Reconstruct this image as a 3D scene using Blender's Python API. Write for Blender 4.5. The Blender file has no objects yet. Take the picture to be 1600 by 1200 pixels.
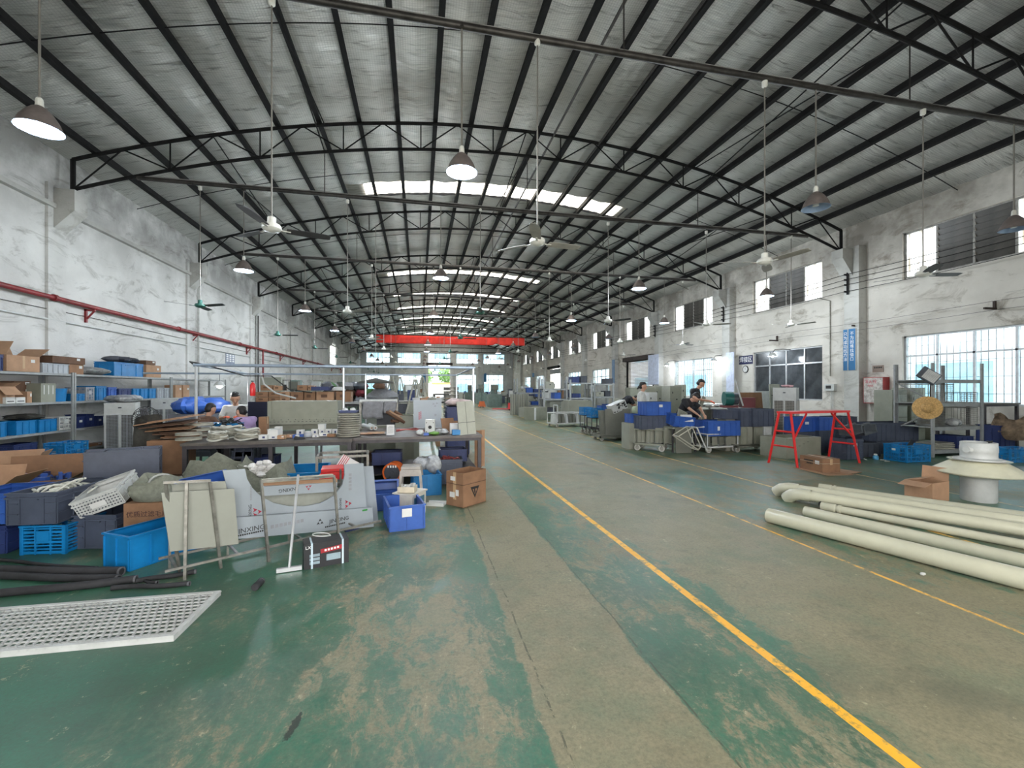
import bpy, math, random
from mathutils import Vector, Matrix, Euler
R = math.radians
random.seed(7)
sc = bpy.context.scene
col = sc.collection
# ---------------------------------------------------------------- camera
YAW = R(12.04); CA, SA = math.cos(YAW), math.sin(YAW); CH = 1.45; FPX = 680.0; HZ = 607.5
cd = bpy.data.cameras.new('camera'); cam = bpy.data.objects.new('camera', cd); col.objects.link(cam)
cam.location = (0, 0, CH); cam.rotation_euler = (R(90), 0, -YAW)
cd.sensor_width = 36; cd.lens = FPX / 1600 * 36; cd.shift_y = 7.5 / 1600; cd.clip_end = 400
sc.camera = cam
# ---------------------------------------------------------------- daylight, exposure
sc.view_settings.view_transform = 'Standard'; sc.view_settings.look = 'None'
sc.view_settings.gamma = 1; sc.view_settings.use_curve_mapping = False
sc.view_settings.exposure = 0.5
w = bpy.data.worlds.new('overcast_sky'); sc.world = w; w.use_nodes = True
bg = w.node_tree.nodes['Background']; bg.inputs[0].default_value = (1, .985, .95, 1); bg.inputs[1].default_value = 4.6
sun_d = bpy.data.lights.new('sun', 'SUN'); sun = bpy.data.objects.new('sun', sun_d); col.objects.link(sun)
sun_d.energy = 12.0; sun_d.angle = R(6); sun.rotation_euler = (R(-14), R(12), 0); sun_d.color = (1, .96, .88)
# ---------------------------------------------------------------- pixel helpers: a point of the photo to a point of the hall
def ray(px, py):
    u = (px - 800) / FPX; v = -(py - HZ) / FPX
    return SA + u * CA, CA - u * SA, v
def onz(px, py, z=0.0):
    dx, dy, dz = ray(px, py); t = (z - CH) / dz
    return Vector((dx * t, dy * t, z))
def ony(px, py, y):
    dx, dy, dz = ray(px, py); t = y / dy
    return Vector((dx * t, y, CH + dz * t))
def onx(px, py, x):
    dx, dy, dz = ray(px, py); t = x / dx
    return Vector((x, dy * t, CH + dz * t))
def ond(px, py, D):
    dx, dy, dz = ray(px, py)
    return Vector((dx * D, dy * D, CH + dz * D))
# ---------------------------------------------------------------- materials
MATS = {}
def mat(name, c, r=.6, m=0.0, var=.12, scale=6.0, bump=0.0, spec=.5, alpha=None, emit=None, dirt=None):
    if name in MATS: return MATS[name]
    mt = bpy.data.materials.new(name); mt.use_nodes = True; nt = mt.node_tree; n = nt.nodes; L = nt.links
    b = n['Principled BSDF']; b.inputs['Roughness'].default_value = r; b.inputs['Metallic'].default_value = m
    b.inputs['Specular IOR Level'].default_value = spec
    tc = n.new('ShaderNodeTexCoord'); no = n.new('ShaderNodeTexNoise'); no.inputs['Scale'].default_value = scale
    no.inputs['Detail'].default_value = 5; no.inputs['Roughness'].default_value = .65
    L.new(tc.outputs['Object'], no.inputs['Vector'])
    cr = n.new('ShaderNodeValToRGB'); L.new(no.outputs['Fac'], cr.inputs[0])
    lo = tuple(max(0, x * (1 - var * 1.6)) for x in c); hi = tuple(min(1, x * (1 + var)) for x in c)
    if dirt: lo = dirt
    cr.color_ramp.elements[0].position = .32; cr.color_ramp.elements[0].color = (*lo, 1)
    cr.color_ramp.elements[1].position = .62; cr.color_ramp.elements[1].color = (*hi, 1)
    L.new(cr.outputs[0], b.inputs['Base Color'])
    if bump:
        bp = n.new('ShaderNodeBump'); bp.inputs['Strength'].default_value = bump; bp.inputs['Distance'].default_value = .01
        L.new(no.outputs['Fac'], bp.inputs['Height']); L.new(bp.outputs[0], b.inputs['Normal'])
    if emit:
        b.inputs['Emission Color'].default_value = (*emit[0], 1); b.inputs['Emission Strength'].default_value = emit[1]
    MATS[name] = mt; return mt
def glass(name, tint=(.85, .93, .97), clear=.8):
    if name in MATS: return MATS[name]
    mt = bpy.data.materials.new(name); mt.use_nodes = True; n = mt.node_tree.nodes; L = mt.node_tree.links
    for x in list(n): n.remove(x)
    o = n.new('ShaderNodeOutputMaterial'); mx = n.new('ShaderNodeMixShader'); t = n.new('ShaderNodeBsdfTransparent'); g = n.new('ShaderNodeBsdfGlossy')
    no = n.new('ShaderNodeTexNoise'); no.inputs['Scale'].default_value = 3
    mr = n.new('ShaderNodeMapRange'); mr.inputs['To Min'].default_value = 1 - clear - .05; mr.inputs['To Max'].default_value = 1 - clear + .05
    L.new(no.outputs['Fac'], mr.inputs['Value']); L.new(mr.outputs[0], mx.inputs[0])
    t.inputs[0].default_value = (*tint, 1); g.inputs[0].default_value = (.6, .65, .7, 1); g.inputs['Roughness'].default_value = .08
    L.new(t.outputs[0], mx.inputs[1]); L.new(g.outputs[0], mx.inputs[2]); L.new(mx.outputs[0], o.inputs[0])
    MATS[name] = mt; return mt
def translucent(name, c, rough=.6, fac=.8):
    if name in MATS: return MATS[name]
    mt = bpy.data.materials.new(name); mt.use_nodes = True; n = mt.node_tree.nodes; L = mt.node_tree.links
    for x in list(n): n.remove(x)
    o = n.new('ShaderNodeOutputMaterial'); mx = n.new('ShaderNodeMixShader'); t = n.new('ShaderNodeBsdfTranslucent'); g = n.new('ShaderNodeBsdfDiffuse')
    tc = n.new('ShaderNodeTexCoord'); mp = n.new('ShaderNodeMapping'); mp.inputs['Scale'].default_value = (.6, 9, 1)
    no = n.new('ShaderNodeTexNoise'); no.inputs['Scale'].default_value = 2; no.inputs['Detail'].default_value = 4
    L.new(tc.outputs['Object'], mp.inputs[0]); L.new(mp.outputs[0], no.inputs['Vector'])
    cr = n.new('ShaderNodeValToRGB'); cr.color_ramp.elements[0].color = (c[0] * .55, c[1] * .5, c[2] * .42, 1); cr.color_ramp.elements[1].color = (*c, 1)
    cr.color_ramp.elements[0].position = .3; cr.color_ramp.elements[1].position = .55
    L.new(no.outputs['Fac'], cr.inputs[0]); L.new(cr.outputs[0], t.inputs[0]); L.new(cr.outputs[0], g.inputs[0])
    mx.inputs[0].default_value = 1 - fac
    L.new(t.outputs[0], mx.inputs[1]); L.new(g.outputs[0], mx.inputs[2]); L.new(mx.outputs[0], o.inputs[0])
    MATS[name] = mt; return mt

def floor_mat():
    mt = bpy.data.materials.new('worn_green_floor_paint'); mt.use_nodes = True; nt = mt.node_tree; n = nt.nodes; L = nt.links
    b = n['Principled BSDF']
    geo = n.new('ShaderNodeNewGeometry'); sep = n.new('ShaderNodeSeparateXYZ'); L.new(geo.outputs['Position'], sep.inputs[0])
    def noise(scale, detail=6, rough=.6, vec=None, dist=0):
        q = n.new('ShaderNodeTexNoise'); q.inputs['Scale'].default_value = scale; q.inputs['Detail'].default_value = detail
        q.inputs['Roughness'].default_value = rough; q.inputs['Distortion'].default_value = dist
        L.new(vec or geo.outputs['Position'], q.inputs['Vector']); return q.outputs['Fac']
    def mth(op, a, c=None, d=None, clamp=False):
        q = n.new('ShaderNodeMath'); q.operation = op; q.use_clamp = clamp
        for i, s in enumerate((a, c, d)):
            if s is None: continue
            if isinstance(s, (int, float)): q.inputs[i].default_value = s
            else: L.new(s, q.inputs[i])
        return q.outputs[0]
    def mix(f, a, c):
        q = n.new('ShaderNodeMix'); q.data_type = 'RGBA'
        if isinstance(f, (int, float)): q.inputs[0].default_value = f
        else: L.new(f, q.inputs[0])
        for i, s in ((6, a), (7, c)):
            if isinstance(s, tuple): q.inputs[i].default_value = (*s, 1)
            else: L.new(s, q.inputs[i])
        return q.outputs[2]
    X, Y = sep.outputs[0], sep.outputs[1]
    wob = mth('MULTIPLY', mth('SUBTRACT', noise(2.2, 5), .5), .05)
    Xw = mth('ADD', X, wob)
    mp = n.new('ShaderNodeMapping'); mp.inputs['Scale'].default_value = (1.0, .55, 1); mp.inputs['Rotation'].default_value = (0, 0, R(14)); L.new(geo.outputs['Position'], mp.inputs[0])
    streak = mp.outputs[0]
    # share of bare concrete across the hall (x from -8 to 14)
    mr = n.new('ShaderNodeMapRange'); mr.inputs['From Min'].default_value = -8; mr.inputs['From Max'].default_value = 14; L.new(Xw, mr.inputs['Value'])
    cr = n.new('ShaderNodeValToRGB'); L.new(mr.outputs[0], cr.inputs[0]); e = cr.color_ramp
    def st(x, v): return ((x + 8) / 22.0, v)
    stops = [st(-8, .40), st(-1.5, .40), st(-.75, .49), st(.20, .52), st(.57, .45), st(.60, .95), st(1.16, .95), st(1.19, .50), st(2.0, .52), st(2.15, .74), st(3.3, .70), st(3.6, .54), st(5.1, .52), st(6.5, .50), st(9, .46)]
    e.elements[0].position, e.elements[1].position = stops[0][0], stops[-1][0]
    e.elements[0].color = (*[stops[0][1]] * 3, 1); e.elements[1].color = (*[stops[-1][1]] * 3, 1)
    for p_, v_ in stops[1:-1]:
        q = e.elements.new(p_); q.color = (v_, v_, v_, 1)
    big = noise(.6, 4, .6); med = noise(2.6, 9, .78, streak, .5); fine = noise(22, 6, .8); mid = noise(7.5, 7, .78, streak, .8)
    s = mth('ADD', mth('MULTIPLY', big, .40), mth('ADD', mth('MULTIPLY', med, .62), mth('ADD', mth('MULTIPLY', mid, .42), mth('MULTIPLY', fine, .22))))   # centre near .83
    s = mth('ADD', s, cr.outputs[0])
    bare = mth('MULTIPLY', mth('SUBTRACT', s, 1.325), 17, None, True)
    half = mth('MULTIPLY', mth('SUBTRACT', s, 1.24), 7, None, True)          # worn thin: grey-green film round every bare patch
    g1 = mix(noise(3.4, 7, .7), (.022, .100, .062), (.052, .190, .115))
    g1 = mix(mth('MULTIPLY', mth('SUBTRACT', noise(1.1, 5, .6), .42), 3, None, True), g1, (.050, .078, .056))
    film = mix(noise(5, 7, .75), (.085, .130, .088), (.185, .215, .140))
    c1 = mix(noise(2.3, 9, .78), (.150, .138, .082), (.330, .295, .190))
    c1 = mix(mth('MULTIPLY', mth('SUBTRACT', noise(11, 8, .85), .52), 5, None, True), c1, (.125, .115, .072))
    c1 = mix(mth('MULTIPLY', mth('SUBTRACT', noise(1.7, 7, .7), .47), 3.4, None, True), c1, (.150, .185, .118))
    c1 = mix(mth('MULTIPLY', mth('SUBTRACT', noise(.9, 6, .7), .55), 5, None, True), c1, (.120, .125, .085))
    g1 = mix(mth('MULTIPLY', half, .8), g1, film)
    base = mix(bare, g1, c1)
    chips = mth('MULTIPLY', mth('SUBTRACT', mth('ADD', mth('MULTIPLY', fine, .6), mth('MULTIPLY', mid, .5)), .635), 22, None, True)
    base = mix(mth('MULTIPLY', chips, .75), base, (.42, .39, .25))
    base = mix(mth('MULTIPLY', mth('SUBTRACT', noise(48, 4, .8), .42), 1.6, None, True), base, (.05, .055, .04))
    dk = mth('MULTIPLY', mth('SUBTRACT', noise(.45, 5, .6), .52), 4, None, True)
    base = mix(mth('MULTIPLY', dk, .40), base, (.055, .068, .048))
    def joint(c, wd, src):
        return mth('LESS_THAN', mth('ABSOLUTE', mth('SUBTRACT', src, c)), wd)
    for jx in (.585, 1.20):
        base = mix(mth('MULTIPLY', mth('MULTIPLY', joint(jx, .005, Xw), mth('GREATER_THAN', mid, .48)), .7), base, (.045, .05, .03))
    # painted lines
    wear = mth('MULTIPLY', mth('SUBTRACT', mth('ADD', mth('MULTIPLY', noise(7, 6, .7), .7), mth('MULTIPLY', noise(30, 5, .7), .35)), .44), 9, None, True)
    far = mth('MULTIPLY', Y, .06, None, True)
    for c, wd, cl, keep in ((1.85, .030, (.80, .41, .03), .30), (3.50, .016, (.78, .42, .07), 0), (5.10, .022, (.72, .45, .12), .1), (7.25, .02, (.62, .40, .16), 0)):
        f = mth('MULTIPLY', joint(c, wd, X), mth('ADD', wear, keep, None, True))
        base = mix(f, base, cl)
    # one black scuff near the entrance
    ex = mth('DIVIDE', mth('SUBTRACT', X, mth('ADD', mth('MULTIPLY', Y, .18), -.895)), .026); ey = mth('DIVIDE', mth('SUBTRACT', Y, 2.03), .11)
    el = mth('ADD', mth('MULTIPLY', ex, ex), mth('MULTIPLY', ey, ey))
    base = mix(mth('MULTIPLY', mth('LESS_THAN', mth('ADD', el, mth('MULTIPLY', mth('ADD', fine, mid), 2.6)), 3.1), .85), base, (.02, .022, .018))
    L.new(base, b.inputs['Base Color'])
    rr = n.new('ShaderNodeMapRange'); rr.inputs['To Min'].default_value = .28; rr.inputs['To Max'].default_value = .64; b.inputs['Specular IOR Level'].default_value = .35
    L.new(mth('ADD', mth('MULTIPLY', bare, .35), mth('MULTIPLY', med, .6)), rr.inputs['Value']); L.new(rr.outputs[0], b.inputs['Roughness'])
    bp = n.new('ShaderNodeBump'); bp.inputs['Strength'].default_value = .25; bp.inputs['Distance'].default_value = .004
    L.new(mth('ADD', mth('MULTIPLY', bare, -.6), fine), bp.inputs['Height']); L.new(bp.outputs[0], b.inputs['Normal'])
    return mt

def plaster(name, c1, c2, c3, amt=.5, top_tone=.75):
    mt = bpy.data.materials.new(name); mt.use_nodes = True; nt = mt.node_tree; n = nt.nodes; L = nt.links
    b = n['Principled BSDF']; b.inputs['Roughness'].default_value = .85; b.inputs['Specular IOR Level'].default_value = .2
    geo = n.new('ShaderNodeNewGeometry')
    mp = n.new('ShaderNodeMapping'); mp.inputs['Scale'].default_value = (1, .55, 1.5); mp.inputs['Rotation'].default_value = (R(24), 0, 0); L.new(geo.outputs['Position'], mp.inputs[0])
    def noise(scale, detail, rough, v, dist=0):
        q = n.new('ShaderNodeTexNoise'); q.inputs['Scale'].default_value = scale; q.inputs['Detail'].default_value = detail; q.inputs['Roughness'].default_value = rough; q.inputs['Distortion'].default_value = dist
        L.new(v, q.inputs['Vector']); return q
    def ramp(src, p0, p1):
        q = n.new('ShaderNodeMapRange'); q.inputs['From Min'].default_value = p0; q.inputs['From Max'].default_value = p1; L.new(src, q.inputs['Value']); return q.outputs[0]
    def mix(f, a, c):
        q = n.new('ShaderNodeMix'); q.data_type = 'RGBA'; L.new(f, q.inputs[0])
        for i, s in ((6, a), (7, c)):
            if isinstance(s, tuple): q.inputs[i].default_value = (*s, 1)
            else: L.new(s, q.inputs[i])
        return q.outputs[2]
    a = noise(.8, 5, .6, geo.outputs['Position']); d = noise(1.3, 8, .75, mp.outputs[0], 1.1); f = noise(14, 5, .7, geo.outputs['Position'])
    base = mix(ramp(a.outputs['Fac'], .35, .65), c1, c2)
    m = n.new('ShaderNodeMath'); m.operation = 'MULTIPLY'; L.new(ramp(d.outputs['Fac'], .53, .66), m.inputs[0]); m.inputs[1].default_value = amt
    base = mix(m.outputs[0], base, c3)
    # wall colour darkens towards the top, in random patches
    sp = n.new('ShaderNodeSeparateXYZ'); L.new(geo.outputs['Position'], sp.inputs[0])
    hz = ramp(sp.outputs[2], 4.6, 6.9); mm = n.new('ShaderNodeMath'); mm.operation = 'MULTIPLY'; L.new(hz, mm.inputs[0]); gq = n.new('ShaderNodeMath'); gq.operation = 'MULTIPLY'; gq.inputs[1].default_value = top_tone; L.new(ramp(a.outputs['Fac'], .25, .6), gq.inputs[0]); L.new(gq.outputs[0], mm.inputs[1])
    base = mix(mm.outputs[0], base, tuple(x * .45 for x in c3))
    L.new(base, b.inputs['Base Color'])
    bp = n.new('ShaderNodeBump'); bp.inputs['Strength'].default_value = .35; bp.inputs['Distance'].default_value = .02
    ad = n.new('ShaderNodeMath'); ad.operation = 'ADD'; L.new(d.outputs['Fac'], ad.inputs[0]); L.new(f.outputs['Fac'], ad.inputs[1]); L.new(ad.outputs[0], bp.inputs['Height']); L.new(bp.outputs[0], b.inputs['Normal'])
    MATS[name] = mt; return mt

def foil_mat():
    mt = bpy.data.materials.new('silver_insulation_foil'); mt.use_nodes = True; nt = mt.node_tree; n = nt.nodes; L = nt.links
    b = n['Principled BSDF']; b.inputs['Metallic'].default_value = .72; b.inputs['Roughness'].default_value = .30
    tc = n.new('ShaderNodeTexCoord'); mp = n.new('ShaderNodeMapping'); mp.inputs['Scale'].default_value = (.8, 7.0, 1); L.new(tc.outputs['Object'], mp.inputs[0])
    a = n.new('ShaderNodeTexNoise'); a.inputs['Scale'].default_value = 1.5; a.inputs['Detail'].default_value = 8; a.inputs['Roughness'].default_value = .72; a.inputs['Distortion'].default_value = .9
    L.new(mp.outputs[0], a.inputs['Vector'])
    # thin net that holds the foil
    wv = n.new('ShaderNodeTexWave'); wv.bands_direction = 'X'; wv.inputs['Scale'].default_value = 6; L.new(tc.outputs['Object'], wv.inputs['Vector'])
    wy = n.new('ShaderNodeTexWave'); wy.bands_direction = 'Y'; wy.inputs['Scale'].default_value = 6; L.new(tc.outputs['Object'], wy.inputs['Vector'])
    mx = n.new('ShaderNodeMath'); mx.operation = 'MAXIMUM'; L.new(wv.outputs['Fac'], mx.inputs[0]); L.new(wy.outputs['Fac'], mx.inputs[1])
    pw = n.new('ShaderNodeMath'); pw.operation = 'POWER'; L.new(mx.outputs[0], pw.inputs[0]); pw.inputs[1].default_value = 14
    big = n.new('ShaderNodeTexNoise'); big.inputs['Scale'].default_value = .35; big.inputs['Detail'].default_value = 3; L.new(tc.outputs['Object'], big.inputs['Vector'])
    cr = n.new('ShaderNodeValToRGB'); L.new(big.outputs['Fac'], cr.inputs[0])
    cr.color_ramp.elements[0].color = (.50, .495, .46, 1); cr.color_ramp.elements[0].position = .35
    cr.color_ramp.elements[1].color = (.82, .82, .79, 1); cr.color_ramp.elements[1].position = .65
    mi = n.new('ShaderNodeMix'); mi.data_type = 'RGBA'; L.new(cr.outputs[0], mi.inputs[6]); mi.inputs[7].default_value = (.12, .12, .115, 1)
    ml = n.new('ShaderNodeMath'); ml.operation = 'MULTIPLY'; L.new(pw.outputs[0], ml.inputs[0]); ml.inputs[1].default_value = .35; L.new(ml.outputs[0], mi.inputs[0])
    m2 = n.new('ShaderNodeMix'); m2.data_type = 'RGBA'; L.new(mi.outputs[2], m2.inputs[6]); m2.inputs[7].default_value = (.16, .155, .14, 1)
    r2 = n.new('ShaderNodeMapRange'); r2.inputs['From Min'].default_value = .54; r2.inputs['From Max'].default_value = .66; r2.inputs['To Max'].default_value = .8; L.new(a.outputs['Fac'], r2.inputs['Value']); L.new(r2.outputs[0], m2.inputs[0])  # foil darkened along its creases, crease shade put into the colour
    L.new(m2.outputs[2], b.inputs['Base Color'])
    bp = n.new('ShaderNodeBump'); bp.inputs['Strength'].default_value = 1.0; bp.inputs['Distance'].default_value = .11
    L.new(a.outputs['Fac'], bp.inputs['Height']); L.new(bp.outputs[0], b.inputs['Normal'])
    return mt
def leaf_mat(name, c): return mat(name, c, .6, 0, .4, 5)

# ---------------------------------------------------------------- mesh builder
class MB:
    def __init__(s): s.v = []; s.f = []; s.m = []
    def add(s, vs, fs, mi=0, M=None):
        o = len(s.v)
        s.v += [tuple(M @ Vector(p)) if M else tuple(p) for p in vs]
        s.f += [tuple(i + o for i in f) for f in fs]; s.m += [mi] * len(fs); return s
    def box(s, c, d, mi=0, rz=0, M=None, taper=1.0):
        x, y, z = d[0] / 2, d[1] / 2, d[2] / 2; t = taper
        vs = [(-x * t, -y * t, -z), (x * t, -y * t, -z), (x * t, y * t, -z), (-x * t, y * t, -z), (-x, -y, z), (x, -y, z), (x, y, z), (-x, y, z)]
        m = Matrix.Translation(Vector(c)) @ (Matrix.Rotation(rz, 4, 'Z') if rz else Matrix.Identity(4)) @ (M or Matrix.Identity(4))
        return s.add(vs, [(0, 3, 2, 1), (4, 5, 6, 7), (0, 1, 5, 4), (1, 2, 6, 5), (2, 3, 7, 6), (3, 0, 4, 7)], mi, m)
    def tube(s, p0, p1, r0, r1=None, n=8, mi=0, cap=True):
        r1 = r0 if r1 is None else r1; p0 = Vector(p0); p1 = Vector(p1); d = (p1 - p0)
        if d.length < 1e-6: return s
        q = d.to_track_quat('Z', 'Y').to_matrix()
        vs = []
        for p, r in ((p0, r0), (p1, r1)):
            for i in range(n):
                a = 2 * math.pi * (i + .5) / n; vs.append(tuple(p + q @ Vector((r * math.cos(a), r * math.sin(a), 0))))
        fs = [(i, (i + 1) % n, n + (i + 1) % n, n + i) for i in range(n)]
        if cap: fs += [tuple(range(n))[::-1], tuple(range(n, 2 * n))]
        return s.add(vs, fs, mi)
    def path(s, pts, r, n=8, mi=0, cap=True, closed=False):
        pts = [Vector(p) for p in pts]; k = len(pts); vs = []; up = None
        for i, p in enumerate(pts):
            a = pts[(i - 1) % k] if closed or i > 0 else p; b = pts[(i + 1) % k] if closed or i < k - 1 else p
            d = (b - a).normalized()
            if up is None: up = d.orthogonal().normalized()
            up = (up - d * up.dot(d)); up = up.normalized() if up.length > 1e-6 else d.orthogonal().normalized()
            w_ = d.cross(up); rr = r[i] if isinstance(r, (list, tuple)) else r
            for j in range(n):
                t = 2 * math.pi * j / n; vs.append(tuple(p + up * rr * math.cos(t) + w_ * rr * math.sin(t)))
        fs = []
        for i in range(k if closed else k - 1):
            o, q = i * n, ((i + 1) % k) * n
            for j in range(n): fs.append((o + j, o + (j + 1) % n, q + (j + 1) % n, q + j))
        if cap and not closed: fs += [tuple(range(n))[::-1], tuple(range((k - 1) * n, k * n))]
        return s.add(vs, fs, mi)
    def lathe(s, prof, n=20, c=(0, 0, 0), mi=0, M=None, cap=True):
        vs = []; k = len(prof)
        for r, z in prof:
            for j in range(n):
                t = 2 * math.pi * j / n; vs.append((r * math.cos(t), r * math.sin(t), z))
        fs = []
        for i in range(k - 1):
            for j in range(n): fs.append((i * n + j, i * n + (j + 1) % n, (i + 1) * n + (j + 1) % n, (i + 1) * n + j))
        if cap: fs += [tuple(range(n))[::-1], tuple(range((k - 1) * n, k * n))]
        m = Matrix.Translation(Vector(c)) @ (M or Matrix.Identity(4))
        return s.add(vs, fs, mi, m)
    def prism(s, pts, y0, y1, mi=0, M=None):
        """outline in the x,z plane pushed along y"""
        k = len(pts); vs = [(p[0], y0, p[1]) for p in pts] + [(p[0], y1, p[1]) for p in pts]
        fs = [tuple(range(k)), tuple(range(k, 2 * k))[::-1]] + [(i, k + i, k + (i + 1) % k, (i + 1) % k) for i in range(k)]
        return s.add(vs, fs, mi, M)
    def blob(s, c, d, mi=0, n=10, m=7, jit=.0, rnd=None, M=None):
        rnd = rnd or random; vs = []; 
        for i in range(m + 1):
            a = math.pi * i / m
            for j in range(n):
                t = 2 * math.pi * j / n; k = 1 + (rnd.uniform(-jit, jit) if 0 < i < m else 0)
                vs.append((d[0] / 2 * math.sin(a) * math.cos(t) * k, d[1] / 2 * math.sin(a) * math.sin(t) * k, d[2] / 2 * math.cos(a) * k))
        fs = []
        for i in range(m):
            for j in range(n): fs.append((i * n + j, (i + 1) * n + j, (i + 1) * n + (j + 1) % n, i * n + (j + 1) % n))
        return s.add(vs, fs, mi, Matrix.Translation(Vector(c)) @ (M or Matrix.Identity(4)))
    def mesh(s, name, mats, smooth=False):
        me = bpy.data.meshes.new(name); me.from_pydata(s.v, [], s.f)
        for m_ in (mats if isinstance(mats, (list, tuple)) else [mats]): me.materials.append(m_)
        me.polygons.foreach_set('material_index', s.m)
        if smooth:
            me.polygons.foreach_set('use_smooth', [True] * len(s.f))
            try: me.set_sharp_from_angle(angle=R(40))
            except Exception: pass
        me.validate(); me.update(); return me
    def build(s, name, mats, parent=None, loc=None, rz=None, smooth=False):
        return link(name, s.mesh(name, mats, smooth), parent, loc, rz)
def link(name, me, parent=None, loc=None, rz=None, rot=None):
    o = bpy.data.objects.new(name, me); col.objects.link(o)
    if parent is not None: o.parent = parent
    if loc is not None: o.location = loc
    if rz is not None: o.rotation_euler.z = rz
    if rot is not None: o.rotation_euler = rot
    return o
def tag(o, label=None, cat=None, group=None, kind=None):
    if label: o['label'] = label
    if cat: o['category'] = cat
    if group: o['group'] = group
    if kind: o['kind'] = kind
    return o
def thing(name, label, cat, loc=(0, 0, 0), rz=0, group=None, rot=None):
    o = bpy.data.objects.new(name, None); col.objects.link(o); o.location = loc; o.rotation_euler.z = rz
    if rot: o.rotation_euler = rot
    o.empty_display_size = .1
    return tag(o, label, cat, group)
def dup(root, loc, rz=None, label=None, group=None, rot=None, scale=None):
    r = root.copy(); col.objects.link(r); r.location = loc
    if rz is not None: r.rotation_euler = (0, 0, rz)
    if rot is not None: r.rotation_euler = rot
    if scale is not None: r.scale = scale
    if label: r['label'] = label
    if group: r['group'] = group
    def rec(src, dst):
        for ch in KIDS.get(src.name) or [c for c in src.children]:
            c = ch.copy(); col.objects.link(c); c.parent = dst; rec(ch, c)
    rec(root, r); return r
KIDS = {}
ORD = ['first', 'second', 'third', 'fourth', 'fifth', 'sixth', 'seventh', 'eighth', 'ninth', 'tenth', 'eleventh', 'twelfth', 'thirteenth', 'fourteenth', 'fifteenth', 'sixteenth', 'seventeenth', 'eighteenth', 'nineteenth', 'twentieth', 'twenty-first', 'twenty-second', 'twenty-third', 'twenty-fourth']
TXT = {}
def text(s_, size, m_, parent, loc, rot=(R(90), 0, 0), name='lettering', ext=.0008, align='CENTER', sx=1):
    key = (s_, size, m_.name, align, sx)
    if key not in TXT:
        cu = bpy.data.curves.new('t', 'FONT'); cu.body = s_; cu.size = size; cu.extrude = ext; cu.align_x = align; cu.align_y = 'CENTER'; cu.resolution_u = 2
        to = bpy.data.objects.new('t', cu); col.objects.link(to); bpy.context.view_layer.update()
        me = bpy.data.meshes.new_from_object(to.evaluated_get(bpy.context.evaluated_depsgraph_get())); me.materials.clear(); me.materials.append(m_)
        bpy.data.objects.remove(to); TXT[key] = me
    o = link(name, TXT[key], parent, loc, rot=rot)
    if sx != 1: o.scale = (sx, 1, 1)
    return o
# placement from the photo
def spot(pl, pr, ytop, depth, z0=0.0):
    a = onz(*pl, z0); b = onz(*pr, z0); rz = math.atan2(b.y - a.y, b.x - a.x); n = Vector((-math.sin(rz), math.cos(rz), 0))
    Da = (a.x * SA + a.y * CA); H = CH - (ytop - HZ) / FPX * Da - z0
    return dict(loc=(a + b) / 2 + n * depth / 2, rz=rz, L=(b - a).length, D=depth, H=H)
def spoty(pl, pr, y, pb, pt, depth, z0=None):
    a = ony(pl, pb, y); b = ony(pr, pb, y); t = ony(pl, pt, y)
    z = a.z if z0 is None else z0
    return dict(loc=Vector(((a.x + b.x) / 2, y + depth / 2, z)), rz=0, L=b.x - a.x, D=depth, H=t.z - z)
def spotx(pl, pr, x, pb, pt, depth, z0=None):
    """things with their front in the plane x (they face the middle of the hall)"""
    a = onx(pl, pb, x); b = onx(pr, pb, x); m = (a + b) / 2; t = onx((pl + pr) / 2, pt, x); bb = onx((pl + pr) / 2, pb, x)
    s_ = 1 if x < 0 else -1; z = bb.z if z0 is None else z0
    return dict(loc=Vector((x - s_ * depth / 2, m.y, z)), rz=s_ * R(90), L=abs(b.y - a.y), D=depth, H=t.z - z)
# ================================================================ THE HALL
XL, XR, Y0, Y1 = -8.2, 14.2, -2.0, 66.0
XC = (-7.9 + 13.95) / 2; HS = (13.95 + 7.9) / 2
def zt(x): return 8.8 - 2.0 * min(1.1, abs((x - XC) / HS)) ** 2      # top chord of the trusses
def zb(x): return zt(x) - .70
TY = [6.07 + 6 * k for k in range(10)]
M_floor = floor_mat()
M_wl = plaster('stained_lime_plaster', (.66, .655, .64), (.55, .545, .53), (.20, .19, .17), .6)
M_wr = plaster('patched_beige_plaster', (.65, .62, .57), (.53, .50, .455), (.22, .19, .15), .7)
M_wf = plaster('grey_gable_plaster', (.68, .69, .70), (.56, .57, .58), (.30, .30, .30), .5, top_tone=.2)
M_col = plaster('pier_plaster', (.55, .545, .52), (.46, .455, .43), (.24, .22, .19), .5)
M_foil = foil_mat()
M_blk = mat('black_painted_steel', (.010, .0095, .010), .7, 0, .3, 4, spec=.2)
M_pipe = mat('brown_grey_steel_tube', (.05, .045, .042), .45, .5, .3, 5)
M_alu = mat('window_aluminium', (.42, .43, .44), .45, .5, .1)
M_fr = mat('painted_window_frame', (.30, .29, .27), .6, .1, .25)
M_gl = glass('clear_window_glass')
M_gd = mat('dark_curtained_glass', (.045, .05, .055), .12, 0, .3, 2)
M_wpan = translucent('whitened_window_glass', (.93, .96, .99))
M_lou = mat('grimy_louvre_glass', (.052, .047, .040), .4, 0, .3, 3)
M_ext = mat('outdoor_concrete', (.45, .45, .43), .9, 0, .1, 1)
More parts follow.
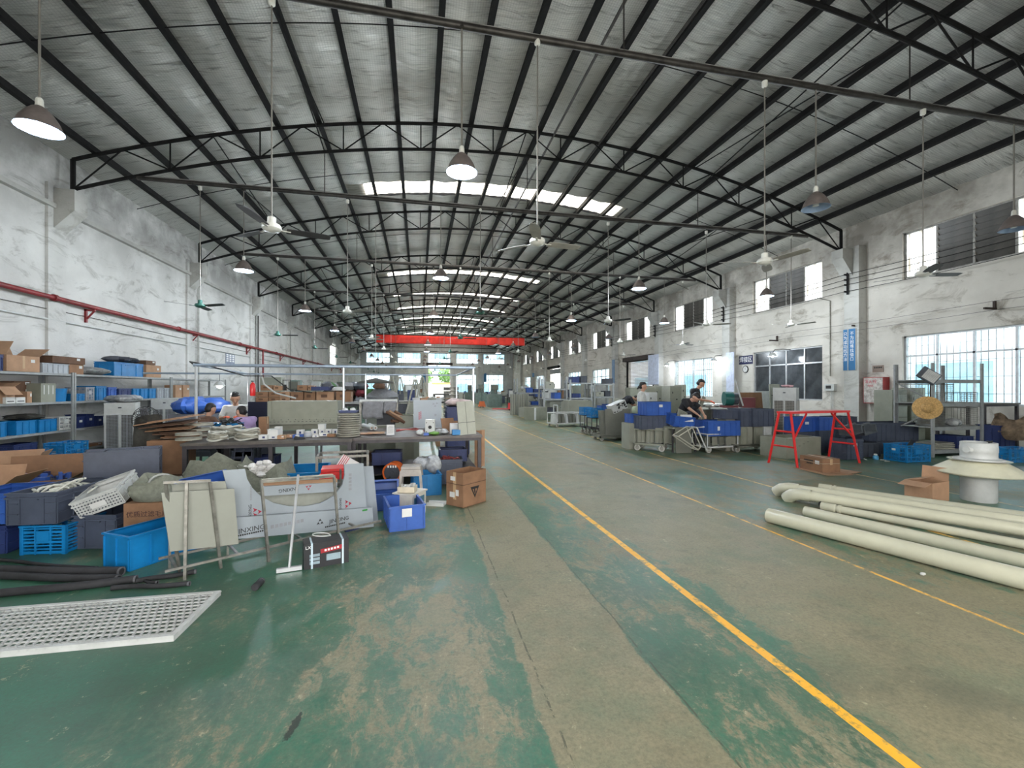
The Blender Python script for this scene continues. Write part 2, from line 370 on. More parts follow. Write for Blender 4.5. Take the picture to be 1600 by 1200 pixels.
# floor
b = MB(); b.add([(XL, Y0 - 1, 0), (XR, Y0 - 1, 0), (XR, Y1, 0), (XL, Y1, 0), (XL, Y0 - 1, -.15), (XR, Y0 - 1, -.15), (XR, Y1, -.15), (XL, Y1, -.15)], [(0, 1, 2, 3), (7, 6, 5, 4), (0, 4, 5, 1), (1, 5, 6, 2), (2, 6, 7, 3), (3, 7, 4, 0)])
tag(b.build('floor', M_floor), 'worn green painted concrete floor with yellow lane lines', kind='structure')
b = MB(); b.box((3, 30, -.2), (160, 200, .08)); tag(b.build('ground', M_ext), 'pale concrete yard outside the hall', kind='structure')

def wall(name, axis, c0, c1, u0, u1, z0, z1, holes, m):
    """a wall from plane c0 (face) to c1, with rectangular holes (ua, ub, za, zb)"""
    us = sorted({u0, u1, *[h[0] for h in holes], *[h[1] for h in holes]}); zs = sorted({z0, z1, *[h[2] for h in holes], *[h[3] for h in holes]})
    us = [u for u in us if u0 <= u <= u1]; zs = [z for z in zs if z0 <= z <= z1]
    mb = MB(); th = abs(c1 - c0); cm = (c0 + c1) / 2
    for i in range(len(us) - 1):
        for j in range(len(zs) - 1):
            uc, zc = (us[i] + us[i + 1]) / 2, (zs[j] + zs[j + 1]) / 2
            if any(h[0] < uc < h[1] and h[2] < zc < h[3] for h in holes): continue
            du, dz = us[i + 1] - us[i], zs[j + 1] - zs[j]
            if axis == 'y': mb.box((cm, uc, zc), (th, du, dz))
            else: mb.box((uc, cm, zc), (du, th, dz))
    return tag(mb.build(name, m), kind='structure')
# right wall openings, bay k between truss k and k+1 (bay -1 is in front of truss 0)
UPR = []; LOR = []
for k in range(-1, 9):
    yb = 6.07 + 6 * k
    UPR.append((yb + .93, yb + 4.28, 4.72, 6.12))
DOOR_B = {3: 'roller', 6: 'open'}
for k in range(-1, 9):
    yb = 6.07 + 6 * k
    if k == 3: LOR.append((yb + .5, yb + 4.0, 0, 3.35))
    elif k == 6: LOR.append((yb + .6, yb + 4.2, 0, 3.9))
    else: LOR.append((yb + .93, yb + 4.28, 1.02, 3.02))
wr = wall('wall_right', 'y', XR, XR + .3, Y0, Y1, 0, 6.96, UPR + LOR, M_wr)
tag(wr, 'right side wall of patched beige plaster')
LW = (43.6, 47.0, 3.8, 5.9)
wl = wall('wall_left', 'y', XL - .3, XL, Y0, Y1, 0, 6.96, [LW], M_wl)
tag(wl, 'left side wall of stained white plaster')
# ledge and darker band of the upper left wall
b = MB(); b.box((XL + .06, 32, 5.62), (.12, 68, .10)); tag(b.build('trim_1', M_col), 'thin plaster ledge along the left wall under the eaves', kind='structure')
wb_ = wall('wall_back', 'x', Y0 - .3, Y0, XL - .3, XR + .3, 0, 6.96, [(-3.2, 6.8, 0, 4.8)], M_wf); tag(wb_, 'unseen entrance end wall behind the camera, its gateway sized for daylight')  # out of view; built to narrow the opening and limit daylight near the camera
# far gable wall
FW = []
for x0 in (-7.5, -3.1, 1.3, 5.5, 9.6): FW.append((x0, x0 + 3.3, 5.25, 6.75))
FLW = [(-7.6, -3.9 - .3, 1.0, 3.5), (-3.0, .3, .9, 3.5), (5.4, 8.5, .9, 3.6), (9.7, 12.7, .9, 3.6)]
FD = (1.35, 4.55, 0, 5.0)
wf = wall('wall_far', 'x', Y1, Y1 + .3, XL - .3, XR + .3, 0, 6.96, FW + FLW + [FD], M_wf)
tag(wf, 'grey gable wall at the far end')
pts = [(XL - .3, 6.96)] + [(XL - .3 + (XR - XL + .6) * i / 30, max(6.97, zt(XL - .3 + (XR - XL + .6) * i / 30) + .35)) for i in range(31)] + [(XR + .3, 6.96)]
b = MB(); b.prism(pts, Y1, Y1 + .3); g_ = b.build('gable', M_wf, wf)
b = MB(); b.prism(pts, Y0 - .3, Y0); b.build('gable', M_wf, wb_)
# piers: right wall, left wall (corbels), far wall
for k, y in enumerate([.07] + TY[:-1] + [TY[-1]]):
    b = MB(); b.box((XR - .15, y - .4, 3.05), (.30, .5, 6.1)); o = b.build('pier', M_col, wr)
    b = MB(); b.prism([(-.02, 5.15), (.0, 5.15), (-.42, 5.72), (-.42, 6.03), (.0, 6.03)], -.2, .2, 0, Matrix.Translation((XR - .28, y - .25, 0))); b.build('corbel', M_col, wr)
    b = MB(); b.box((XL + .03, y - .1, 3.05), (.06, .5, 6.1)); b.build('pier', M_wl, wl)
    b = MB(); b.prism([(0, 5.1), (.42, 5.55), (.42, 6.03), (0, 6.03)], -.2, .2, 0, Matrix.Translation((XL + .04, y, 0))); b.build('corbel', M_col, wl)
for x in (-3.55, .85, 5.05, 9.1, 13.3):
    b = MB(); b.box((x, Y1 - .12, 3.6), (.45, .25, 7.2)); b.build('pier', M_wf, wf)
# roof foil: one sagging skin, pierced by real and added skylight strips
SKY = [(y, y + 1.1) for y in (15.9, 27.9, 34.2, 39.9, 46.2, 51.9, 58.2, 62.8)]  # strips off the even spacing are extra, added to brighten the far hall
SKX = (-2.65, 8.1)
b = MB(); rnd = random.Random(3)
XS = []; x = XL - .3
PX = [-7.5 + .99 * i for i in range(22)]
xs = sorted(set([round(XL - .3, 3), round(XR + .3, 3), *SKX] + [round(p + d, 3) for p in PX for d in (0, .25, .5, .75)])); 
ys = sorted(set([Y0 + .2 * i for i in range(int((Y1 - Y0) / .2) + 1)] + [v for s_ in SKY for v in s_] + [Y1]))
ys = [ys[0]] + [ys[i] for i in range(1, len(ys)) if ys[i] - ys[i - 1] > .02]
def zr(x): return zt(x) + .24
vid = {}
for i, x in enumerate(xs):
    for j, y in enumerate(ys):
        ph = ((x - PX[0]) / .99) % 1
        sag = -.05 * math.sin(math.pi * ph) ** 2 + .014 * math.sin(y * 5.3 + math.sin(x * 2.1) * 2) * math.sin(math.pi * ph) + rnd.uniform(-.008, .008)
        vid[i, j] = len(b.v); b.v.append((x, y, zr(x) + sag))
for i in range(len(xs) - 1):
    for j in range(len(ys) - 1):
        xm, ym = (xs[i] + xs[i + 1]) / 2, (ys[j] + ys[j + 1]) / 2
        if SKX[0] < xm < SKX[1] and any(a < ym < c for a, c in SKY): continue
        b.f.append((vid[i, j], vid[i, j + 1], vid[i + 1, j + 1], vid[i + 1, j])); b.m.append(0)
ceil = b.build('ceiling', M_foil, smooth=True); tag(ceil, 'arched roof lined with creased silver insulation foil', kind='structure')
# opaque roof sheets above the foil keep the daylight out
b = MB()
n_ = 24
for i in range(n_):
    xa, xb = XL - .6 + (XR - XL + 1.2) * i / n_, XL - .6 + (XR - XL + 1.2) * (i + 1) / n_
    seg = [Y0] + [v for s_ in SKY for v in s_] + [Y1 + .4]
    for q in range(len(seg) - 1):
        sk = q % 2 == 1
        if sk and xa > SKX[0] - .2 and xb < SKX[1] + .2: continue
        xa_, xb_ = xa, xb
        b.add([(xa_, seg[q], zr(xa_) + .1), (xb_, seg[q], zr(xb_) + .1), (xb_, seg[q + 1], zr(xb_) + .1), (xa_, seg[q + 1], zr(xa_) + .1),
               (xa_, seg[q], zr(xa_) + .14), (xb_, seg[q], zr(xb_) + .14), (xb_, seg[q + 1], zr(xb_) + .14), (xa_, seg[q + 1], zr(xa_) + .14)],
              [(0, 3, 2, 1), (4, 5, 6, 7), (0, 1, 5, 4), (1, 2, 6, 5), (2, 3, 7, 6), (3, 0, 4, 7)])
b.build('roof_sheet', mat('roof_steel', (.2, .2, .22), .6, .5), ceil)
M_sky = translucent('translucent_fibreglass', (.95, .93, .86))
for (a, c) in SKY:
    edges = [SKX[0]] + [p for p in PX if SKX[0] + .1 < p < SKX[1] - .1] + [SKX[1]]
    for i in range(len(edges) - 1):
        b = MB(); x0, x1 = edges[i], edges[i + 1]; k = 6
        for q in range(k):
            xa, xb = x0 + (x1 - x0) * q / k, x0 + (x1 - x0) * (q + 1) / k
            za, zb_ = zr(xa) + .05 + .02 * (q % 2), zr(xb) + .05 + .02 * ((q + 1) % 2)
            b.add([(xa, a, za), (xb, a, zb_), (xb, c, zb_), (xa, c, za)], [(0, 3, 2, 1)])
        b.build('real_and_added_skylight', M_sky, ceil)
# purlins
base_me = {}
for p in PX:
    z = zt(p) + .13; mb = MB(); mb.box((0, 0, 0), (.085, Y1 - Y0, .15)); mb.box((.04, 0, -.07), (.07, Y1 - Y0, .012))
    o = mb.build('purlin', M_blk, ceil, (p, (Y0 + Y1) / 2, z))
for x in (3.8, 5.2):
    mb = MB(); mb.tube((0, Y0, 0), (0, Y1, 0), .03, n=6); mb.build('ridge_rail', M_pipe, ceil, (x, 0, zt(x) - .02))
# trusses
NODE = [-7.9 + (13.95 + 7.9) * i / 22 for i in range(23)]
def arc(f, r, name, parent, m_):
    mb = MB(); mb.path([(x, 0, f(x)) for x in [NODE[0] + (NODE[-1] - NODE[0]) * i / 44 for i in range(45)]], r, 8); return mb.build(name, m_, parent, smooth=True)
tr = None
for k, y in enumerate([0.07] + TY):
    lab = 'black steel arched roof truss, ' + ('over the entrance' if k == 0 else ORD[k - 1] + ' in view from the entrance')
    if tr is None:
        tr = bpy.data.objects.new('roof_truss', None); col.objects.link(tr); tr.location = (0, y, 0); tag(tr, lab, kind='structure')
        arc(zt, .045, 'top_chord', tr, M_blk); arc(zb, .042, 'bottom_chord', tr, M_blk)
        for i in range(0, 23):
            x = NODE[i]
            if i % 2 == 0 or i in (0, 22):
                mb = MB(); mb.tube((x, 0, zb(x)), (x, 0, zt(x)), .05 if i in (0, 22) else .018, n=6); mb.build('web_post', M_blk, tr)
            if i < 22:
                if i % 2 == 0: p, q = (x, 0, zb(x)), (NODE[i + 1], 0, zt(NODE[i + 1]))
                else: p, q = (x, 0, zt(x)), (NODE[i + 1], 0, zb(NODE[i + 1]))
                mb = MB(); mb.tube(p, q, .019, n=6); mb.build('web_diagonal', M_blk, tr)
        mb = MB(); mb.tube((-6.6, 0, 6.5), (12.6, 0, 6.5), .05, n=10); mb.build('tie_rod', M_pipe, tr, smooth=True)
        mb = MB(); mb.path([(-6.6 + .6 * i, 0, 6.56 + .006 * (i % 2)) for i in range(33)], .011, 5); mb.build('cable_on_tie_rod', mat('grey_cable', (.30, .29, .28), .6), tr)
        for x in (-2.4, 3.02, 8.5):
            mb = MB(); mb.tube((x, 0, 6.5), (x, 0, zb(x)), .012, n=6); mb.build('hanger', M_pipe, tr)
    else: dup(tr, (0, y, 0), label=lab)
# longitudinal bracing between trusses: crossed rods
for k in range(len(TY) - 1):
    for x in ((-5.0, 3.0, 11.0) if k % 2 == 1 else (-2.4, 8.4)):
        mb = MB(); y0, y1 = TY[k], TY[k + 1]
        for (a, c) in ((zb(x), zt(x)), (zt(x), zb(x))): mb.tube((x, y0, a), (x, y1, c), .016, n=5)
        tag(mb.build('cross_brace', M_blk), 'crossed black steel rods bracing two roof trusses', kind='structure')
for y in [1.5] + [q + 2.9 for q in TY[:-1]]:
    mb = MB(); mb.path([(x, 0, zt(x) + .10) for x in [XL + (XR - XL) * i / 40 for i in range(41)]], .011, 4); mb.build('sag_rod', M_blk, ceil, (0, y, 0))
# windows
def win_frame_obj(idx, label): 
    o = bpy.data.objects.new('window_%d' % idx, None); col.objects.link(o); return tag(o, label, kind='structure')
WN = [0]
def bars(parent, axis, c, rect, us, zs, th, m_, name='muntin'):
    u0, u1, z0, z1 = rect; 
    def bx(nm, uc, zc, du, dz):
        mb = MB(); mb.box((0, 0, 0), (.05, du, dz) if axis == 'y' else (du, .05, dz)); mb.build(nm, m_, parent, (c, uc, zc) if axis == 'y' else (uc, c, zc))
    mb = MB()
    for (uc, zc, du, dz) in (((u0 + u1) / 2, z0 + .025, u1 - u0, .05), ((u0 + u1) / 2, z1 - .025, u1 - u0, .05), (u0 + .025, (z0 + z1) / 2, .05, z1 - z0), (u1 - .025, (z0 + z1) / 2, .05, z1 - z0)):
        mb.box((c, uc, zc) if axis == 'y' else (uc, c, zc), (.07, du, dz) if axis == 'y' else (du, .07, dz))
    mb.build('window_frame', m_, parent)
    for u in us: bx(name, u, (z0 + z1) / 2, th, z1 - z0)
    for z in zs: bx(name, (u0 + u1) / 2, z, u1 - u0, th)
def pane(parent, axis, c, rect, m_, name='pane'):
    u0, u1, z0, z1 = rect; mb = MB(); d = (.006, u1 - u0, z1 - z0) if axis == 'y' else (u1 - u0, .006, z1 - z0)
    mb.box((0, 0, 0), d); return mb.build(name, m_, parent, (c, (u0 + u1) / 2, (z0 + z1) / 2) if axis == 'y' else ((u0 + u1) / 2, c, (z0 + z1) / 2))
for k, r_ in enumerate(UPR):
    WN[0] += 1; o = win_frame_obj(WN[0], 'high window with brown louvres between two white panes, bay %d from the entrance' % (k + 1))
    u0, u1, z0, z1 = r_; q = (u1 - u0) / 4; xx = XR + .12
    bars(o, 'y', xx, r_, [u0 + q * i for i in (1, 2, 3)], [], .05, M_fr)
    for i in (0, 3): pane(o, 'y', xx, (u0 + q * i, u0 + q * (i + 1), z0, z1), M_wpan)
    for i in (1, 2):
        for s in range(8):
            zz = z0 + .1 + (z1 - z0 - .12) * (s + .3) / 8; mb = MB(); mb.box((0, 0, 0), (.012, q - .05, .19), M=Matrix.Rotation(R(-22), 4, 'Y')); mb.build('louvre_slat', M_lou, o, (xx, u0 + q * (i + .5), zz))
for k, r_ in enumerate(LOR):
    kk = k - 1; u0, u1, z0, z1 = r_
    if kk == 3:
        d = bpy.data.objects.new('door_1', None); col.objects.link(d); tag(d, 'closed grey roller shutter in the right wall', kind='structure')
        ms = mat('grey_shutter_slat', (.20, .19, .19), .5, .3, .15)
        for s in range(36):
            mb = MB(); mb.box((0, 0, 0), (.03, u1 - u0, .075)); mb.box((-.018, 0, .028), (.012, u1 - u0, .02)); mb.build('shutter_slat', ms, d, (XR + .1, (u0 + u1) / 2, .05 + s * .0925))
        mb = MB(); mb.box((XR - .12, (u0 + u1) / 2, 3.45), (.3, u1 - u0 + .3, .28)); mb.build('shutter_box', mat('rusty_dark_steel', (.05, .035, .03), .7, .3), d)
        for u in (u0, u1): mb = MB(); mb.box((XR + .03, u, 1.67), (.1, .1, 3.35)); mb.build('guide_rail', M_blk, d)
        continue
    if kk == 6:
        d = bpy.data.objects.new('door_2', None); col.objects.link(d); tag(d, 'raised roller shutter over the bright right doorway', kind='structure')
        mb = MB(); mb.box((XR + .0, (u0 + u1) / 2, 3.3), (.06, u1 - u0, .5)); mb.build('shutter_curtain', mat('grey_shutter_slat', (.2, .19, .19)), d)
        mb = MB(); mb.tube((XR - .2, u0 - .1, 3.72), (XR - .2, u1 + .1, 3.72), .16, n=14); mb.build('shutter_roll', M_blk, d); continue
    WN[0] += 1
    if kk == 0 or kk == 1 and False: pass
    dark = kk == 1; near = kk in (-1, 0)
    o = win_frame_obj(WN[0], ('dark curtained four-light window beside the welding sign' if dark else 'barred bright low window of the right wall, bay %d from the entrance' % (k + 1)))
    xx = XR + .12; q = (u1 - u0) / 4; zm = z0 + (z1 - z0) * .70
    bars(o, 'y', xx, r_, [u0 + q * i for i in (1, 2, 3)], [zm], .05, M_alu)
    for i in range(4):
        for (za, zb2) in ((z0, zm), (zm, z1)): pane(o, 'y', xx + .01, (u0 + q * i, u0 + q * (i + 1), za, zb2), M_gd if dark else M_gl)
    if not dark:
        mb = MB(); nb = 22 if near or kk == 2 else 12
        for i in range(nb): uu = u0 + (u1 - u0) * (i + .5) / nb; mb.tube((XR + .22, uu, z0), (XR + .22, uu, z1), .009, n=4)
        for zz in (z0 + .3, z0 + .75, z0 + 1.2, z0 + 1.7): mb.tube((XR + .22, u0, zz), (XR + .22, u1, zz), .009, n=4)
        tag(mb.build('security_bars', mat('dark_window_bar', (.10, .10, .10), .5, .3), o), kind='stuff')
WN[0] += 1; o = win_frame_obj(WN[0], 'tall pale window in the far part of the left wall'); bars(o, 'y', XL - .12, LW, [44.7, 45.9], [4.9], .06, M_alu)
for a_, c_ in ((43.6, 44.7), (44.7, 45.9), (45.9, 47)): pane(o, 'y', XL - .12, (a_, c_, 3.8, 5.9), M_wpan)
for i, r_ in enumerate(FW):
    WN[0] += 1; o = win_frame_obj(WN[0], 'upper gable window, %s from the left' % ORD[i]); u0, u1, z0, z1 = r_
    bars(o, 'x', Y1 + .15, r_, [u0 + (u1 - u0) * j / 6 for j in range(1, 6)], [z0 + .75], .05, M_alu)
    for j in range(6): pane(o, 'x', Y1 + .16, (u0 + (u1 - u0) * j / 6, u0 + (u1 - u0) * (j + 1) / 6, z0, z1), M_gl)
for i, r_ in enumerate(FLW):
    WN[0] += 1; o = win_frame_obj(WN[0], 'lower gable window, %s from the left' % ORD[i]); u0, u1, z0, z1 = r_
    bars(o, 'x', Y1 + .15, r_, [u0 + (u1 - u0) * j / 4 for j in range(1, 4)], [z1 - .8], .07, M_alu)
    for j in range(4): pane(o, 'x', Y1 + .16, (u0 + (u1 - u0) * j / 4, u0 + (u1 - u0) * (j + 1) / 4, z0, z1), M_gl)
d = bpy.data.objects.new('door_3', None); col.objects.link(d); tag(d, 'rolled up shutter above the open gable doorway', kind='structure')
mb = MB(); mb.box((2.95, Y1 - .2, 5.15), (3.9, .4, .35)); mb.build('shutter_box', mat('rusty_dark_steel', (.05, .035, .03)), d)
# outdoors
M_fac = mat('pale_tiled_facade', (.78, .84, .90), .8, 0, .06, 2); M_fw = mat('blue_office_glass', (.30, .50, .62), .4, 0, .2, 1)
def facade(name, label, o0, ux, L, H, floors, cols):
    t = thing(name, label, 'building', o0, ux)
    mb = MB(); mb.box((L / 2, 3, H / 2), (L, 6, H)); mb.build('block', M_fac, t)
    me = None
    for f in range(floors):
        for c in range(cols):
            if me is None: mb = MB(); mb.box((0, 0, 0), (L / cols * .62, .12, H / floors * .5)); me = mb.mesh('facade_window', M_fw)
            link('facade_window', me, t, (L * (c + .5) / cols, -.04, H * (f + .55) / floors))
    return t
facade('office_building', 'pale building seen through the gable windows', (-18, 84, -.15), 0, 44, 13, 4, 11)
facade('workshop_building', 'pale building seen through the right wall windows', (24, 70, -.15), R(-90), 76, 7, 2, 16)
M_leaf = leaf_mat('leaf_green', (.10, .22, .05)); M_bark = mat('bark', (.10, .07, .05), .9)
def tree(x, y, h, lab):
    t = thing('tree', lab, 'tree', (x, y, -.15)); r_ = random.Random(int(x * 7 + y)); mb = MB(); mb.path([(0, 0, 0), (.1, 0, h * .3), (-.05, .1, h * .6)], [.18, .13, .06], 7); mb.build('trunk', M_bark, t)
    mb = MB()
    for i in range(900):
        a, c = r_.uniform(0, 6.28), math.acos(r_.uniform(-1, 1)); rr = h * .32 * r_.random() ** .4
        p = Vector((rr * math.sin(c) * math.cos(a), rr * math.sin(c) * math.sin(a), h * .68 + rr * .9 * math.cos(c))); q = .22
        n1 = Vector((r_.uniform(-1, 1), r_.uniform(-1, 1), r_.uniform(-1, 1))).normalized(); n2 = n1.orthogonal().normalized()
        mb.add([p - n1 * q, p + n2 * q * .6, p + n1 * q, p - n2 * q * .6], [(0, 1, 2, 3)])
    tag(mb.build('crown', M_leaf, t), kind='stuff')
tree(.6, 76, 5.6, 'green tree outside the gable doorway, left of the lorry'); tree(5.0, 77.5, 5.8, 'green tree outside the gable doorway, behind the lorry')
t = thing('lorry', 'white and orange lorry body standing outside the gable doorway', 'truck', (3.6, 73, -.15))
for nm, c_, d_, m_ in (('cargo_box', (0, 1.5, 1.55), (3.2, 5, 1.5), mat('white_truck_panel', (.8, .8, .78), .4)), ('side_board', (0, -1.05, 2.45), (3.3, .06, .3), mat('orange_truck_board', (.75, .3, .12), .5)), ('chassis', (0, 1.5, .7), (2.2, 5, .25), M_blk)):
    mb = MB(); mb.box(c_, d_); mb.build(nm, m_, t)
for x in (-1, 1):
    for y in (0, 3.2): mb = MB(); mb.tube((x * 1.15 - .15, y, .45), (x * 1.15 + .15, y, .45), .45, n=18); mb.build('wheel', mat('black_rubber', (.02, .02, .02), .8), t)
# ================================================================ LAMPS AND FANS
M_shade_o = mat('brown_grey_lamp_shade', (.20, .165, .155), .5, .3, .15); M_shade_i = mat('pale_lamp_inside', (.30, .40, .58), .4, .2, .05)
M_lit = mat('glowing_bulb', (1, 1, 1), .4, emit=((.72, .86, 1), 16.0)); M_unlit = mat('unlit_bulb', (.75, .76, .74), .25)
M_rod = mat('cream_hanging_rod', (.22, .205, .185), .5, .2, .1)
M_wht = mat('aged_white_enamel', (.72, .71, .66), .4, 0, .08); M_dk = mat('dark_fan_blade', (.045, .042, .045), .5, 0, .2); M_tanb = mat('cream_fan_blade', (.38, .36, .33), .5); M_grn = mat('green_fan_motor', (.03, .13, .10), .4)
def lamp_proto(lit, name='high_bay_lamp'):
    t = thing(name, 'x', 'lamp')
    mb = MB(); mb.lathe([(.035, .26), (.07, .235), (.12, .18), (.17, .10), (.208, 0.0), (.213, -.008)], 24, cap=False); mb.build('shade', M_shade_o, t, smooth=True)
    mb = MB(); mb.lathe([(.03, .25), (.066, .225), (.115, .17), (.165, .09), (.203, 0.0), (.213, -.008)], 24, cap=False); mb.build('shade_lining', M_shade_i, t, smooth=True)
    mb = MB(); mb.tube((0, 0, .03), (0, 0, .17), .045, .035, 12); mb.build('bulb', M_lit if lit else M_unlit, t, smooth=True)
    mb = MB(); mb.lathe([(.02, .36), (.034, .34), (.04, .25)], 14); mb.build('lamp_holder', M_wht, t)
    mb = MB(); mb.tube((0, 0, .34), (0, 0, 6.5 - 4.45), .013, n=6); mb.build('hanging_rod', M_rod, t)
    mb = MB(); mb.lathe([(.02, -.06), (.05, -.05), (.05, .0)], 12, (0, 0, 6.5 - 4.45)); mb.build('hook_ring', M_pipe, t)
    return t
def fan_proto(style):
    t = thing('ceiling_fan', 'x', 'fan'); bm_ = (M_dk, M_tanb)[style == 1]; mm = (M_wht, M_wht, M_grn)[style]
    mb = MB(); mb.lathe([(.03, .16), (.05, .15), (.052, .07), (.10, .06), (.115, .035), (.115, .005), (.09, -.02), (.03, -.035)], 20); mb.build('motor', mm, t, smooth=True)
    for i in range(3):
        a = R(120 * i); M = Matrix.Rotation(a, 4, 'Z')
        mb = MB(); mb.box((.15, 0, 0), (.14, .03, .008)); o = mb.build('blade_iron', mm, t); o.rotation_euler.z = a
        mb = MB(); k = 8; pts = []
        for q in range(k + 1):
            s = q / k; x = .17 + .53 * s; w_ = .05 + .025 * math.sin(math.pi * min(1, s * .75 + .1)) if s < .93 else .045; pts.append((x, w_, .01 + .012 * s))
        vs = [(x, -w_, z + .012) for x, w_, z in pts] + [(x, w_, z - .012) for x, w_, z in pts]
        vs += [(x, y, z - .005) for x, y, z in vs]
        n2 = k + 1; fs = [(q, q + 1, n2 + q + 1, n2 + q) for q in range(k)] + [(2 * n2 + q, 3 * n2 + q, 3 * n2 + q + 1, 2 * n2 + q + 1) for q in range(k)]
        fs += [(q, 2 * n2 + q, 2 * n2 + q + 1, q + 1) for q in range(k)] + [(n2 + q, n2 + q + 1, 3 * n2 + q + 1, 3 * n2 + q) for q in range(k)] + [(k, 2 * n2 + k, 3 * n2 + k, n2 + k), (0, n2, 3 * n2, 2 * n2)]
        mb.add(vs, fs); o = mb.build('blade', bm_, t); o.rotation_euler.z = a
    mb = MB(); mb.tube((0, 0, .15), (0, 0, 6.42 - 3.5), .011, n=6); mb.build('down_rod', M_rod, t)
    mb = MB(); mb.lathe([(.02, -.07), (.042, -.05), (.045, .03), (.02, .04)], 12, (0, 0, 6.42 - 3.5)); mb.build('ceiling_cap', M_wht, t, smooth=True)
    return t
LX = [-4.3, .58, 6.5, 11.0]; FX = [-5.27, -1.84, 1.67, 5.5, 8.8, 11.95]
LITS = {0: (1, 1, 0, 0), 1: (1, 1, 1, 1), 2: (1, 1, 1, 1), 3: (1, 1, 0, 0), 4: (0, 1, 0, 0), 5: (0, 1, 1, 0)}
lp = {}; rl = random.Random(5)
for k, y in enumerate(TY):
    for i, x in enumerate(LX):
        lit = bool(LITS.get(k, (0, 0, 0, 0))[i])
        loc = (x, y, 4.45 + rl.uniform(-.04, .04)); lab = '%s bell-shaped high bay lamp, %s from the left in the %s row' % ('lit' if lit else 'unlit brownish', ORD[i], ORD[k])
        if lit not in lp: lp[lit] = lamp_proto(lit); o = lp[lit]; o.location = loc; tag(o, lab, group='high bay lamps hanging from the tie rods')
        else: o = dup(lp[lit], loc, rl.uniform(0, 3), lab)
        if lit:
            ld = bpy.data.lights.new('lamp_light', 'POINT'); ld.energy = 85 if k < 3 else 130; ld.shadow_soft_size = .12; ld.color = (.86, .94, 1)
            lo = bpy.data.objects.new('lamp_light', ld); col.objects.link(lo); lo.parent = o; lo.location = (0, 0, -.13)
fp = {}
for k, y in enumerate(TY):
    for i, x in enumerate(FX):
        st = 0 if (k, i) in ((0, 1), (2, 3)) else (2 if (i in (0, 2) and k > 0) else rl.choice((0, 1, 1)))
        if (k, i) in ((0, 2), (0, 3), (0, 4)): st = 1 if i != 4 else 0
        z = 3.5 + rl.uniform(-.06, .06); loc = (x, y, z); nm = ('white ceiling fan with dark blades', 'white ceiling fan with cream blades', 'green-motored ceiling fan')[st]
        lab = '%s, %s in the %s row' % (nm, ORD[i], ORD[k]); rz = R(rl.uniform(0, 120))
        if (k, i) == (0, 1): rz = R(20)
        if st not in fp: fp[st] = fan_proto(st); fp[st].location = loc; fp[st].rotation_euler.z = rz; tag(fp[st], lab, group='ceiling fans hanging from the tie rods')
        else: dup(fp[st], loc, rz, lab)
# red cloth banner hanging from the sixth tie rod
mb = MB(); ya = 41.8; xa, xb = ony(588, 530, ya).x, ony(820, 530, ya).x; nx = 90
vs = []; 
for j in range(6):
    for i in range(nx + 1):
        s = i / nx; sag = .0; amp = (.05 + .05 * math.sin(s * 19)) * (1 - .4 * j / 5); pin = 1 - .28 * max(0, 1 - abs(s - .8) / .03)
        zt0 = 6.44 - .03 * math.sin(s * math.pi); h_ = .74 * pin
        vs.append((xa + (xb - xa) * s, ya - .09 + amp * math.sin(s * 70 + j * .4), zt0 - (1 - pin) * .1 - h_ * j / 5))
fs = [(j * (nx + 1) + i, j * (nx + 1) + i + 1, (j + 1) * (nx + 1) + i + 1, (j + 1) * (nx + 1) + i) for j in range(5) for i in range(nx)]
mb.add(vs, fs); o = mb.build('banner', mat('red_banner_cloth', (.80, .045, .03), .8, 0, .12, 2), smooth=True); tag(o, 'long red cloth banner hanging across the hall under the roof', 'banner')
so = o.modifiers.new('thick', 'SOLIDIFY'); so.thickness = .006
# ================================================================ BUILDERS OF THE SHOP-FLOOR THINGS
C_blue = mat('royal_blue_plastic', (.028, .092, .36), .42, 0, .1, 5); C_dblue = mat('navy_plastic', (.018, .032, .12), .45, 0, .12, 5)
C_cyan = mat('cyan_plastic', (.004, .17, .43), .4, 0, .1, 5); C_grey = mat('slate_grey_plastic', (.058, .070, .105), .5, 0, .12, 5)
C_white = mat('white_plastic', (.50, .51, .50), .45, 0, .08, 5); C_lgrey = mat('light_grey_plastic', (.34,.36,.39), .5, 0, .1, 5)
C_dgrey = mat('charcoal_plastic', (.05, .055, .07), .5, 0, .15, 5); C_red = mat('red_plastic', (.62, .02, .02), .35, 0, .08, 5)
M_card = mat('brown_cardboard', (.24, .13, .072), .85, 0, .12, 4, .1); M_card2 = mat('tan_cardboard', (.38, .225, .135), .85, 0, .1, 4, .1); M_card3 = mat('dark_cardboard', (.115, .06, .035), .85, 0, .15, 4)
M_tape = mat('tan_packing_tape', (.45, .30, .17), .3, 0, .05); M_lab = mat('white_paper', (.62, .62, .61), .8, 0, .04); M_ink = mat('black_ink', (.02, .02, .02), .7, 0, .1); M_inkr = mat('red_ink', (.45, .03, .06), .7, 0, .1)
M_inkg = mat('grey_ink', (.25, .26, .28), .7, 0, .1); M_inkw = mat('white_ink', (.85, .85, .85), .7, 0, .05)
M_pvc = mat('khaki_grey_sheet', (.235, .24, .19), .55, 0, .08, 3); M_film = mat('blue_white_film', (.29, .325, .36), .4, 0, .05, 2); M_edge = mat('cream_edge', (.42, .41, .34), .6)
M_stl = mat('bare_steel_tube', (.25, .24, .215), .4, .6, .25, 10); M_rack = mat('grey_rack_steel', (.29, .30, .30), .5, .2, .12, 5); M_tbl = mat('dark_steel_frame', (.055, .05, .055), .5, .3, .2)
M_top = mat('grimy_bench_top', (.10, .088, .078), .6, 0, .25, 5); M_sack = mat('grey_green_woven_sack', (.19, .20, .16), .9, 0, .12, 30, .2); M_cloth = mat('dark_olive_cloth', (.045, .043, .037), .95, 0, .2, 12)
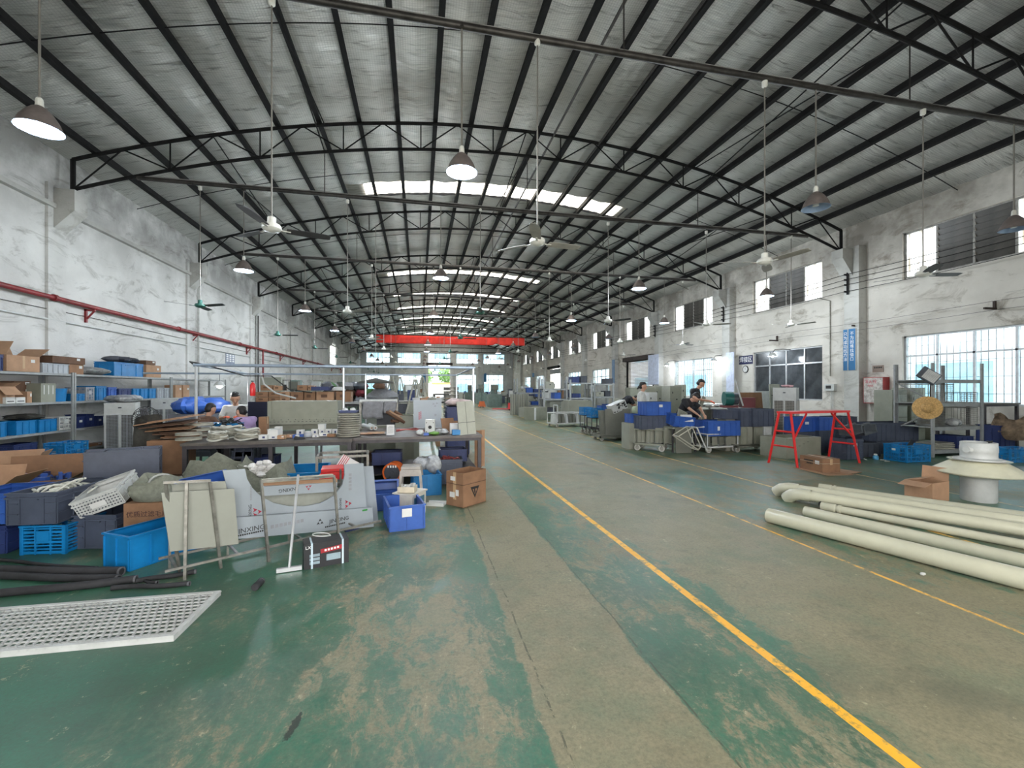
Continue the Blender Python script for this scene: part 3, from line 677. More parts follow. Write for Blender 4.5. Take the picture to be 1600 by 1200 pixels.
M_chrome = mat('bright_aluminium', (.70, .71, .73), .3, .7, .05); M_tan = mat('tan_rubber', (.36, .29, .2), .6); M_rub = mat('black_rubber', (.02, .02, .02), .8); M_ora = mat('orange_enamel', (.62, .12, .02), .4, 0, .1); M_bag = mat('clear_grey_bag', (.33, .34, .35), .35, 0, .3, 12, .4)
M_strip = mat('cream_grey_rubber_strip', (.31, .30, .25), .55, 0, .15, 6); M_skin = mat('skin', (.50, .28, .19), .55, 0, .06, 4); M_hair = mat('black_hair', (.012, .010, .010), .55, 0, .2, 20); M_glove = mat('orange_red_glove', (.85, .16, .08), .7)
def crate(label, L, D, H, m_, style='solid', sticker=None, group=None, loc=(0, 0, 0), rz=0, rot=None, fill=None, name='plastic_crate', cat='crate'):
    t = thing(name, label, cat, loc, rz, group, rot)
    w_ = .008; mb = MB()
    if style == 'lattice':
        for sx, sy, ln, ax in ((0, -1, L, 0), (0, 1, L, 0), (-1, 0, D, 1), (1, 0, D, 1)):
            nn = max(3, int(ln / .11)); cx, cy = sx * (L / 2 - w_), sy * (D / 2 - w_)
            for i in range(nn + 1):
                q = -ln / 2 + ln * i / nn; big = i in (0, nn)
                ww = .03 if big else .012; q = max(-ln / 2 + ww / 2, min(ln / 2 - ww / 2, q))
                mb.box((q if ax == 0 else cx, cy if ax == 0 else q, H / 2), (ww if ax == 0 else w_ * 1.6, w_ * 1.6 if ax == 0 else ww, H))
            nz = max(4, int(H / .03))
            for j in range(nz):
                z = .02 + (H - .05) * j / (nz - 1); mb.box((cx, cy, z), (ln if ax == 0 else w_, w_ if ax == 0 else ln, .011 if j % 3 else .02))
            mb.box((cx, cy, H * .62), ((L * .28, w_ * 1.8, H * .3) if ax == 0 else (w_ * 1.8, D * .28, H * .3)))
        mb.box((0, 0, .01), (L - .01, D - .01, .01)); mb.build('lattice_body', m_, t)
    else:
        tp = .97
        mb.box((0, 0, .012), (L * tp, D * tp, .012))
        for sx, sy, ln, ax in ((0, -1, L, 0), (0, 1, L, 0), (-1, 0, D, 1), (1, 0, D, 1)):
            cx, cy = sx * (L / 2 - .014), sy * (D / 2 - .014)
            mb.box((cx, cy, H / 2), ((ln - .01, w_, H) if ax == 0 else (w_, ln - .03, H)))
            nn = max(2, int(ln / .13)) if style == 'solid' else 4
            for i in range(nn + 1):
                q = (-.5 + i / nn) * (ln - .03)
                if style == 'euro' and i == 2: continue
                o_ = sx * (L / 2 - .006) if ax else 0, sy * (D / 2 - .006) if not ax else 0
                mb.box((q if ax == 0 else o_[0], o_[1] if ax == 0 else q, H * .46), ((.010, .012, H * .86) if ax == 0 else (.012, .010, H * .86)))
            if style == 'euro':
                for zf in (.33, .66): 
                    for sgn in (-1, 1): mb.box(((sgn * ln * .37 if ax == 0 else sx * (L / 2 - .006)), (sy * (D / 2 - .006) if ax == 0 else sgn * ln * .37), H * zf), ((ln * .22, .012, .008) if ax == 0 else (.012, ln * .22, .008)))
                mb.box(((0 if ax == 0 else sx * (L / 2 - .004)), (sy * (D / 2 - .004) if ax == 0 else 0), H * .80), ((ln * .25, .012, .014) if ax == 0 else (.012, ln * .25, .014)))
        mb.build('bin_body', m_, t)
    mb = MB(); rw = .022
    for zz in ((H - .008,) if style != 'euro' else (H - .008, H - .045)):
        for sy in (-1, 1): mb.box((0, sy * (D / 2 - rw / 2 + .004), zz), (L + .008, rw, .014))
        for sx in (-1, 1): mb.box((sx * (L / 2 - rw / 2 + .004), 0, zz), (rw, D - rw * 2 + .01, .014))
    mb.build('rim', m_, t)
    if style == 'perf': pass
    if sticker:
        sx_, sz_, sw, sh = sticker; mb = MB(); mb.box((sx_ * L / 2, -D / 2 - .003, sz_ * H), (sw, .003, sh)); mb.build('paper_label', M_lab, t)
    return t
def carton(label, L, D, H, m_=None, open_=False, loc=(0, 0, 0), rz=0, group=None, flaps=(60, 60, -30, 200), name='cardboard_box', sticker=True, tape=True, cat='box'):
    m_ = m_ or M_card; t = thing(name, label, cat, loc, rz, group); mb = MB(); w_ = .006
    if open_:
        mb.box((0, 0, w_ / 2), (L, D, w_))
        for sx in (-1, 1): mb.box((sx * (L / 2 - w_ / 2), 0, H / 2), (w_, D, H))
        for sy in (-1, 1): mb.box((0, sy * (D / 2 - w_ / 2), H / 2), (L - 2 * w_, w_, H))
        mb.build('carton_body', m_, t)
        for i, (sx, sy, ln, dp) in enumerate(((0, -1, L, D / 2), (0, 1, L, D / 2), (-1, 0, D, L * .42), (1, 0, D, L * .42))):
            an = flaps[i]
            if an is None: continue
            mb = MB(); mb.box((0, dp / 2, 0), (ln - .01, dp, .005)); o = mb.build('flap', m_, t, (sx * L / 2, sy * D / 2, H))
            rot0 = {(0, -1): 180, (0, 1): 0, (-1, 0): 90, (1, 0): -90}[(sx, sy)]
            o.rotation_euler = (Matrix.Rotation(R(rot0), 3, 'Z') @ Matrix.Rotation(R(an), 3, 'X')).to_euler()
    else:
        mb.box((0, 0, H / 2), (L, D, H)); mb.build('carton_body', m_, t)
        mb = MB(); mb.box((0, -D / 4 - .001, H + .002), (L - .004, D / 2 - .006, .004)); mb.box((0, D / 4 + .001, H + .002), (L - .004, D / 2 - .006, .004)); mb.build('flap', m_, t)
    if tape:
        mb = MB(); 
        if not open_: mb.box((0, 0, H + .0045), (L + .004, .05, .001))
        mb.box((0, -D / 2 - .001, H * .6), (.05, .001, H * .8)) if open_ else mb.box((L / 2 + .001, 0, H - .05), (.001, .05, .1))
        mb.build('packing_tape', M_tape, t)
    if sticker: mb = MB(); mb.box((L * .28, -D / 2 - .002, H * .7), (min(.09, L * .3), .002, min(.06, H * .35))); mb.build('paper_label', M_lab, t)
    return t
def P_(f, s, *a, **k):
    """builder + spot -> placed thing"""
    return f(*a[:1], s['L'], s['D'], s['H'], *a[1:], loc=s['loc'], rz=s['rz'], **k)
def bench(label, L, D, H, loc, rz=0, top=None, leg=.05, n=2, shelf=True, cat='workbench', name='steel_workbench'):
    t = thing(name, label, cat, loc, rz); mb = MB(); mb.box((0, 0, H - .02), (L, D, .035)); mb.build('bench_top', top or M_top, t)
    for i in range(n):
        for sy in (-1, 1):
            mb = MB(); mb.box((0, 0, (H - .04) / 2), (leg, leg, H - .04)); mb.build('leg', M_tbl, t, ((-.5 + i / (n - 1)) * (L - leg * 1.5), sy * (D / 2 - leg), 0))
    for sy in (-1, 1): MB().box((0, sy * (D / 2 - leg), H - .06), (L - leg, leg * .8, .045)).build('apron', M_tbl, t)
    for i in range(n): MB().box(((-.5 + i / (n - 1)) * (L - leg * 1.5), 0, .18), (leg * .7, D - leg * 3, leg * .7)).build('cross_bar', M_tbl, t)
    if shelf: mb = MB(); mb.box((0, 0, .20), (L - leg * 2, D * .8, .02)); mb.build('lower_shelf', M_tbl, t)
    return t
def rack(label, L, D, levels, posts, H, loc, rz=0, m_=None, name='shelving_rack', braces=False, bt=.04, pw=.045):
    m_ = m_ or M_rack; t = thing(name, label, 'shelf', loc, rz)
    for i in range(posts):
        for sy in (-1, 1):
            mb = MB(); mb.box((0, 0, H / 2), (pw, .03, H)); mb.box((pw / 2 - .003, sy * -.02, H / 2), (.006, .04, H)); mb.build('upright', m_, t, ((-.5 + i / (posts - 1)) * (L - pw), sy * (D / 2 - .02), 0))
    for z in levels: mb = MB(); mb.box((0, 0, 0), (L, D - .05, .012)); mb.box((0, -D / 2 + .03, -bt / 2), (L, .006, bt)); mb.box((0, D / 2 - .03, -bt / 2), (L, .006, bt)); mb.build('shelf_board', m_, t, (0, 0, z))
    if braces:
        for i in range(posts - 1):
            a, c = (-.5 + i / (posts - 1)) * L, (-.5 + (i + 1) / (posts - 1)) * L; mb = MB(); mb.tube((a, D / 2, H * .85), (c, D / 2, H * .25), .012, n=6); mb.build('brace', m_, t)
    return t
def sheetm(label, w_, h_, th, m_, loc, rz=0, lean=10, name='panel', group=None, edge=None):
    """a board standing on its lower edge, leaning back by lean degrees"""
    t = thing(name, label, 'panel', loc, rz, group, rot=(R(-lean), 0, rz)); mb = MB(); mb.box((0, 0, h_ / 2), (w_, th, h_)); mb.build('board', m_, t)
    if edge: mb = MB(); mb.box((0, .0005, h_ + .002), (w_, th, .004)); mb.build('top_edge', edge, t)
    return t
def sack(label, L, D, H, m_=None, loc=(0, 0, 0), rz=0, filler=None, seed=1, name='woven_sack', group=None):
    t = thing(name, label, 'sack', loc, rz, group); r_ = random.Random(seed); n = 20; mb = MB(); rows = 8; vs = []
    for j in range(rows + 1):
        s = j / rows
        for i in range(n):
            a = 2 * math.pi * i / n; c, d_ = math.cos(a), math.sin(a); sq = 1 / max(abs(c), abs(d_)) ** .6
            k = (.42 + .12 * math.sin(math.pi * min(1, s * 1.15))) * sq * (1 + .07 * math.sin(a * 5 + s * 6 + seed) + r_.uniform(-.02, .02))
            vs.append((c * k * L, d_ * k * D, H * s * (1 + (.16 * math.sin(a * 2 + seed) + .07 * math.sin(a * 5)) * (s > .8))))
    for j in range(1, 4):
        for i in range(n):
            a = 2 * math.pi * i / n; x, y, z = vs[rows * n + i]; vs.append((x * (1 - .09 * j), y * (1 - .09 * j), z - H * .12 * j + .01 * math.sin(a * 7)))
    tot = rows + 4; fs = [(j * n + i, j * n + (i + 1) % n, (j + 1) * n + (i + 1) % n, (j + 1) * n + i) for j in range(tot - 1) for i in range(n)]; fs.append(tuple(range(n))[::-1]); fs.append(tuple((tot - 1) * n + i for i in range(n)))
    mb.add(vs, fs); mb.build('sack_body', m_ or M_sack, t, smooth=True)
    if filler:
        mb = MB()
        for i in range(60): mb.blob((r_.gauss(0, L * .15), r_.gauss(0, D * .15), H * .78 + abs(r_.gauss(0, H * .12))), (L * .17, L * .15, H * .12), n=6, m=4, jit=.2, rnd=r_)
        tag(mb.build('filling', filler, t), kind='stuff')
    return t
def ring_stack(label, r, n_, gap, loc, m_=None, thick=None, name='hose_coil', group=None):
    t = thing(name, label, 'coil', loc, 0, group); th = thick or gap * .42
    for i in range(n_):
        mb = MB(); M = Matrix.Translation((0, 0, gap * (i + .5)))
        mb.lathe([(r * .78, -th), (r, -th), (r * 1.0, -th * .5), (r * .965, 0), (r, th * .5), (r, th), (r * .78, th), (r * .78, -th)], 28, M=M, cap=False); mb.build('turn', m_ or M_strip, t, smooth=True)
    return t
def coils(mbm, c, r, n_, tube, seed, spread=.3, tilt=.5):
    r_ = random.Random(seed)
    for i in range(n_):
        M = Matrix.Translation(Vector(c) + Vector((r_.uniform(-spread, spread), r_.uniform(-spread, spread), tube * 1.6 * i * .4 + r_.uniform(0, .03)))) @ Euler((r_.uniform(-tilt, tilt), r_.uniform(-tilt, tilt), r_.uniform(0, 6))).to_matrix().to_4x4()
        rr = r * r_.uniform(.75, 1.1); pts = [M @ Vector((rr * math.cos(a * .35), rr * r_.uniform(.78, .84) * math.sin(a * .35), .01 * math.sin(a))) for a in range(0, 17)]
        mbm.path(pts, tube, 6)
def trolley(label, L, D, H, loc, rz=0, m_=None, deck=.2, handle=True, name='platform_trolley', group=None, wheels=.07):
    t = thing(name, label, 'trolley', loc, rz, group); m_ = m_ or M_rack; mb = MB()
    for sy in (-1, 1): mb.box((0, sy * (D / 2 - .02), deck), (L, .04, .035))
    for sx in (-1, 1): mb.box((sx * (L / 2 - .02), 0, deck), (.04, D, .035))
    mb.box((0, 0, deck - .01), (L - .06, D - .06, .01)); mb.build('deck', m_, t)
    mb = MB()
    for sx in (-1, 1):
        for sy in (-1, 1): mb.tube((sx * (L / 2 - .02), sy * (D / 2 - .02), deck), (sx * (L / 2 - .02), sy * (D / 2 - .02), H), .014, n=6)
        mb.tube((sx * (L / 2 - .02), -D / 2 + .02, H), (sx * (L / 2 - .02), D / 2 - .02, H), .014, n=6)
    for sy in (-1, 1): mb.tube((-L / 2 + .02, sy * (D / 2 - .02), H), (L / 2 - .02, sy * (D / 2 - .02), H), .014, n=6)
    mb.build('rail', m_, t)
    for sx in (-1, 1):
        for sy in (-1, 1):
            x, y = sx * (L / 2 - .08), sy * (D / 2 - .06); mb = MB(); mb.tube((x, y - .018, wheels), (x, y + .018, wheels), wheels, n=16); o = mb.build('wheel', mat('pale_rubber_tyre', (.42, .41, .37), .6), t)
            mb = MB(); mb.tube((0, -.02, 0), (0, .02, 0), wheels * .6, n=12); mb.box((0, 0, (deck - wheels) / 2), (.03, .06, deck - wheels)); mb.build('caster_fork', M_stl, o, (x, y, wheels))
    return t
def cooler(label, L, D, H, loc, rz=0, two=True):
    t = thing('evaporative_air_cooler', label, 'air cooler', loc, rz); mb = MB(); mb.box((0, 0, H / 2), (L, D, H)); mb.build('housing', C_white, t)
    mg = mat('cooler_grille_dark', (.06, .055, .05), .8); bl = mat('cooler_grille_slat', (.40, .38, .34), .6)
    for side in (0, 1):
        W_ = L if side == 0 else D
        for c in (-1, 1):
            w_ = W_ * .42; mb = MB(); mb.box((0, 0, 0), (w_, .006, H * .70)); rz_ = 0 if side == 0 else R(90)
            p = (c * W_ * .235, -D / 2 - .004, H * .42) if side == 0 else (L / 2 + .004, c * W_ * .235, H * .42)
            g = mb.build('grille', mg, t, p, rz_); mb = MB()
            nb = 9
            for i in range(nb + 1): mb.box((-w_ / 2 + w_ * i / nb, -.006, 0), (w_ / nb * .24, .008, H * .70))
            for j in range(24): mb.box((0, -.005, -H * .35 + H * .70 * j / 23), (w_, .004, H * .004))
            mb.build('grille_slats', bl if not two else C_lgrey, g); mb = MB()
            for s_, d_ in (((0, -.01, H * .355), (w_ + .02, .012, .02)), ((0, -.01, -H * .355), (w_ + .02, .012, .02)), ((w_ / 2, -.01, 0), (.02, .012, H * .72)), ((-w_ / 2, -.01, 0), (.02, .012, H * .72))): mb.box(s_, d_)
            mb.build('grille_surround', C_white, g)
    mb = MB(); mb.box((0, 0, H + .01), (L * 1.01, D * 1.01, .025)); mb.box((0, -D / 2 - .004, H * .86), (L * .9, .008, H * .012)); mb.build('top_cover', C_white, t)
    mb = MB(); mb.box((0, -D / 2 - .006, H * .92), (.06, .006, .03)); mb.build('badge', C_dgrey, t)
    return t
def adopt(child, par):
    bpy.context.view_layer.update(); child.parent = par; child.matrix_parent_inverse = par.matrix_world.inverted()
    for k in ('label', 'category', 'group'):
        if k in child: del child[k]
def stool(label, W, H, m_, loc, rz=0):
    t = thing('plastic_stool', label, 'stool', loc, rz); mb = MB(); mb.box((0, 0, H - .015), (W * .82, W * .82, .03)); mb.box((0, 0, H - .045), (W * .84, W * .84, .02)); mb.build('seat', m_, t)
    for sx in (-1, 1):
        for sy in (-1, 1):
            mb = MB(); a, c = W * .40, W * .5; w_ = W * .11
            mb.add([(sx * a - w_ / 2 * 1, sy * a - w_ / 2, H - .05), (sx * a + w_ / 2, sy * a - w_ / 2, H - .05), (sx * a + w_ / 2, sy * a + w_ / 2, H - .05), (sx * a - w_ / 2, sy * a + w_ / 2, H - .05),
                    (sx * c - w_ / 2, sy * c - w_ / 2, 0), (sx * c + w_ / 2, sy * c - w_ / 2, 0), (sx * c + w_ / 2, sy * c + w_ / 2, 0), (sx * c - w_ / 2, sy * c + w_ / 2, 0)],
                   [(0, 1, 2, 3), (7, 6, 5, 4), (0, 4, 5, 1), (1, 5, 6, 2), (2, 6, 7, 3), (3, 7, 4, 0)]); mb.build('leg', m_, t)
    for sg in (-1, 1):
        MB().box((0, sg * W * .42, H - .085), (W * .78, .012, .07)).build('side_band', m_, t); MB().box((0, sg * W * .44, H * .28), (W * .8, .012, .025)).build('stretcher', m_, t)
        MB().box((sg * W * .42, 0, H - .085), (.012, W * .78, .07)).build('side_band', m_, t); MB().box((sg * W * .44, 0, H * .28), (.012, W * .8, .025)).build('stretcher', m_, t)
    return t
def junk(mbm, c, d, n_, seed, mis=1, smin=.02, smax=.12):
    r_ = random.Random(seed)
    for i in range(n_):
        s = [r_.uniform(smin, smax) for _ in range(3)]
        mbm.box((c[0] + r_.uniform(-.5, .5) * d[0], c[1] + r_.uniform(-.5, .5) * d[1], c[2] + r_.uniform(0, 1) * d[2] + s[2] / 2), s, r_.randrange(mis), r_.uniform(0, 3))
# ================================================================ LEFT SIDE OF THE HALL
# --- white slotted panel lying on the floor
t = thing('slotted_panel', 'white slotted metal panel lying flat on the green floor at the left', 'panel', (-2.42, 3.16, 0), R(-1.5))
mb = MB(); L_, D_ = 2.1, .57
for sy in (-1, 1): mb.box((0, sy * (D_ / 2 - .014), .017), (L_, .028, .034))
for sx in (-1, 1): mb.box((sx * (L_ / 2 - .014), 0, .017), (.028, D_ - .05, .034))
mb.build('edge_frame', C_white, t)
mb = MB(); nr = 12
for i in range(1, nr): mb.box((0, -D_ / 2 + D_ * i / nr, .027), (L_ - .03, .011, .008))
mb.build('long_bars', C_white, t); mb = MB()
for i in range(nr):
    for j in range(52): mb.box((-L_ / 2 + L_ * (j + (.5 if i % 2 else 0)) / 52 + .02, -D_ / 2 + D_ * (i + .5) / nr, .027), (.009, D_ / nr, .008))
tag(mb.build('slot_bars', C_white, t), kind='stuff')
# --- black plastic tubes on the floor
M_btube = mat('black_foam_tube', (.022, .022, .025), .75, 0, .3, 6)
def ftube(label, a, c, r, z=None, hollow=True):
    p, q = onz(*a, r), onz(*c, r); 
    if z: p.z += z; q.z += z
    m = (p + q) / 2; t = thing('foam_tube', label, 'tube', (m.x, m.y, 0)); mb = MB(); off = Vector((m.x, m.y, 0))
    n_ = 10; pts = [p.lerp(q, i / n_) - off + Vector((0, .012 * math.sin(i * .7), 0)) for i in range(n_ + 1)]
    mb.path(pts, r, 12); mb.build('tube_wall', M_btube, t, smooth=True)
    if hollow:
        d = (q - p).normalized(); mb = MB(); e_ = q - off; M = Matrix.Translation(e_) @ d.to_track_quat('Z', 'Y').to_matrix().to_4x4(); mb.lathe([(r * .75, .003), (r, .003), (r, -.01), (r * .75, -.01), (r * .75, .003)], 14, M=M, cap=False); mb.build('cut_end', mat('dark_grey_rubber_cut', (.10, .10, .11), .7), t)
ftube('thick black foam tube with open end beside the blue bin', (-60, 890), (190, 893), .034)
ftube('second thick black foam tube lying under the open-ended one', (-60, 899), (185, 904), .028)
ftube('long black foam tube pointing up towards the sheet rack', (-60, 934), (213, 905), .028)
ftube('thin black tube at the back of the tube pile', (-40, 872), (150, 888), .014)
ftube('black tube lying between blue bin and sheet rack', (212, 908), (306, 893), .018)
ftube('short black tube nearest the white slotted panel', (174, 919), (296, 912), .017)
ftube('short stub of black tube next to the tube pile', (216, 907), (246, 910), .012)
ftube('short grey-black tube end lying alone on the green floor', (398, 918), (408, 908), .025)
# --- crates in the left corner
s = spot((162, 885), (203, 894), 832, .60); crate('large open blue bin standing askew in front of the sheet rack', s['L'], .62, .28, C_cyan, 'solid', loc=s['loc'], rz=s['rz'], name='plastic_bin', cat='bin')
s = spot((32, 868), (100, 866), 822, .42); crate('cyan lattice crate under the grey crate of cable coils', s['L'] + .02, .42, .255, C_cyan, 'lattice', loc=s['loc'], rz=s['rz'])
t = crate('large slate crate heaped with white cable coils', .40, .68, .28, C_grey, 'euro', loc=(-3.29, 4.93, .26), rz=R(-4))
mb = MB(); coils(mb, (0, -.05, .17), .15, 12, .010, 4, .10, .55); t2 = thing('cable_coils', 'white plastic cable coils heaped in the large slate crate', 'cable', (-3.29, 4.93, .26)); tag(mb.build('coiled_tube', mat('cream_plastic_tube', (.56, .56, .50), .4), t2, smooth=True), kind='stuff')
crate('royal blue crate at the left edge, on top of another', .38, .5, .27, C_blue, 'euro', loc=(-3.72, 4.92, .26), rz=R(-3)); crate('royal blue crate on the floor at the left edge', .38, .5, .25, C_dblue, 'euro', loc=(-3.72, 4.92, 0), rz=R(-3))
s = spot((117, 858), (180, 857), 805, .4); crate('slate crate on the floor under the white perforated crate', s['L'] + .03, .42, s['H'], C_grey, 'euro', loc=s['loc'], rz=s['rz'])
sl = s['loc']
t = crate('white perforated crate tilted on top of a slate crate', .36, .42, .17, C_white, 'euro', loc=(sl.x - .02, sl.y + .02, s['H'] + .075), rot=(R(14), R(-20), R(6)), sticker=(0, .45, .12, .05))
mb = MB()
for sy in (-1,):
    for i in range(14):
        for j in range(5): mb.tube((-.16 + i * .0245, -.211, .03 + j * .026), (-.16 + i * .0245, -.2125, .03 + j * .026), .007, n=6)
tag(mb.build('round_holes', C_dgrey, t), kind='stuff')
s = spot((193, 857), (268, 853), 788, .36); t = carton('cardboard box printed with Chinese characters under a woven sack', s['L'], .36, s['H'], M_card, loc=s['loc'], rz=s['rz'], sticker=False); text('优质过滤毛刷', .058, mat('dark_brown_ink', (.05, .02, .02), .7), t, (-.0, -.183, s['H'] - .10))
sack('grey woven sack bulging out of the printed cardboard box', s['L'] + .02, .36, .20, loc=s['loc'] + Vector((0, 0, s['H'] + .005)), seed=3, name='woven_sack')
t = thing('hoop', 'white plastic hoop standing in the woven sack', 'hoop', s['loc'] + Vector((.02, .0, s['H'] + .10))); mb = MB(); mb.path([(.13 * math.cos(a * .31), 0, .13 * math.sin(a * .31)) for a in range(11)], .009, 8); mb.build('hoop_tube', C_white, t, smooth=True)
crate('large slate crate standing on its side beyond the white crate', .66, .36, .26, C_grey, 'euro', loc=(-3.26, 5.70, .58), rot=(R(-90), 0, R(24)))
carton('carton that carries the upturned slate crate', .62, .34, .40, M_card3, loc=(-3.22, 5.70, 0), sticker=False)
carton('long open carton of blue parts in the left corner', .72, .5, .36, M_card, True, loc=(-4.55, 6.4, 0), rz=R(14), flaps=(None, 80, 10, 30)); carton('open tan carton at the left picture edge', .7, .5, .34, M_card2, True, loc=(-4.75, 5.75, 0), rz=R(6), flaps=(-60, 75, 20, 40))
mb = MB(); junk(mb, (0, 0, 0), (.5, .3, .08), 50, 3, 3, .03, .10); t = thing('plastic_parts', 'blue and dark plastic parts filling the long open carton', 'parts', (-4.55, 6.4, .26)); tag(mb.build('part_heap', [C_dblue, C_dgrey, C_blue], t), kind='stuff')
carton('tan carton with raised flap behind the long open carton', .5, .4, .42, M_card2, True, loc=(-5.35, 7.1, 0), rz=R(20), flaps=(-70, 60, 30, 60)); crate('white lattice crate lying among the cartons at the left', .5, .36, .2, C_white, 'lattice', loc=(-4.75, 7.2, .15), rot=(R(8), R(-10), R(20)))
crate('cyan lattice crate on the lowest shelf of the left rack', .5, .4, .26, C_cyan, 'lattice', loc=(-6.85, 10.3, .14), rz=R(80))
# --- shelving along the left wall
RX = -7.3; LV = [.12, .575, 1.175, 1.765]
racks = [rack('grey steel shelving against the left wall, %s section' % ORD[i], 3.78, .62, LV, 2, 1.80, (RX - .31, 9.3 + 3.8 * i, 0), R(90)) for i in range(3)]
def sh(kind, pl, pr, pt, lev, depth, label, m_=None, z0=None, **k):
    s = spotx(pl, pr, RX - .04, 0, pt, depth, z0=LV[lev] + .007 if z0 is None else z0)
    f = crate if kind == 'crate' else carton
    if kind == 'crate': return crate(label, s['L'] * .96, depth, s['H'], m_, k.pop('style', 'euro'), loc=s['loc'], rz=s['rz'], **k)
    return carton(label, s['L'] * .96, depth, s['H'], m_, loc=s['loc'], rz=s['rz'], **k)
sh('crate', -20, 6, 553, 3, .4, 'dark blue crate at the left end of the top shelf', C_dblue)
sh('carton', 9, 63, 556, 3, .42, 'large open carton with raised flap on the top shelf', M_card2, open_=True, flaps=(None, 70, 120, 35))
s = spotx(66, 108, RX - .04, 0, 568, .35, z0=LV[3] + .007); crate('pale grey tray leaning on the top shelf', s['L'], .35, s['H'], C_lgrey, loc=s['loc'], rz=s['rz'], name='plastic_tray', cat='tray')
sh('carton', 108, 131, 569, 3, .38, 'small brown carton under a wide flat one, top shelf', M_card)
s = spotx(82, 133, RX - .02, 0, 558, .42, z0=onx(108, 569, RX).z + .012); carton('wide flat brown carton on another, top shelf', s['L'], .42, s['H'], M_card3, loc=s['loc'], rz=s['rz'])
def bag(label, s, m_, seed, name='plastic_bag'):
    t = thing(name, label, 'bag', s['loc'], s['rz']); r_ = random.Random(seed); mb = MB()
    for i in range(5): mb.blob((r_.uniform(-.25, .25) * s['L'], r_.uniform(-.2, .2) * s['D'], s['H'] * .42), (s['L'] * r_.uniform(.5, .75), s['D'] * .8, s['H'] * r_.uniform(.7, .98)), n=12, m=8, jit=.12, rnd=r_, M=Matrix.Rotation(r_.uniform(0, 3), 4, 'Z'))
    mb.build('bag_skin', m_, t, smooth=True); return t
bag('crumpled clear plastic bag lying on the top shelf', spotx(134, 177, RX - .04, 0, 571, .4, z0=LV[3] + .007), M_bag, 1)
sh('crate', 177, 225, 567, 3, .42, 'cyan crate with black bag on it, top shelf', C_cyan)
bag('black cloth bag on the cyan crate of the top shelf', spotx(184, 226, RX - .06, 0, 556, .36, z0=onx(200, 567, RX).z + .01), C_dgrey, 2)
sh('carton', 228, 252, 571, 3, .36, 'small tan carton at the right end of the top shelf', M_card2); s = spotx(228, 243, RX - .04, 0, 564, .3, z0=onx(240, 571, RX).z + .012); carton('small dark box on the tan carton, top shelf', s['L'], .3, s['H'], M_card3, loc=s['loc'], rz=s['rz'])
sh('carton', -6, 24, 604, 2, .4, 'open carton at the left end of the second shelf', M_card2, open_=True, flaps=(-50, 80, 30, 30))
sh('carton', 42, 50, 612, 2, .3, 'small tan carton beside the metal box, second shelf', M_card2)
for i, (a, c, pt, lab) in enumerate(((10, 25, 621, 'flat white carton with print, left of its twin'), (26, 41, 621, 'flat white carton with print, right of its twin'))):
    s = spotx(a, c, RX + .02, 0, pt, .22, z0=LV[2] + .007); t = carton(lab, s['L'] * .95, .2, s['H'], M_lab, loc=s['loc'], rz=s['rz'], sticker=False, tape=False); mb = MB(); mb.box((0, -.102, s['H'] * .35), (s['L'] * .7, .002, s['H'] * .15)); mb.build('printed_band', M_ink, t)
z_ = LV[2] + .007
for i in range(3):
    s = spotx(18 + i * 2, 50 - i, RX - .28, 0, 612, .3, z0=z_ + .14 * i); carton('dark brown carton in the stack on the second shelf, %s' % ('bottom', 'middle', 'top')[i], s['L'], .3, .135, M_card3, loc=s['loc'] , rz=s['rz'])
t = thing('metal_box', 'grey-green enamelled metal box streaked with tape, second shelf', 'box', spotx(64, 87, RX - .04, 0, 600, .45, z0=z_)['loc'], R(90)); s = spotx(64, 87, RX - .04, 0, 600, .45, z0=z_); mb = MB(); mb.box((0, 0, s['H'] / 2), (s['L'], .45, s['H'])); mb.build('box_shell', M_pvc, t); mb = MB(); mb.box((0, 0, s['H'] + .006), (s['L'] + .02, .47, .012)); mb.build('lid', M_pvc, t)
mb = MB(); [mb.box((x * s['L'], -.227, s['H'] * .68), (.02, .003, s['H'] * .5)) for x in (-.3, 0, .3)]; mb.build('tape_strip', M_lab, t)
s = spotx(89, 113, RX - .04, 0, 607, .4, z0=z_); t = thing('plastic_tub', 'cyan plastic tub on the second shelf beside the upright', 'tub', s['loc'], 0); mb = MB(); r_ = s['L'] / 2; mb.lathe([(r_ * .9, 0), (r_, s['H']), (r_ * 1.05, s['H']), (r_ * 1.05, s['H'] - .02), (r_ * .98, s['H'] - .02), (r_ * .86, .01)], 24); mb.build('tub_body', C_cyan, t, smooth=True)
for a, c, pt, m_, lab, stl in ((119, 133, 615, C_cyan, 'small cyan crate right of the first upright, second shelf', 'euro'), (134, 148, 605, C_lgrey, 'pale grey slotted crate, second shelf', 'lattice'), (150, 167, 603, C_cyan, 'tall cyan crate beside the pale slotted one', 'euro'), (169, 183, 605, C_blue, 'blue crate with white print, second shelf', 'euro'),
                               (185, 206, 607, C_dblue, 'navy crate behind the plastic bag, second shelf', 'euro'), (208, 219, 607, C_cyan, 'first of three narrow cyan crates, second shelf', 'solid'), (220, 232, 607, C_cyan, 'middle of three narrow cyan crates, second shelf', 'solid'), (233, 244, 607, C_cyan, 'last of three narrow cyan crates, second shelf', 'solid'), (246, 256, 606, C_lgrey, 'pale crate beside the cyan crates, second shelf', 'euro'), (257, 267, 606, C_lgrey, 'pale crate next to the second upright', 'euro')):
    sh('crate', a, c, pt, 2, .4, lab, m_, style=stl)
sh('carton', 274, 284, 602, 2, .3, 'tan carton right of the second upright', M_card2); sh('carton', 286, 296, 602, 2, .3, 'second tan carton right of the second upright', M_card2)
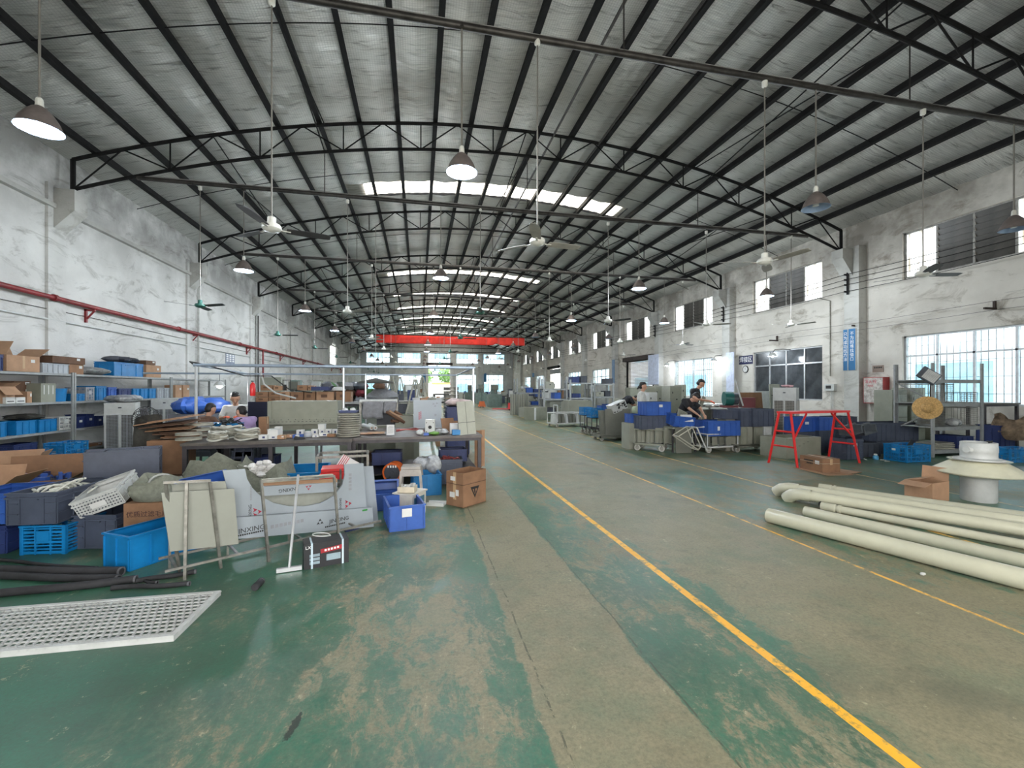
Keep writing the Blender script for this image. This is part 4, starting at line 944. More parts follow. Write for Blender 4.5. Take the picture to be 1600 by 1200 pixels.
for a, c, pt, m_, lab in ((-8, 11, 659, C_cyan, 'cyan bin at the left end of the third shelf'), (24, 58, 657, C_cyan, 'cyan bin full of bags on the third shelf'), (60, 90, 655, C_cyan, 'deep cyan bin beside the white crate, third shelf'), (92, 115, 651, C_white, 'white slotted crate on the third shelf'), (119, 133, 651, C_dblue, 'navy drawer box with label, third shelf, first'), (135, 148, 647, C_dblue, 'navy drawer box with label, third shelf, second'), (150, 162, 650, C_dblue, 'navy drawer box with label, third shelf, third')):
    sh('crate', a, c, pt, 1, .42, lab, m_, style='lattice' if m_ is C_white else 'solid', sticker=(0, .6, .08, .05) if m_ is C_dblue else None)
bag('dark plastic bags heaped over the third shelf bins', spotx(28, 86, RX - .16, 0, 645, .4, z0=onx(56, 657, RX).z), M_cloth, 7)
sh('carton', 122, 138, 696, 0, .4, 'brown carton on the bottom shelf beyond the upright', M_card3); sh('carton', 140, 160, 693, 0, .4, 'second brown carton on the bottom shelf', M_card); sh('crate', 20, 60, 693, 0, .4, 'dark blue crate at the back of the bottom shelf', C_dblue)
sh('crate', 272, 285, 636, 1, .4, 'cyan crate low on the third rack section', C_cyan); sh('crate', 287, 300, 633, 1, .4, 'pale crate low on the third rack section', C_lgrey); sh('crate', 302, 318, 635, 1, .4, 'second cyan crate low on the third rack section', C_cyan)
# --- air coolers and covered fan
s = spot((162, 708), (211, 705), 630, .85); cooler('white evaporative air cooler standing before the left shelving', s['L'], .80, s['H'] - .02, s['loc'], s['rz']); CL = s; p = ony(254, 640, 13.6); cooler('second white air cooler half hidden behind the first', .6, .6, 1.16, (p.x, 13.9, 0), R(8), two=True)
bag('plastic bags left on top of the front air cooler', dict(loc=CL['loc'] + Vector((0, 0, CL['H'] + .006)), rz=.2, L=.7, D=.55, H=.20), M_bag, 9)
t = thing('caged_fan', 'black caged pedestal fan half wrapped in dark cloth', 'fan', (-3.58, 6.75, 0), R(-10)); mb = MB(); mb.tube((0, 0, .03), (0, 0, 1.0), .022, n=8); mb.lathe([(.2, 0), (.2, .03), (.03, .05)], 20); mb.build('stand', C_dgrey, t)
mb = MB(); rr = .185
for i in range(26):
    a = 2 * math.pi * i / 26; mb.path([(.03 * math.cos(a), -.10, 1.03 + .03 * math.sin(a)), (rr * .7 * math.cos(a), -.09, 1.03 + rr * .7 * math.sin(a)), (rr * math.cos(a), -.02, 1.03 + rr * math.sin(a)), (rr * .8 * math.cos(a), .07, 1.03 + rr * .8 * math.sin(a))], .0028, 4)
for q, yy in ((rr, -.02), (rr * .7, -.09), (rr * .4, -.1)): mb.path([(q * math.cos(a * .2618), yy, 1.03 + q * math.sin(a * .2618)) for a in range(24)], .004, 5, closed=True)
mb.build('cage', M_ink, t); mb = MB(); mb.tube((0, 0, 1.03), (0, .16, 1.03), .07, .05, 14); mb.build('motor_housing', C_dgrey, t)
for i in range(3): mb = MB(); mb.box((.09, 0, 0), (.14, .01, .08), M=Matrix.Rotation(R(25), 4, 'X')); o = mb.build('blade', C_dgrey, t, (0, -.03, 1.03)); o.rotation_euler = (0, R(120 * i + 20), 0)
mb = MB(); vs = []; n_ = 26
for j in range(12):
    s_ = j / 11
    for i in range(n_):
        a = 2 * math.pi * i / n_; k = (.145 + .05 * s_) * (1 + .12 * math.sin(a * 6 + j * .3) * s_); vs.append((k * math.cos(a) * 1.1, k * .75 * math.sin(a) + .02, 1.06 - .62 * s_ + .05 * math.cos(a + .6) * (1 - s_)))
mb.add(vs, [(j * n_ + i, j * n_ + (i + 1) % n_, (j + 1) * n_ + (i + 1) % n_, (j + 1) * n_ + i) for j in range(11) for i in range(n_)]); mb.build('cloth_wrap', M_cloth, t, smooth=True)
# --- cardboard pile left of the benches
for i in range(5): 
    t = thing('flattened_carton', 'flattened brown carton in the pile left of the workbench, %s from the top' % ORD[i], 'cardboard', (-3.30 + .02 * i, 6.75 + .02 * i, 1.03 - .055 * i), 0, rot=(R(3), R(-9 + 3 * i), R(8 * i - 10))); mb = MB(); mb.box((0, 0, 0), (.60 - .05 * i, .5, .012)); mb.box((.03, .02, .014), (.38, .45, .008)); mb.build('folded_sheet', (M_card2, M_card3, M_card, M_card3, M_card)[i], t)
carton('brown carton under the pile of flattened cardboard', .42, .45, .45, M_card, loc=(-3.28, 6.75, .32), rz=R(10), sticker=False); carton('tall brown carton on the floor left of the workbench', .44, .46, .31, M_card3, loc=(-3.28, 6.7, 0), rz=R(4))
# --- workbenches
bench('long cluttered steel workbench at the left, strip bundles on it', 2.05, 1.5, .76, (-1.95, 7.02, 0), R(2), n=3); bench('grey-topped steel workbench beside the lane', 1.86, 1.6, .76, (-.02, 7.24, 0), R(1), mat('dark_grey_bench_top', (.115, .10, .095), .55, 0, .2, 4))
BT = .765
def onb(pl, pr, y, pt, dep): return spoty(pl, pr, y, 0, pt, dep, z0=BT)
ring_stack('low cream ribbed hose reel at the left bench end', .145, 2, .065, ony(295, 690, 6.45).to_2d().to_3d() + Vector((0, 0, BT)), thick=.014); ring_stack('taller cream ribbed hose reel behind the low one', .175, 3, .075, ony(311, 690, 6.95).to_2d().to_3d() + Vector((0, 0, BT)), thick=.016)
ring_stack('tall tower of stacked cream rings in the middle of the bench', .155, 11, .031, thick=.009, loc= ony(545, 690, 6.62).to_2d().to_3d() + Vector((0, 0, BT)), name='ring_tower')
p = ony(545, 640, 6.62); t = crate('small blue tray of white caps on the ring tower', .24, .2, .035, C_dblue, loc=(p.x, p.y, BT + .343), name='plastic_tray', cat='tray'); 
for i, (dx, dy) in enumerate(((-.05, 0), (.05, .03))): q = thing('plastic_dome', 'round white plastic dome in the tray on the ring tower, %s' % ('left', 'right')[i], 'dome', (p.x + dx, p.y + dy, BT + .357)); mb = MB(); mb.lathe([(.045, 0), (.045, .02), (.035, .042), (.012, .055)], 16); mb.build('cap_dome', C_white, q, smooth=True)
for i, (a, c, y, pt, sd) in enumerate(((314, 350, 6.45, 674, 11), (332, 376, 6.75, 662, 12), (356, 402, 6.5, 668, 13), (322, 356, 6.95, 664, 14))):
    s = onb(a, c, y - .15, pt, .3); t = thing('strip_bundle', 'looped bundle of cream rubber strips on the bench, %s' % ('nearest the reels', 'topmost of the heap', 'towards the white boxes', 'at the back left')[i], 'bundle', s['loc']); r_ = random.Random(sd)
    for q in range(7):
        mb = MB(); aa, bb = s['L'] * .5 * r_.uniform(.75, 1), .11 * r_.uniform(.7, 1.1); zz = .014 + s['H'] * .8 * q / 7; ph = r_.uniform(-.3, .3); pts = [(aa * math.cos(v * .393), bb * math.sin(v * .393) * (1 - .3 * abs(math.cos(v * .393))) + ph * .1 * math.cos(v * .393), zz + .012 * math.sin(v + q)) for v in range(16)]
        mb.path(pts, .012, 6, closed=True); o = mb.build('strip_loop', M_strip if q % 3 else mat('pale_strip', (.5, .5, .45), .5), t, smooth=True); o.rotation_euler.z = ph
mb = MB(); coils(mb, (0, 0, 0), .11, 8, .008, 9, .12, .6); s = onb(335, 368, 7.2, 655, .3); t = thing('cable_heap', 'tangle of black cable on the bench behind the strips', 'cable', s['loc'] + Vector((0, 0, .12))); mb.build('cable', M_ink, t, smooth=True)
crate('cyan crate behind the strip bundles on the bench', .34, .25, .16, C_cyan, loc=s['loc'] + Vector((-.05, .1, 0)))
# small boxes on the bench
wb = [(404, 417, 6.42, 680), (418, 433, 6.5, 681), (463, 473, 6.95, 672), (488, 497, 6.6, 680), (498, 513, 6.7, 677), (486, 496, 6.95, 671), (508, 517, 6.95, 671), (519, 527, 6.95, 671), (498, 507, 6.98, 671), (429, 438, 7.0, 667)]
for i, (a, c, y, pt) in enumerate(wb):
    s = onb(a, c, y, pt, .11); t = thing('white_box', 'small white printed box on the workbench, %s from the left' % ORD[[0, 1, 3, 5, 7, 4, 8, 9, 6, 2][i]], 'box', s['loc'], 0, 'small white boxes on the workbench'); mb = MB(); mb.box((0, 0, s['H'] / 2), (s['L'], .11, s['H'])); mb.build('box_body', M_lab, t); mb = MB(); mb.box((.1 * s['L'], -.056, s['H'] * .5), (s['L'] * .3, .002, s['H'] * .42)); mb.build('printed_mark', C_dblue, t)
for a, c, y, pb, pt, lab in ((418, 434, 6.52, 681.5, 672, 'white lidded box on top of the printed one'), (497, 507, 6.98, 671.5, 664, 'white box on top of the back row')):
    s = spoty(a, c, y, pb, pt, .11); t = thing('white_box', lab, 'box', s['loc']); mb = MB(); mb.box((0, 0, s['H'] / 2 + .002), (s['L'], .11, s['H'])); mb.build('box_body', M_lab, t); mb = MB(); mb.box((0, 0, s['H'] + .004), (s['L'] + .008, .118, .012)); mb.build('lid', C_white, t)
for a, c, y, pt, m_, lab in ((433, 444, 6.45, 681, M_card2, 'tiny tan carton between white boxes'), (447, 456, 6.6, 680, M_card2, 'tiny tan carton left of the blue box'), (511, 523, 6.6, 679, M_card, 'small brown carton beside the ring tower'), (393, 403, 6.6, 672, M_card2, 'tan carton with white front on the bench'), (404, 416, 7.1, 652, M_card, 'tall brown carton on the bench beside the khaki hood'), (457, 471, 6.5, 680, C_blue, 'light blue lidded box on the bench')):
    s = onb(a, c, y, pt, .12); carton(lab, s['L'], .12, s['H'], m_, loc=s['loc'], sticker=(m_ is M_card2), tape=m_ is not C_blue)
s = onb(473, 486, 6.62, 676, .1); t = thing('translucent_jar', 'round pale plastic jar on the bench', 'jar', s['loc']); mb = MB(); mb.lathe([(.05, 0), (.055, .01), (.055, s['H'] - .02), (.045, s['H'])], 18); mb.build('jar_body', C_lgrey, t, smooth=True); mb = MB(); mb.lathe([(.048, s['H']), (.048, s['H'] + .015), (.03, s['H'] + .018)], 18); mb.build('jar_lid', C_white, t)
s = onb(460, 475, 6.38, 686, .05); t = thing('tape_dispenser', 'black tape dispenser at the front edge of the bench', 'tool', s['loc']); mb = MB(); mb.prism([(-.07, 0), (.07, 0), (.06, .02), (0, .03), (-.05, .045), (-.07, .02)], -.02, .02); mb.build('dispenser_body', M_ink, t); mb = MB(); mb.tube((-.03, -.018, .04), (-.03, .018, .04), .024, n=14); mb.build('tape_roll', C_white, t)
# khaki hood / cabinet lying on the bench
s = spoty(417, 527, 7.75, 681, 627, .5, z0=BT); t = thing('khaki_cabinet', 'long khaki sheet metal hood standing at the back of the bench', 'cabinet', s['loc']); L_, H_ = s['L'], s['H']
mb = MB(); mb.box((0, 0, H_ * .62), (L_, .46, H_ * .76)); mb.box((0, .02, H_ * .12), (L_ * .98, .40, H_ * .24)); mb.build('hood_shell', M_pvc, t); mb = MB(); mb.box((0, -.242, H_ * .30), (L_, .03, .09)); mb.build('folded_rail', M_pvc, t)
mb = MB(); [mb.box((-L_ * .45 + L_ * .9 * i / 16, -.259, H_ * .30), (.026, .002, .006)) for i in range(17)]; [mb.box((-L_ * .4 + L_ * .8 * i / 8, -.259, H_ * .37), (.012, .002, .008)) for i in range(9)]; tag(mb.build('slots', M_ink, t), kind='stuff')
for x in (-.02, .49): mb = MB(); mb.box((x * L_, -.205, H_ * .12), (.03, .012, H_ * .22)); mb.build('post', M_pvc, t)
mb = MB(); mb.box((-L_ / 2 + .04, -.245, H_ * .66), (.05, .02, H_ * .64)); mb.build('end_flange', M_pvc, t)
# carton wall behind
t = rack('grey shelf behind the bench carrying the row of brown cartons', 2.5, .5, [.55, 1.17], 3, 1.18, (-2.05, 9.75, 0))
zc = 1.18
def cart2(a, c, pt, pb, i, lab, m_=M_card, y=9.55): s = spoty(a, c, y, pb, pt, .36); t = carton(lab, s['L'] * .97, .36, s['H'], m_, loc=Vector((s['loc'].x, s['loc'].y, i)), sticker=False); mb = MB(); mb.box((-.02, -.182, s['H'] * .6), (s['L'] * .35, .002, s['H'] * .3)); mb.build('printed_mark', M_card3, t); return s['H']
names = ['far left', 'second', 'third', 'fourth', 'fifth', 'sixth', 'right end']
for n0, (a, c) in enumerate(((399, 419), (420, 437), (437, 453), (454, 474), (475, 493), (494, 522), (525, 548))):
    m_ = (M_card, M_card, M_card2, M_card, M_card, M_card2, M_card)[n0]
    if n0 in (0, 1, 2): 
        h = cart2(a, c, 620.5, 628, zc, 'flat brown carton of the lower row behind the bench, %s' % names[n0], m_); cart2(a, c, 612.5, 620, zc + h + .012, 'flat brown carton of the upper row behind the bench, %s' % names[n0], m_)
    else: cart2(a, c, 612.5, 628, zc, 'brown carton in the row behind the bench, %s' % names[n0], m_)
for a, c, pt, pb, m_, lab in ((407, 426, 604, 612, M_card, 'brown carton on top of the row, left'), (427, 441, 605, 612, M_card2, 'tan carton on top of the row'), (464, 480, 604, 612, M_card, 'dark brown carton on top of the row, middle'), (481, 488, 604.5, 612, M_card2, 'narrow tan carton on top of the row')): cart2(a, c, pt, pb, zc + .235, lab, m_)
p = ony(448, 612, 9.6); t = thing('picture_stand', 'black metal frame standing on the cartons', 'frame', (p.x, p.y, zc + .235)); mb = MB(); [mb.box(c_, d_) for c_, d_ in (((-.07, 0, .11), (.012, .012, .22)), ((.07, 0, .11), (.012, .012, .22)), ((0, 0, .21), (.15, .012, .012)), ((-.03, 0, .06), (.05, .03, .12)))]; mb.build('frame_bars', M_ink, t)
p = ony(502, 612, 9.55); crate('dark tray with blue lining on the cartons', .34, .25, .08, C_dblue, loc=(p.x, p.y, zc + .235), name='plastic_tray', cat='tray')
p = ony(529, 612, 9.7); t = thing('white_basin', 'white basin upturned on the cartons', 'basin', (p.x, p.y, zc + .235)); mb = MB(); mb.lathe([(.14, 0), (.12, .05), (.08, .075), (.02, .08)], 20); mb.build('basin_shell', C_white, t, smooth=True)
# things on the right bench
for i, (a, c, y) in enumerate(((562, 583, 6.95), (574, 601, 6.85))):
    p, q = ony(a, 676, y), ony(c, 676, y); t = thing('flat_cardboard', 'flat tan cardboard sheet on the bench, %s one' % ('left', 'right')[i], 'cardboard', ((p.x + q.x) / 2, y, BT + .002 + .016 * i), R(-8 + 12 * i)); mb = MB(); mb.box((0, 0, .006), (q.x - p.x, .22, .012)); mb.build('sheet', M_card2, t)
s = onb(604, 616, 6.62, 664, .05); t = thing('sign_holder', 'clear stand holding a printed white sheet on the bench', 'sign', s['loc'], rot=(R(-6), 0, 0)); mb = MB(); mb.box((0, 0, s['H'] / 2), (s['L'], .004, s['H'])); mb.build('paper_sheet', M_lab, t); mb = MB(); mb.box((0, 0, .004), (s['L'], .05, .008)); [mb.box((sx * s['L'] / 2, -.004, s['H'] / 2), (.004, .008, s['H'])) for sx in (-1, 1)]; mb.build('holder', C_lgrey, t)
mb = MB(); [mb.box((0, -.003, s['H'] * (.85 - .09 * i)), (s['L'] * (.5 if i == 0 else .75), .0015, .004)) for i in range(8)]; mb.build('print_lines', M_inkg, t)
s = onb(665, 680, 6.6, 656, .1); t = thing('white_bracket_box', 'white square fitting box with a round black hole on the bench', 'box', s['loc'], R(-8)); mb = MB(); mb.box((0, 0, s['H'] / 2), (s['L'], .09, s['H'])); mb.build('box_body', C_white, t); mb = MB(); mb.tube((0, -.05, s['H'] * .5), (0, -.044, s['H'] * .5), .026, n=18); [mb.tube((dx, -.05, s['H'] * dz), (dx, -.044, s['H'] * dz), .008, n=10) for dx in (-.05, .05) for dz in (.2, .8)]; mb.build('holes', M_ink, t)
s = onb(662, 670, 6.5, 677, .07); carton('tiny light blue box in front of the fitting box', s['L'], .06, s['H'], C_blue, loc=s['loc'], sticker=False, tape=False)
bag('bright green plastic bag on the bench', dict(loc=onb(670, 686, 6.5, 675, .12)['loc'], rz=0, L=.17, D=.12, H=.06), mat('green_plastic_bag', (.12, .26, .05), .4), 5); bag('clear plastic bag beside the green one', dict(loc=onb(682, 699, 6.6, 670, .15)['loc'], rz=0, L=.17, D=.15, H=.09), M_bag, 6); bag('white wrapping left of the fitting box', dict(loc=onb(650, 664, 6.55, 670, .12)['loc'], rz=0, L=.14, D=.12, H=.09), C_white, 8, 'foam_wrap')
p = ony(640, 672, 6.9); t = thing('pink_wire_bundle', 'bundle of pink and red wire lying on the bench', 'wire', (p.x, p.y, BT + .03)); r_ = random.Random(8); mb = MB()
for i in range(12): a = r_.uniform(-.3, .3); mb.path([(-.2, a * .2, r_.uniform(0, .03)), (-.05, r_.uniform(-.05, .05), .03), (.1, r_.uniform(-.05, .05), r_.uniform(.01, .05)), (.22, a * .3, 0)], .006, 5, mi=i % 2)
mb.build('wires', [mat('pink_wire', (.6, .25, .22), .5), mat('dark_red_wire', (.25, .04, .04), .5)], t)
s = spoty(719, 743, 6.5, 683, 627, .05, z0=BT); t = thing('four_door_panel', 'khaki panel of four doors leaning upright at the bench corner', 'panel', s['loc'], 0, rot=(R(-3), R(-4.5), R(2))); W_, H_ = s['L'] * 1.12, s['H']; mb = MB(); mb.box((0, .01, H_ / 2), (W_, .02, H_)); mb.build('backing', M_tbl, t)
for sx in (-1, 1):
    for z0_, z1_ in ((.0, .36), (.375, 1)): mb = MB(); mb.box((sx * W_ * .252, -.006, H_ * (z0_ + z1_) / 2), (W_ * .485, .018, H_ * (z1_ - z0_))); mb.build('door_leaf', mat('light_khaki_panel', (.33, .34, .285), .5, 0, .05), t)
for i, (a, c, pt, rz_) in enumerate(((694, 710, 650, .4), (702, 716, 655, -.5))):
    s = onb(a, c, 6.9, pt, .02); sheetm('torn brown carton flap propped behind the four-door panel, %s' % ('left', 'right')[i], .22, s['H'] * .9, .012, M_card, s['loc'], rz_, 20, 'cardboard_flap')
carton('blue and white product box at the bench corner', .12, .1, .07, C_cyan, loc=onb(708, 718, 6.5, 676, .1)['loc'], sticker=False, tape=False); carton('white carton behind the blue product box', .15, .12, .15, M_lab, loc=onb(704, 718, 6.68, 667, .1)['loc'], sticker=False, tape=False)
s = spoty(646, 690, 7.86, 667, 625, .01, z0=BT); t = thing('film_covered_sheet', 'upright film-covered sheet with red and black print behind the bench', 'sheet', s['loc'], rot=(R(-4), 0, 0)); W_, H_ = s['L'], s['H']; mb = MB(); mb.box((0, 0, H_ / 2), (W_, .012, H_)); mb.build('sheet_board', M_film, t)
for x, z, m_ in ((-.30, .30, M_inkr), (-.24, .32, M_inkr)): mb = MB(); [mb.box((x * W_, -.007, H_ * (z + .035 * i)), (.018, .0015, .010)) for i in range(8)]; mb.build('print_column', m_, t)
for x, z in ((.22, .82), (.34, .84), (.28, .74)): mb = MB(); mb.add([(-.025, -.0075, 0), (.025, -.0075, .012), (-.01, -.0075, .035)], [(0, 1, 2)]); mb.build('logo_triangle', M_inkg, t, (x * W_, 0, z * H_))
mb = MB(); mb.tube((.28 * W_, -.008, H_ * .45), (.28 * W_, -.006, H_ * .45), .02, n=12); mb.build('print_dot', M_inkg, t)
# roll stand
y_ = 8.75; a, c = ony(562, 627, y_), ony(621, 627, y_); t = thing('fabric_roll_stand', 'stand with a white roll and grey cloths hanging from it', 'stand', ((a.x + c.x) / 2, y_, 0)); W_ = c.x - a.x; zr_ = 1.21; mb = MB(); mb.tube((-W_ / 2, 0, zr_), (W_ / 2, 0, zr_), .04, n=16); mb.build('roll', C_white, t, smooth=True); [MB().box((sx * W_ / 2 * .97, .02, zr_ / 2), (.04, .04, zr_)).build('stand_post', M_stl, t) for sx in (-1, 1)]
def drape(par, x0, x1, z0, z1, y, m_, nm, seed):
    mb = MB(); n1, n2 = 14, 7; vs = [(x0 + (x1 - x0) * i / n1 + .01 * math.sin(j), y + .014 * math.sin(i * 1.1 + seed) * (j / n2), z1 + (z0 - z1) * j / n2 - .012 * math.sin(i * .6 + seed) * (j == n2)) for j in range(n2 + 1) for i in range(n1 + 1)]
    mb.add(vs, [(j * (n1 + 1) + i, j * (n1 + 1) + i + 1, (j + 1) * (n1 + 1) + i + 1, (j + 1) * (n1 + 1) + i) for j in range(n2) for i in range(n1)]); o = mb.build(nm, m_, par, smooth=True); so = o.modifiers.new('t', 'SOLIDIFY'); so.thickness = .006
M_gcl = mat('grey_fabric', (.22, .22, .235), .9, 0, .1, 20); drape(t, -W_ * .42, W_ * .12, zr_ - .33, zr_, -.05, M_gcl, 'hanging_cloth', 1); drape(t, W_ * .14, W_ * .47, zr_ - .24, zr_, -.055, M_gcl, 'hanging_cloth', 3)
sheetm('black board standing behind the hanging grey cloths', .42, .48, .02, C_dgrey, ony(606, 660, 8.9).to_2d().to_3d() + Vector((0, 0, .74)), 0, 2, 'black_board'); carton('low cabinet behind the bench under the cloth stand', 1.5, .5, .72, M_pvc, loc=(-.75, 9.15, 0), sticker=False, tape=False, name='low_cabinet', cat='cabinet')
for i, (px, py, ang) in enumerate(((575, 664, 35), (583, 666, 25))): p = ony(px, py, 7.7); t = thing('film_roll', 'white plastic film roll lying at the bench back, %s' % ('left', 'right')[i], 'roll', (p.x, 7.6, BT + .04), R(ang)); mb = MB(); mb.tube((0, -.14, .0), (0, .14, .03), .035, n=16); mb.build('film', C_white, t, smooth=True); mb = MB(); mb.tube((0, -.143, 0), (0, .143, .031), .014, n=10); mb.build('core', M_card, t)
r_ = random.Random(4)
for i in range(7): p = ony(618 + i * 3.2, 652 + r_.uniform(-5, 5), 8.3 + .05 * i); t = thing('cardboard_tube', 'brown cardboard tube poking out of the bin behind the bench, %s' % ORD[i], 'tube', (p.x, p.y, p.z - .03), 0, 'cardboard tubes behind the bench', rot=(R(70 + r_.uniform(-15, 20)), 0, R(-60 + r_.uniform(-30, 30)))); mb = MB(); mb.lathe([(.022, -.2), (.03, -.2), (.03, .2), (.022, .2), (.022, -.2)], 14, cap=False); mb.build('tube_wall', M_card2 if i % 2 else M_card3, t, smooth=True)
crate('grey bin holding the cardboard tubes', .34, .3, .95, M_pvc, loc=(ony(632, 660, 8.4).x, 8.5, 0), name='tall_bin', cat='bin')
# --- pipe frame over the benches
t = thing('pipe_frame', 'blue-grey pipe frame standing over the workbenches', 'frame', (-1.13, 8.6, 0)); M_bp = mat('blue_grey_pipe', (.28, .34, .42), .4, .4, .1); FXs = (-2.0, 1.99); zt_ = 1.79
for x, nm in ((FXs[0], 1), (FXs[1], 1)): mb = MB(); mb.tube((x, -1.55, BT), (x, -1.55, zt_), .019, n=8); mb.build('post', M_chrome, t, smooth=True)
for x in (-2.45, -.05, 1.99): mb = MB(); mb.tube((x, 1.7, 0), (x, 1.7, zt_), .019, n=8); mb.build('post', M_chrome, t, smooth=True)
mb = MB(); mb.tube((.0, -1.55, BT), (.0, -1.55, zt_), .016, n=8); mb.build('post', M_chrome, t, smooth=True)
mb = MB(); mb.tube((FXs[0] - .03, -1.55, zt_), (FXs[1] + .03, -1.55, zt_), .024, n=8); mb.build('front_rail', M_bp, t, smooth=True); mb = MB(); mb.tube((-4.4, 1.7, zt_ - .02), (2.0, 1.7, zt_ - .02), .02, n=8); mb.build('rear_rail', M_bp, t, smooth=True)
for xa, xb in ((-2.0, -2.45), (1.99, 1.99)): mb = MB(); mb.tube((xa, -1.55, zt_), (xb, 1.7, zt_ - .02), .016, n=8); mb.build('side_rail', M_bp, t, smooth=True)
mb = MB(); mb.path([(-2.02, -1.55, zt_), (-2.1, -1.5, zt_ + .05), (-2.0, -1.3, zt_ + .02), (-1.75, -.5, zt_ - .12), (-1.6, .4, zt_ - .1), (-1.35, .6, zt_ - .35), (-1.0, .9, zt_ - .42)], .011, 6); o = mb.build('hanging_cable', M_ink, t, smooth=True)
mb = MB(); mb.path([(-1.75, .3, zt_ - .05), (-1.7, .3, zt_ - .25), (-1.5, .3, zt_ - .42), (-1.15, .3, zt_ - .52)], .016, 6); mb.build('white_hose', C_white, t, smooth=True)
p = ony(343, 603, 10.3); t = thing('task_lamp', 'bright white hanging task lamp over the sewing workers', 'lamp', p); mb = MB(); mb.lathe([(.11, 0), (.07, .07), (.02, .11)], 18, cap=False); mb.build('shade', C_white, t, smooth=True); mb = MB(); mb.blob((0, 0, .01), (.11, .11, .12), n=12, m=8); mb.build('bulb', mat('task_bulb', (1, 1, 1), .4, emit=((.9, .96, 1), 25)), t, smooth=True); mb = MB(); mb.tube((0, 0, .1), (0, 0, 1.77 - p.z), .005, n=5); mb.build('cord', M_ink, t)
ld = bpy.data.lights.new('task_light', 'POINT'); ld.energy = 22; ld.shadow_soft_size = .06; lo = bpy.data.objects.new('task_light', ld); col.objects.link(lo); lo.parent = t; lo.location = (0, 0, -.08)
# --- under and in front of the benches
sack('open grey-green woven sack below the left bench', .66, .42, .56, loc=(-2.36, 5.72, 0), rz=.2, seed=5); sack('woven sack of white offcuts below the bench', .62, .45, .50, loc=(ony(417, 700, 5.65).x, 5.65, .06), rz=-.1, seed=8, filler=mat('white_offcuts', (.7, .68, .66), .6))
crate('royal blue crate behind the left end of the sheet rack', .42, .34, .30, C_blue, loc=(ony(324, 700, 4.75).x, 4.75, .28), rot=(R(12), R(-8), R(28)))
for i in range(4): p = spoty(367 + i * 2, 400 + i, 6.9, 740, 700, .4, z0=0); crate('slate crate in the nested stack under the left bench, %s from the floor' % ORD[i], p['L'], .36, .2, C_grey, loc=(p['loc'].x, 6.9, .225 + .08 * i))
crate('dark blue bin on the floor in front of the bench', .46, .34, .27, C_cyan, loc=(ony(483, 700, 5.75).x, 5.75, .22), rz=R(4), rot=(R(10), 0, R(4)), name='plastic_bin', cat='bin'); crate('navy bin under the dark blue one', .48, .38, .22, C_dblue, loc=(ony(483, 700, 5.75).x, 5.78, 0), rz=R(4), name='plastic_bin', cat='bin')
t = thing('steel_frame_stand', 'small bare steel tube stand behind the red stool', 'stand', (ony(537, 700, 5.85).x, 5.85, 0), R(6)); mb = MB(); W_, D_, H_ = .58, .42, .62
for sx in (-1, 1):
    for sy in (-1, 1): mb.box((sx * W_ / 2, sy * D_ / 2, H_ / 2), (.028, .028, H_))
for z in (H_, .2):
    for sy in (-1, 1): mb.box((0, sy * D_ / 2, z), (W_, .028, .028))
    for sx in (-1, 1): mb.box((sx * W_ / 2, 0, z), (.028, D_, .028))
mb.build('tube_frame', M_stl, t)
t = thing('striped_card', 'white card with red stripes and a round hole leaning on the steel stand', 'card', (ony(534, 700, 5.56).x, 5.56, .41), rot=(R(-12), R(32), R(4))); mb = MB(); mb.prism([(-.12, 0), (.12, 0), (.14, .06), (.14, .22), (-.12, .22)], -.003, .003); mb.build('card_sheet', M_lab, t); mb = MB(); [mb.box((-.10 + .022 * i, -.0045, .11), (.009, .001, .22)) for i in range(4)]; mb.build('red_stripes', M_inkr, t); mb = MB(); mb.tube((.04, -.006, .12), (.04, -.003, .12), .032, n=18); mb.build('round_hole', M_ink, t)
stool('red plastic stool behind the sheet rack', .33, .56, C_red, (ony(523, 740, 5.28).x, 5.28, 0), R(8)); stool('pale grey plastic stool under the bench edge', .30, .43, mat('pale_brown_grey_plastic', (.40, .37, .34), .5), (-.10, 5.95, 0), R(-4))
s = spot((569, 746), (594, 746), 712, .28); carton('small brown carton on the floor under the bench', s['L'], .25, s['H'], M_card3, loc=s['loc'] + Vector((0, .3, 0)))
t = thing('orange_blower', 'orange drum-shaped blower under the bench', 'blower', (-.36, 6.42, .27), R(-12)); mb = MB(); mb.tube((0, -.08, 0), (0, .12, 0), .135, n=24); mb.build('drum', M_ora, t, smooth=True); mb = MB(); mb.tube((0, -.082, 0), (0, -.078, 0), .11, n=24); mb.tube((0, -.1, 0), (0, -.06, 0), .03, n=12); mb.build('intake', C_dgrey, t); mb = MB(); mb.path([(-.02, -.1, -.05), (-.1, -.14, -.12), (-.14, -.16, -.24), (-.05, -.2, -.26)], .012, 7); mb.build('cord', M_ink, t); mb = MB(); [mb.box((sx * .09, 0, -.19), (.03, .2, .13)) for sx in (-1, 1)]; mb.build('foot', C_dgrey, t); mb = MB(); [mb.box((-.05 + .035 * i, -.0835, .085), (.02, .002, .03)) for i in range(4)]; mb.build('lettering', M_inkw, t)
crate('slate crate of red wires under the right bench', .36, .34, .36, C_grey, 'euro', loc=(.45, 6.6, .05), rz=R(-2)); mb = MB(); coils(mb, (0, 0, .0), .08, 9, .005, 21, .08, .9); t = thing('red_wires', 'curly red and dark wires in the slate crate', 'wire', (.45, 6.6, .36)); mb.build('wire_tangle', mat('dark_red_wire', (.25, .04, .04)), t, smooth=True)
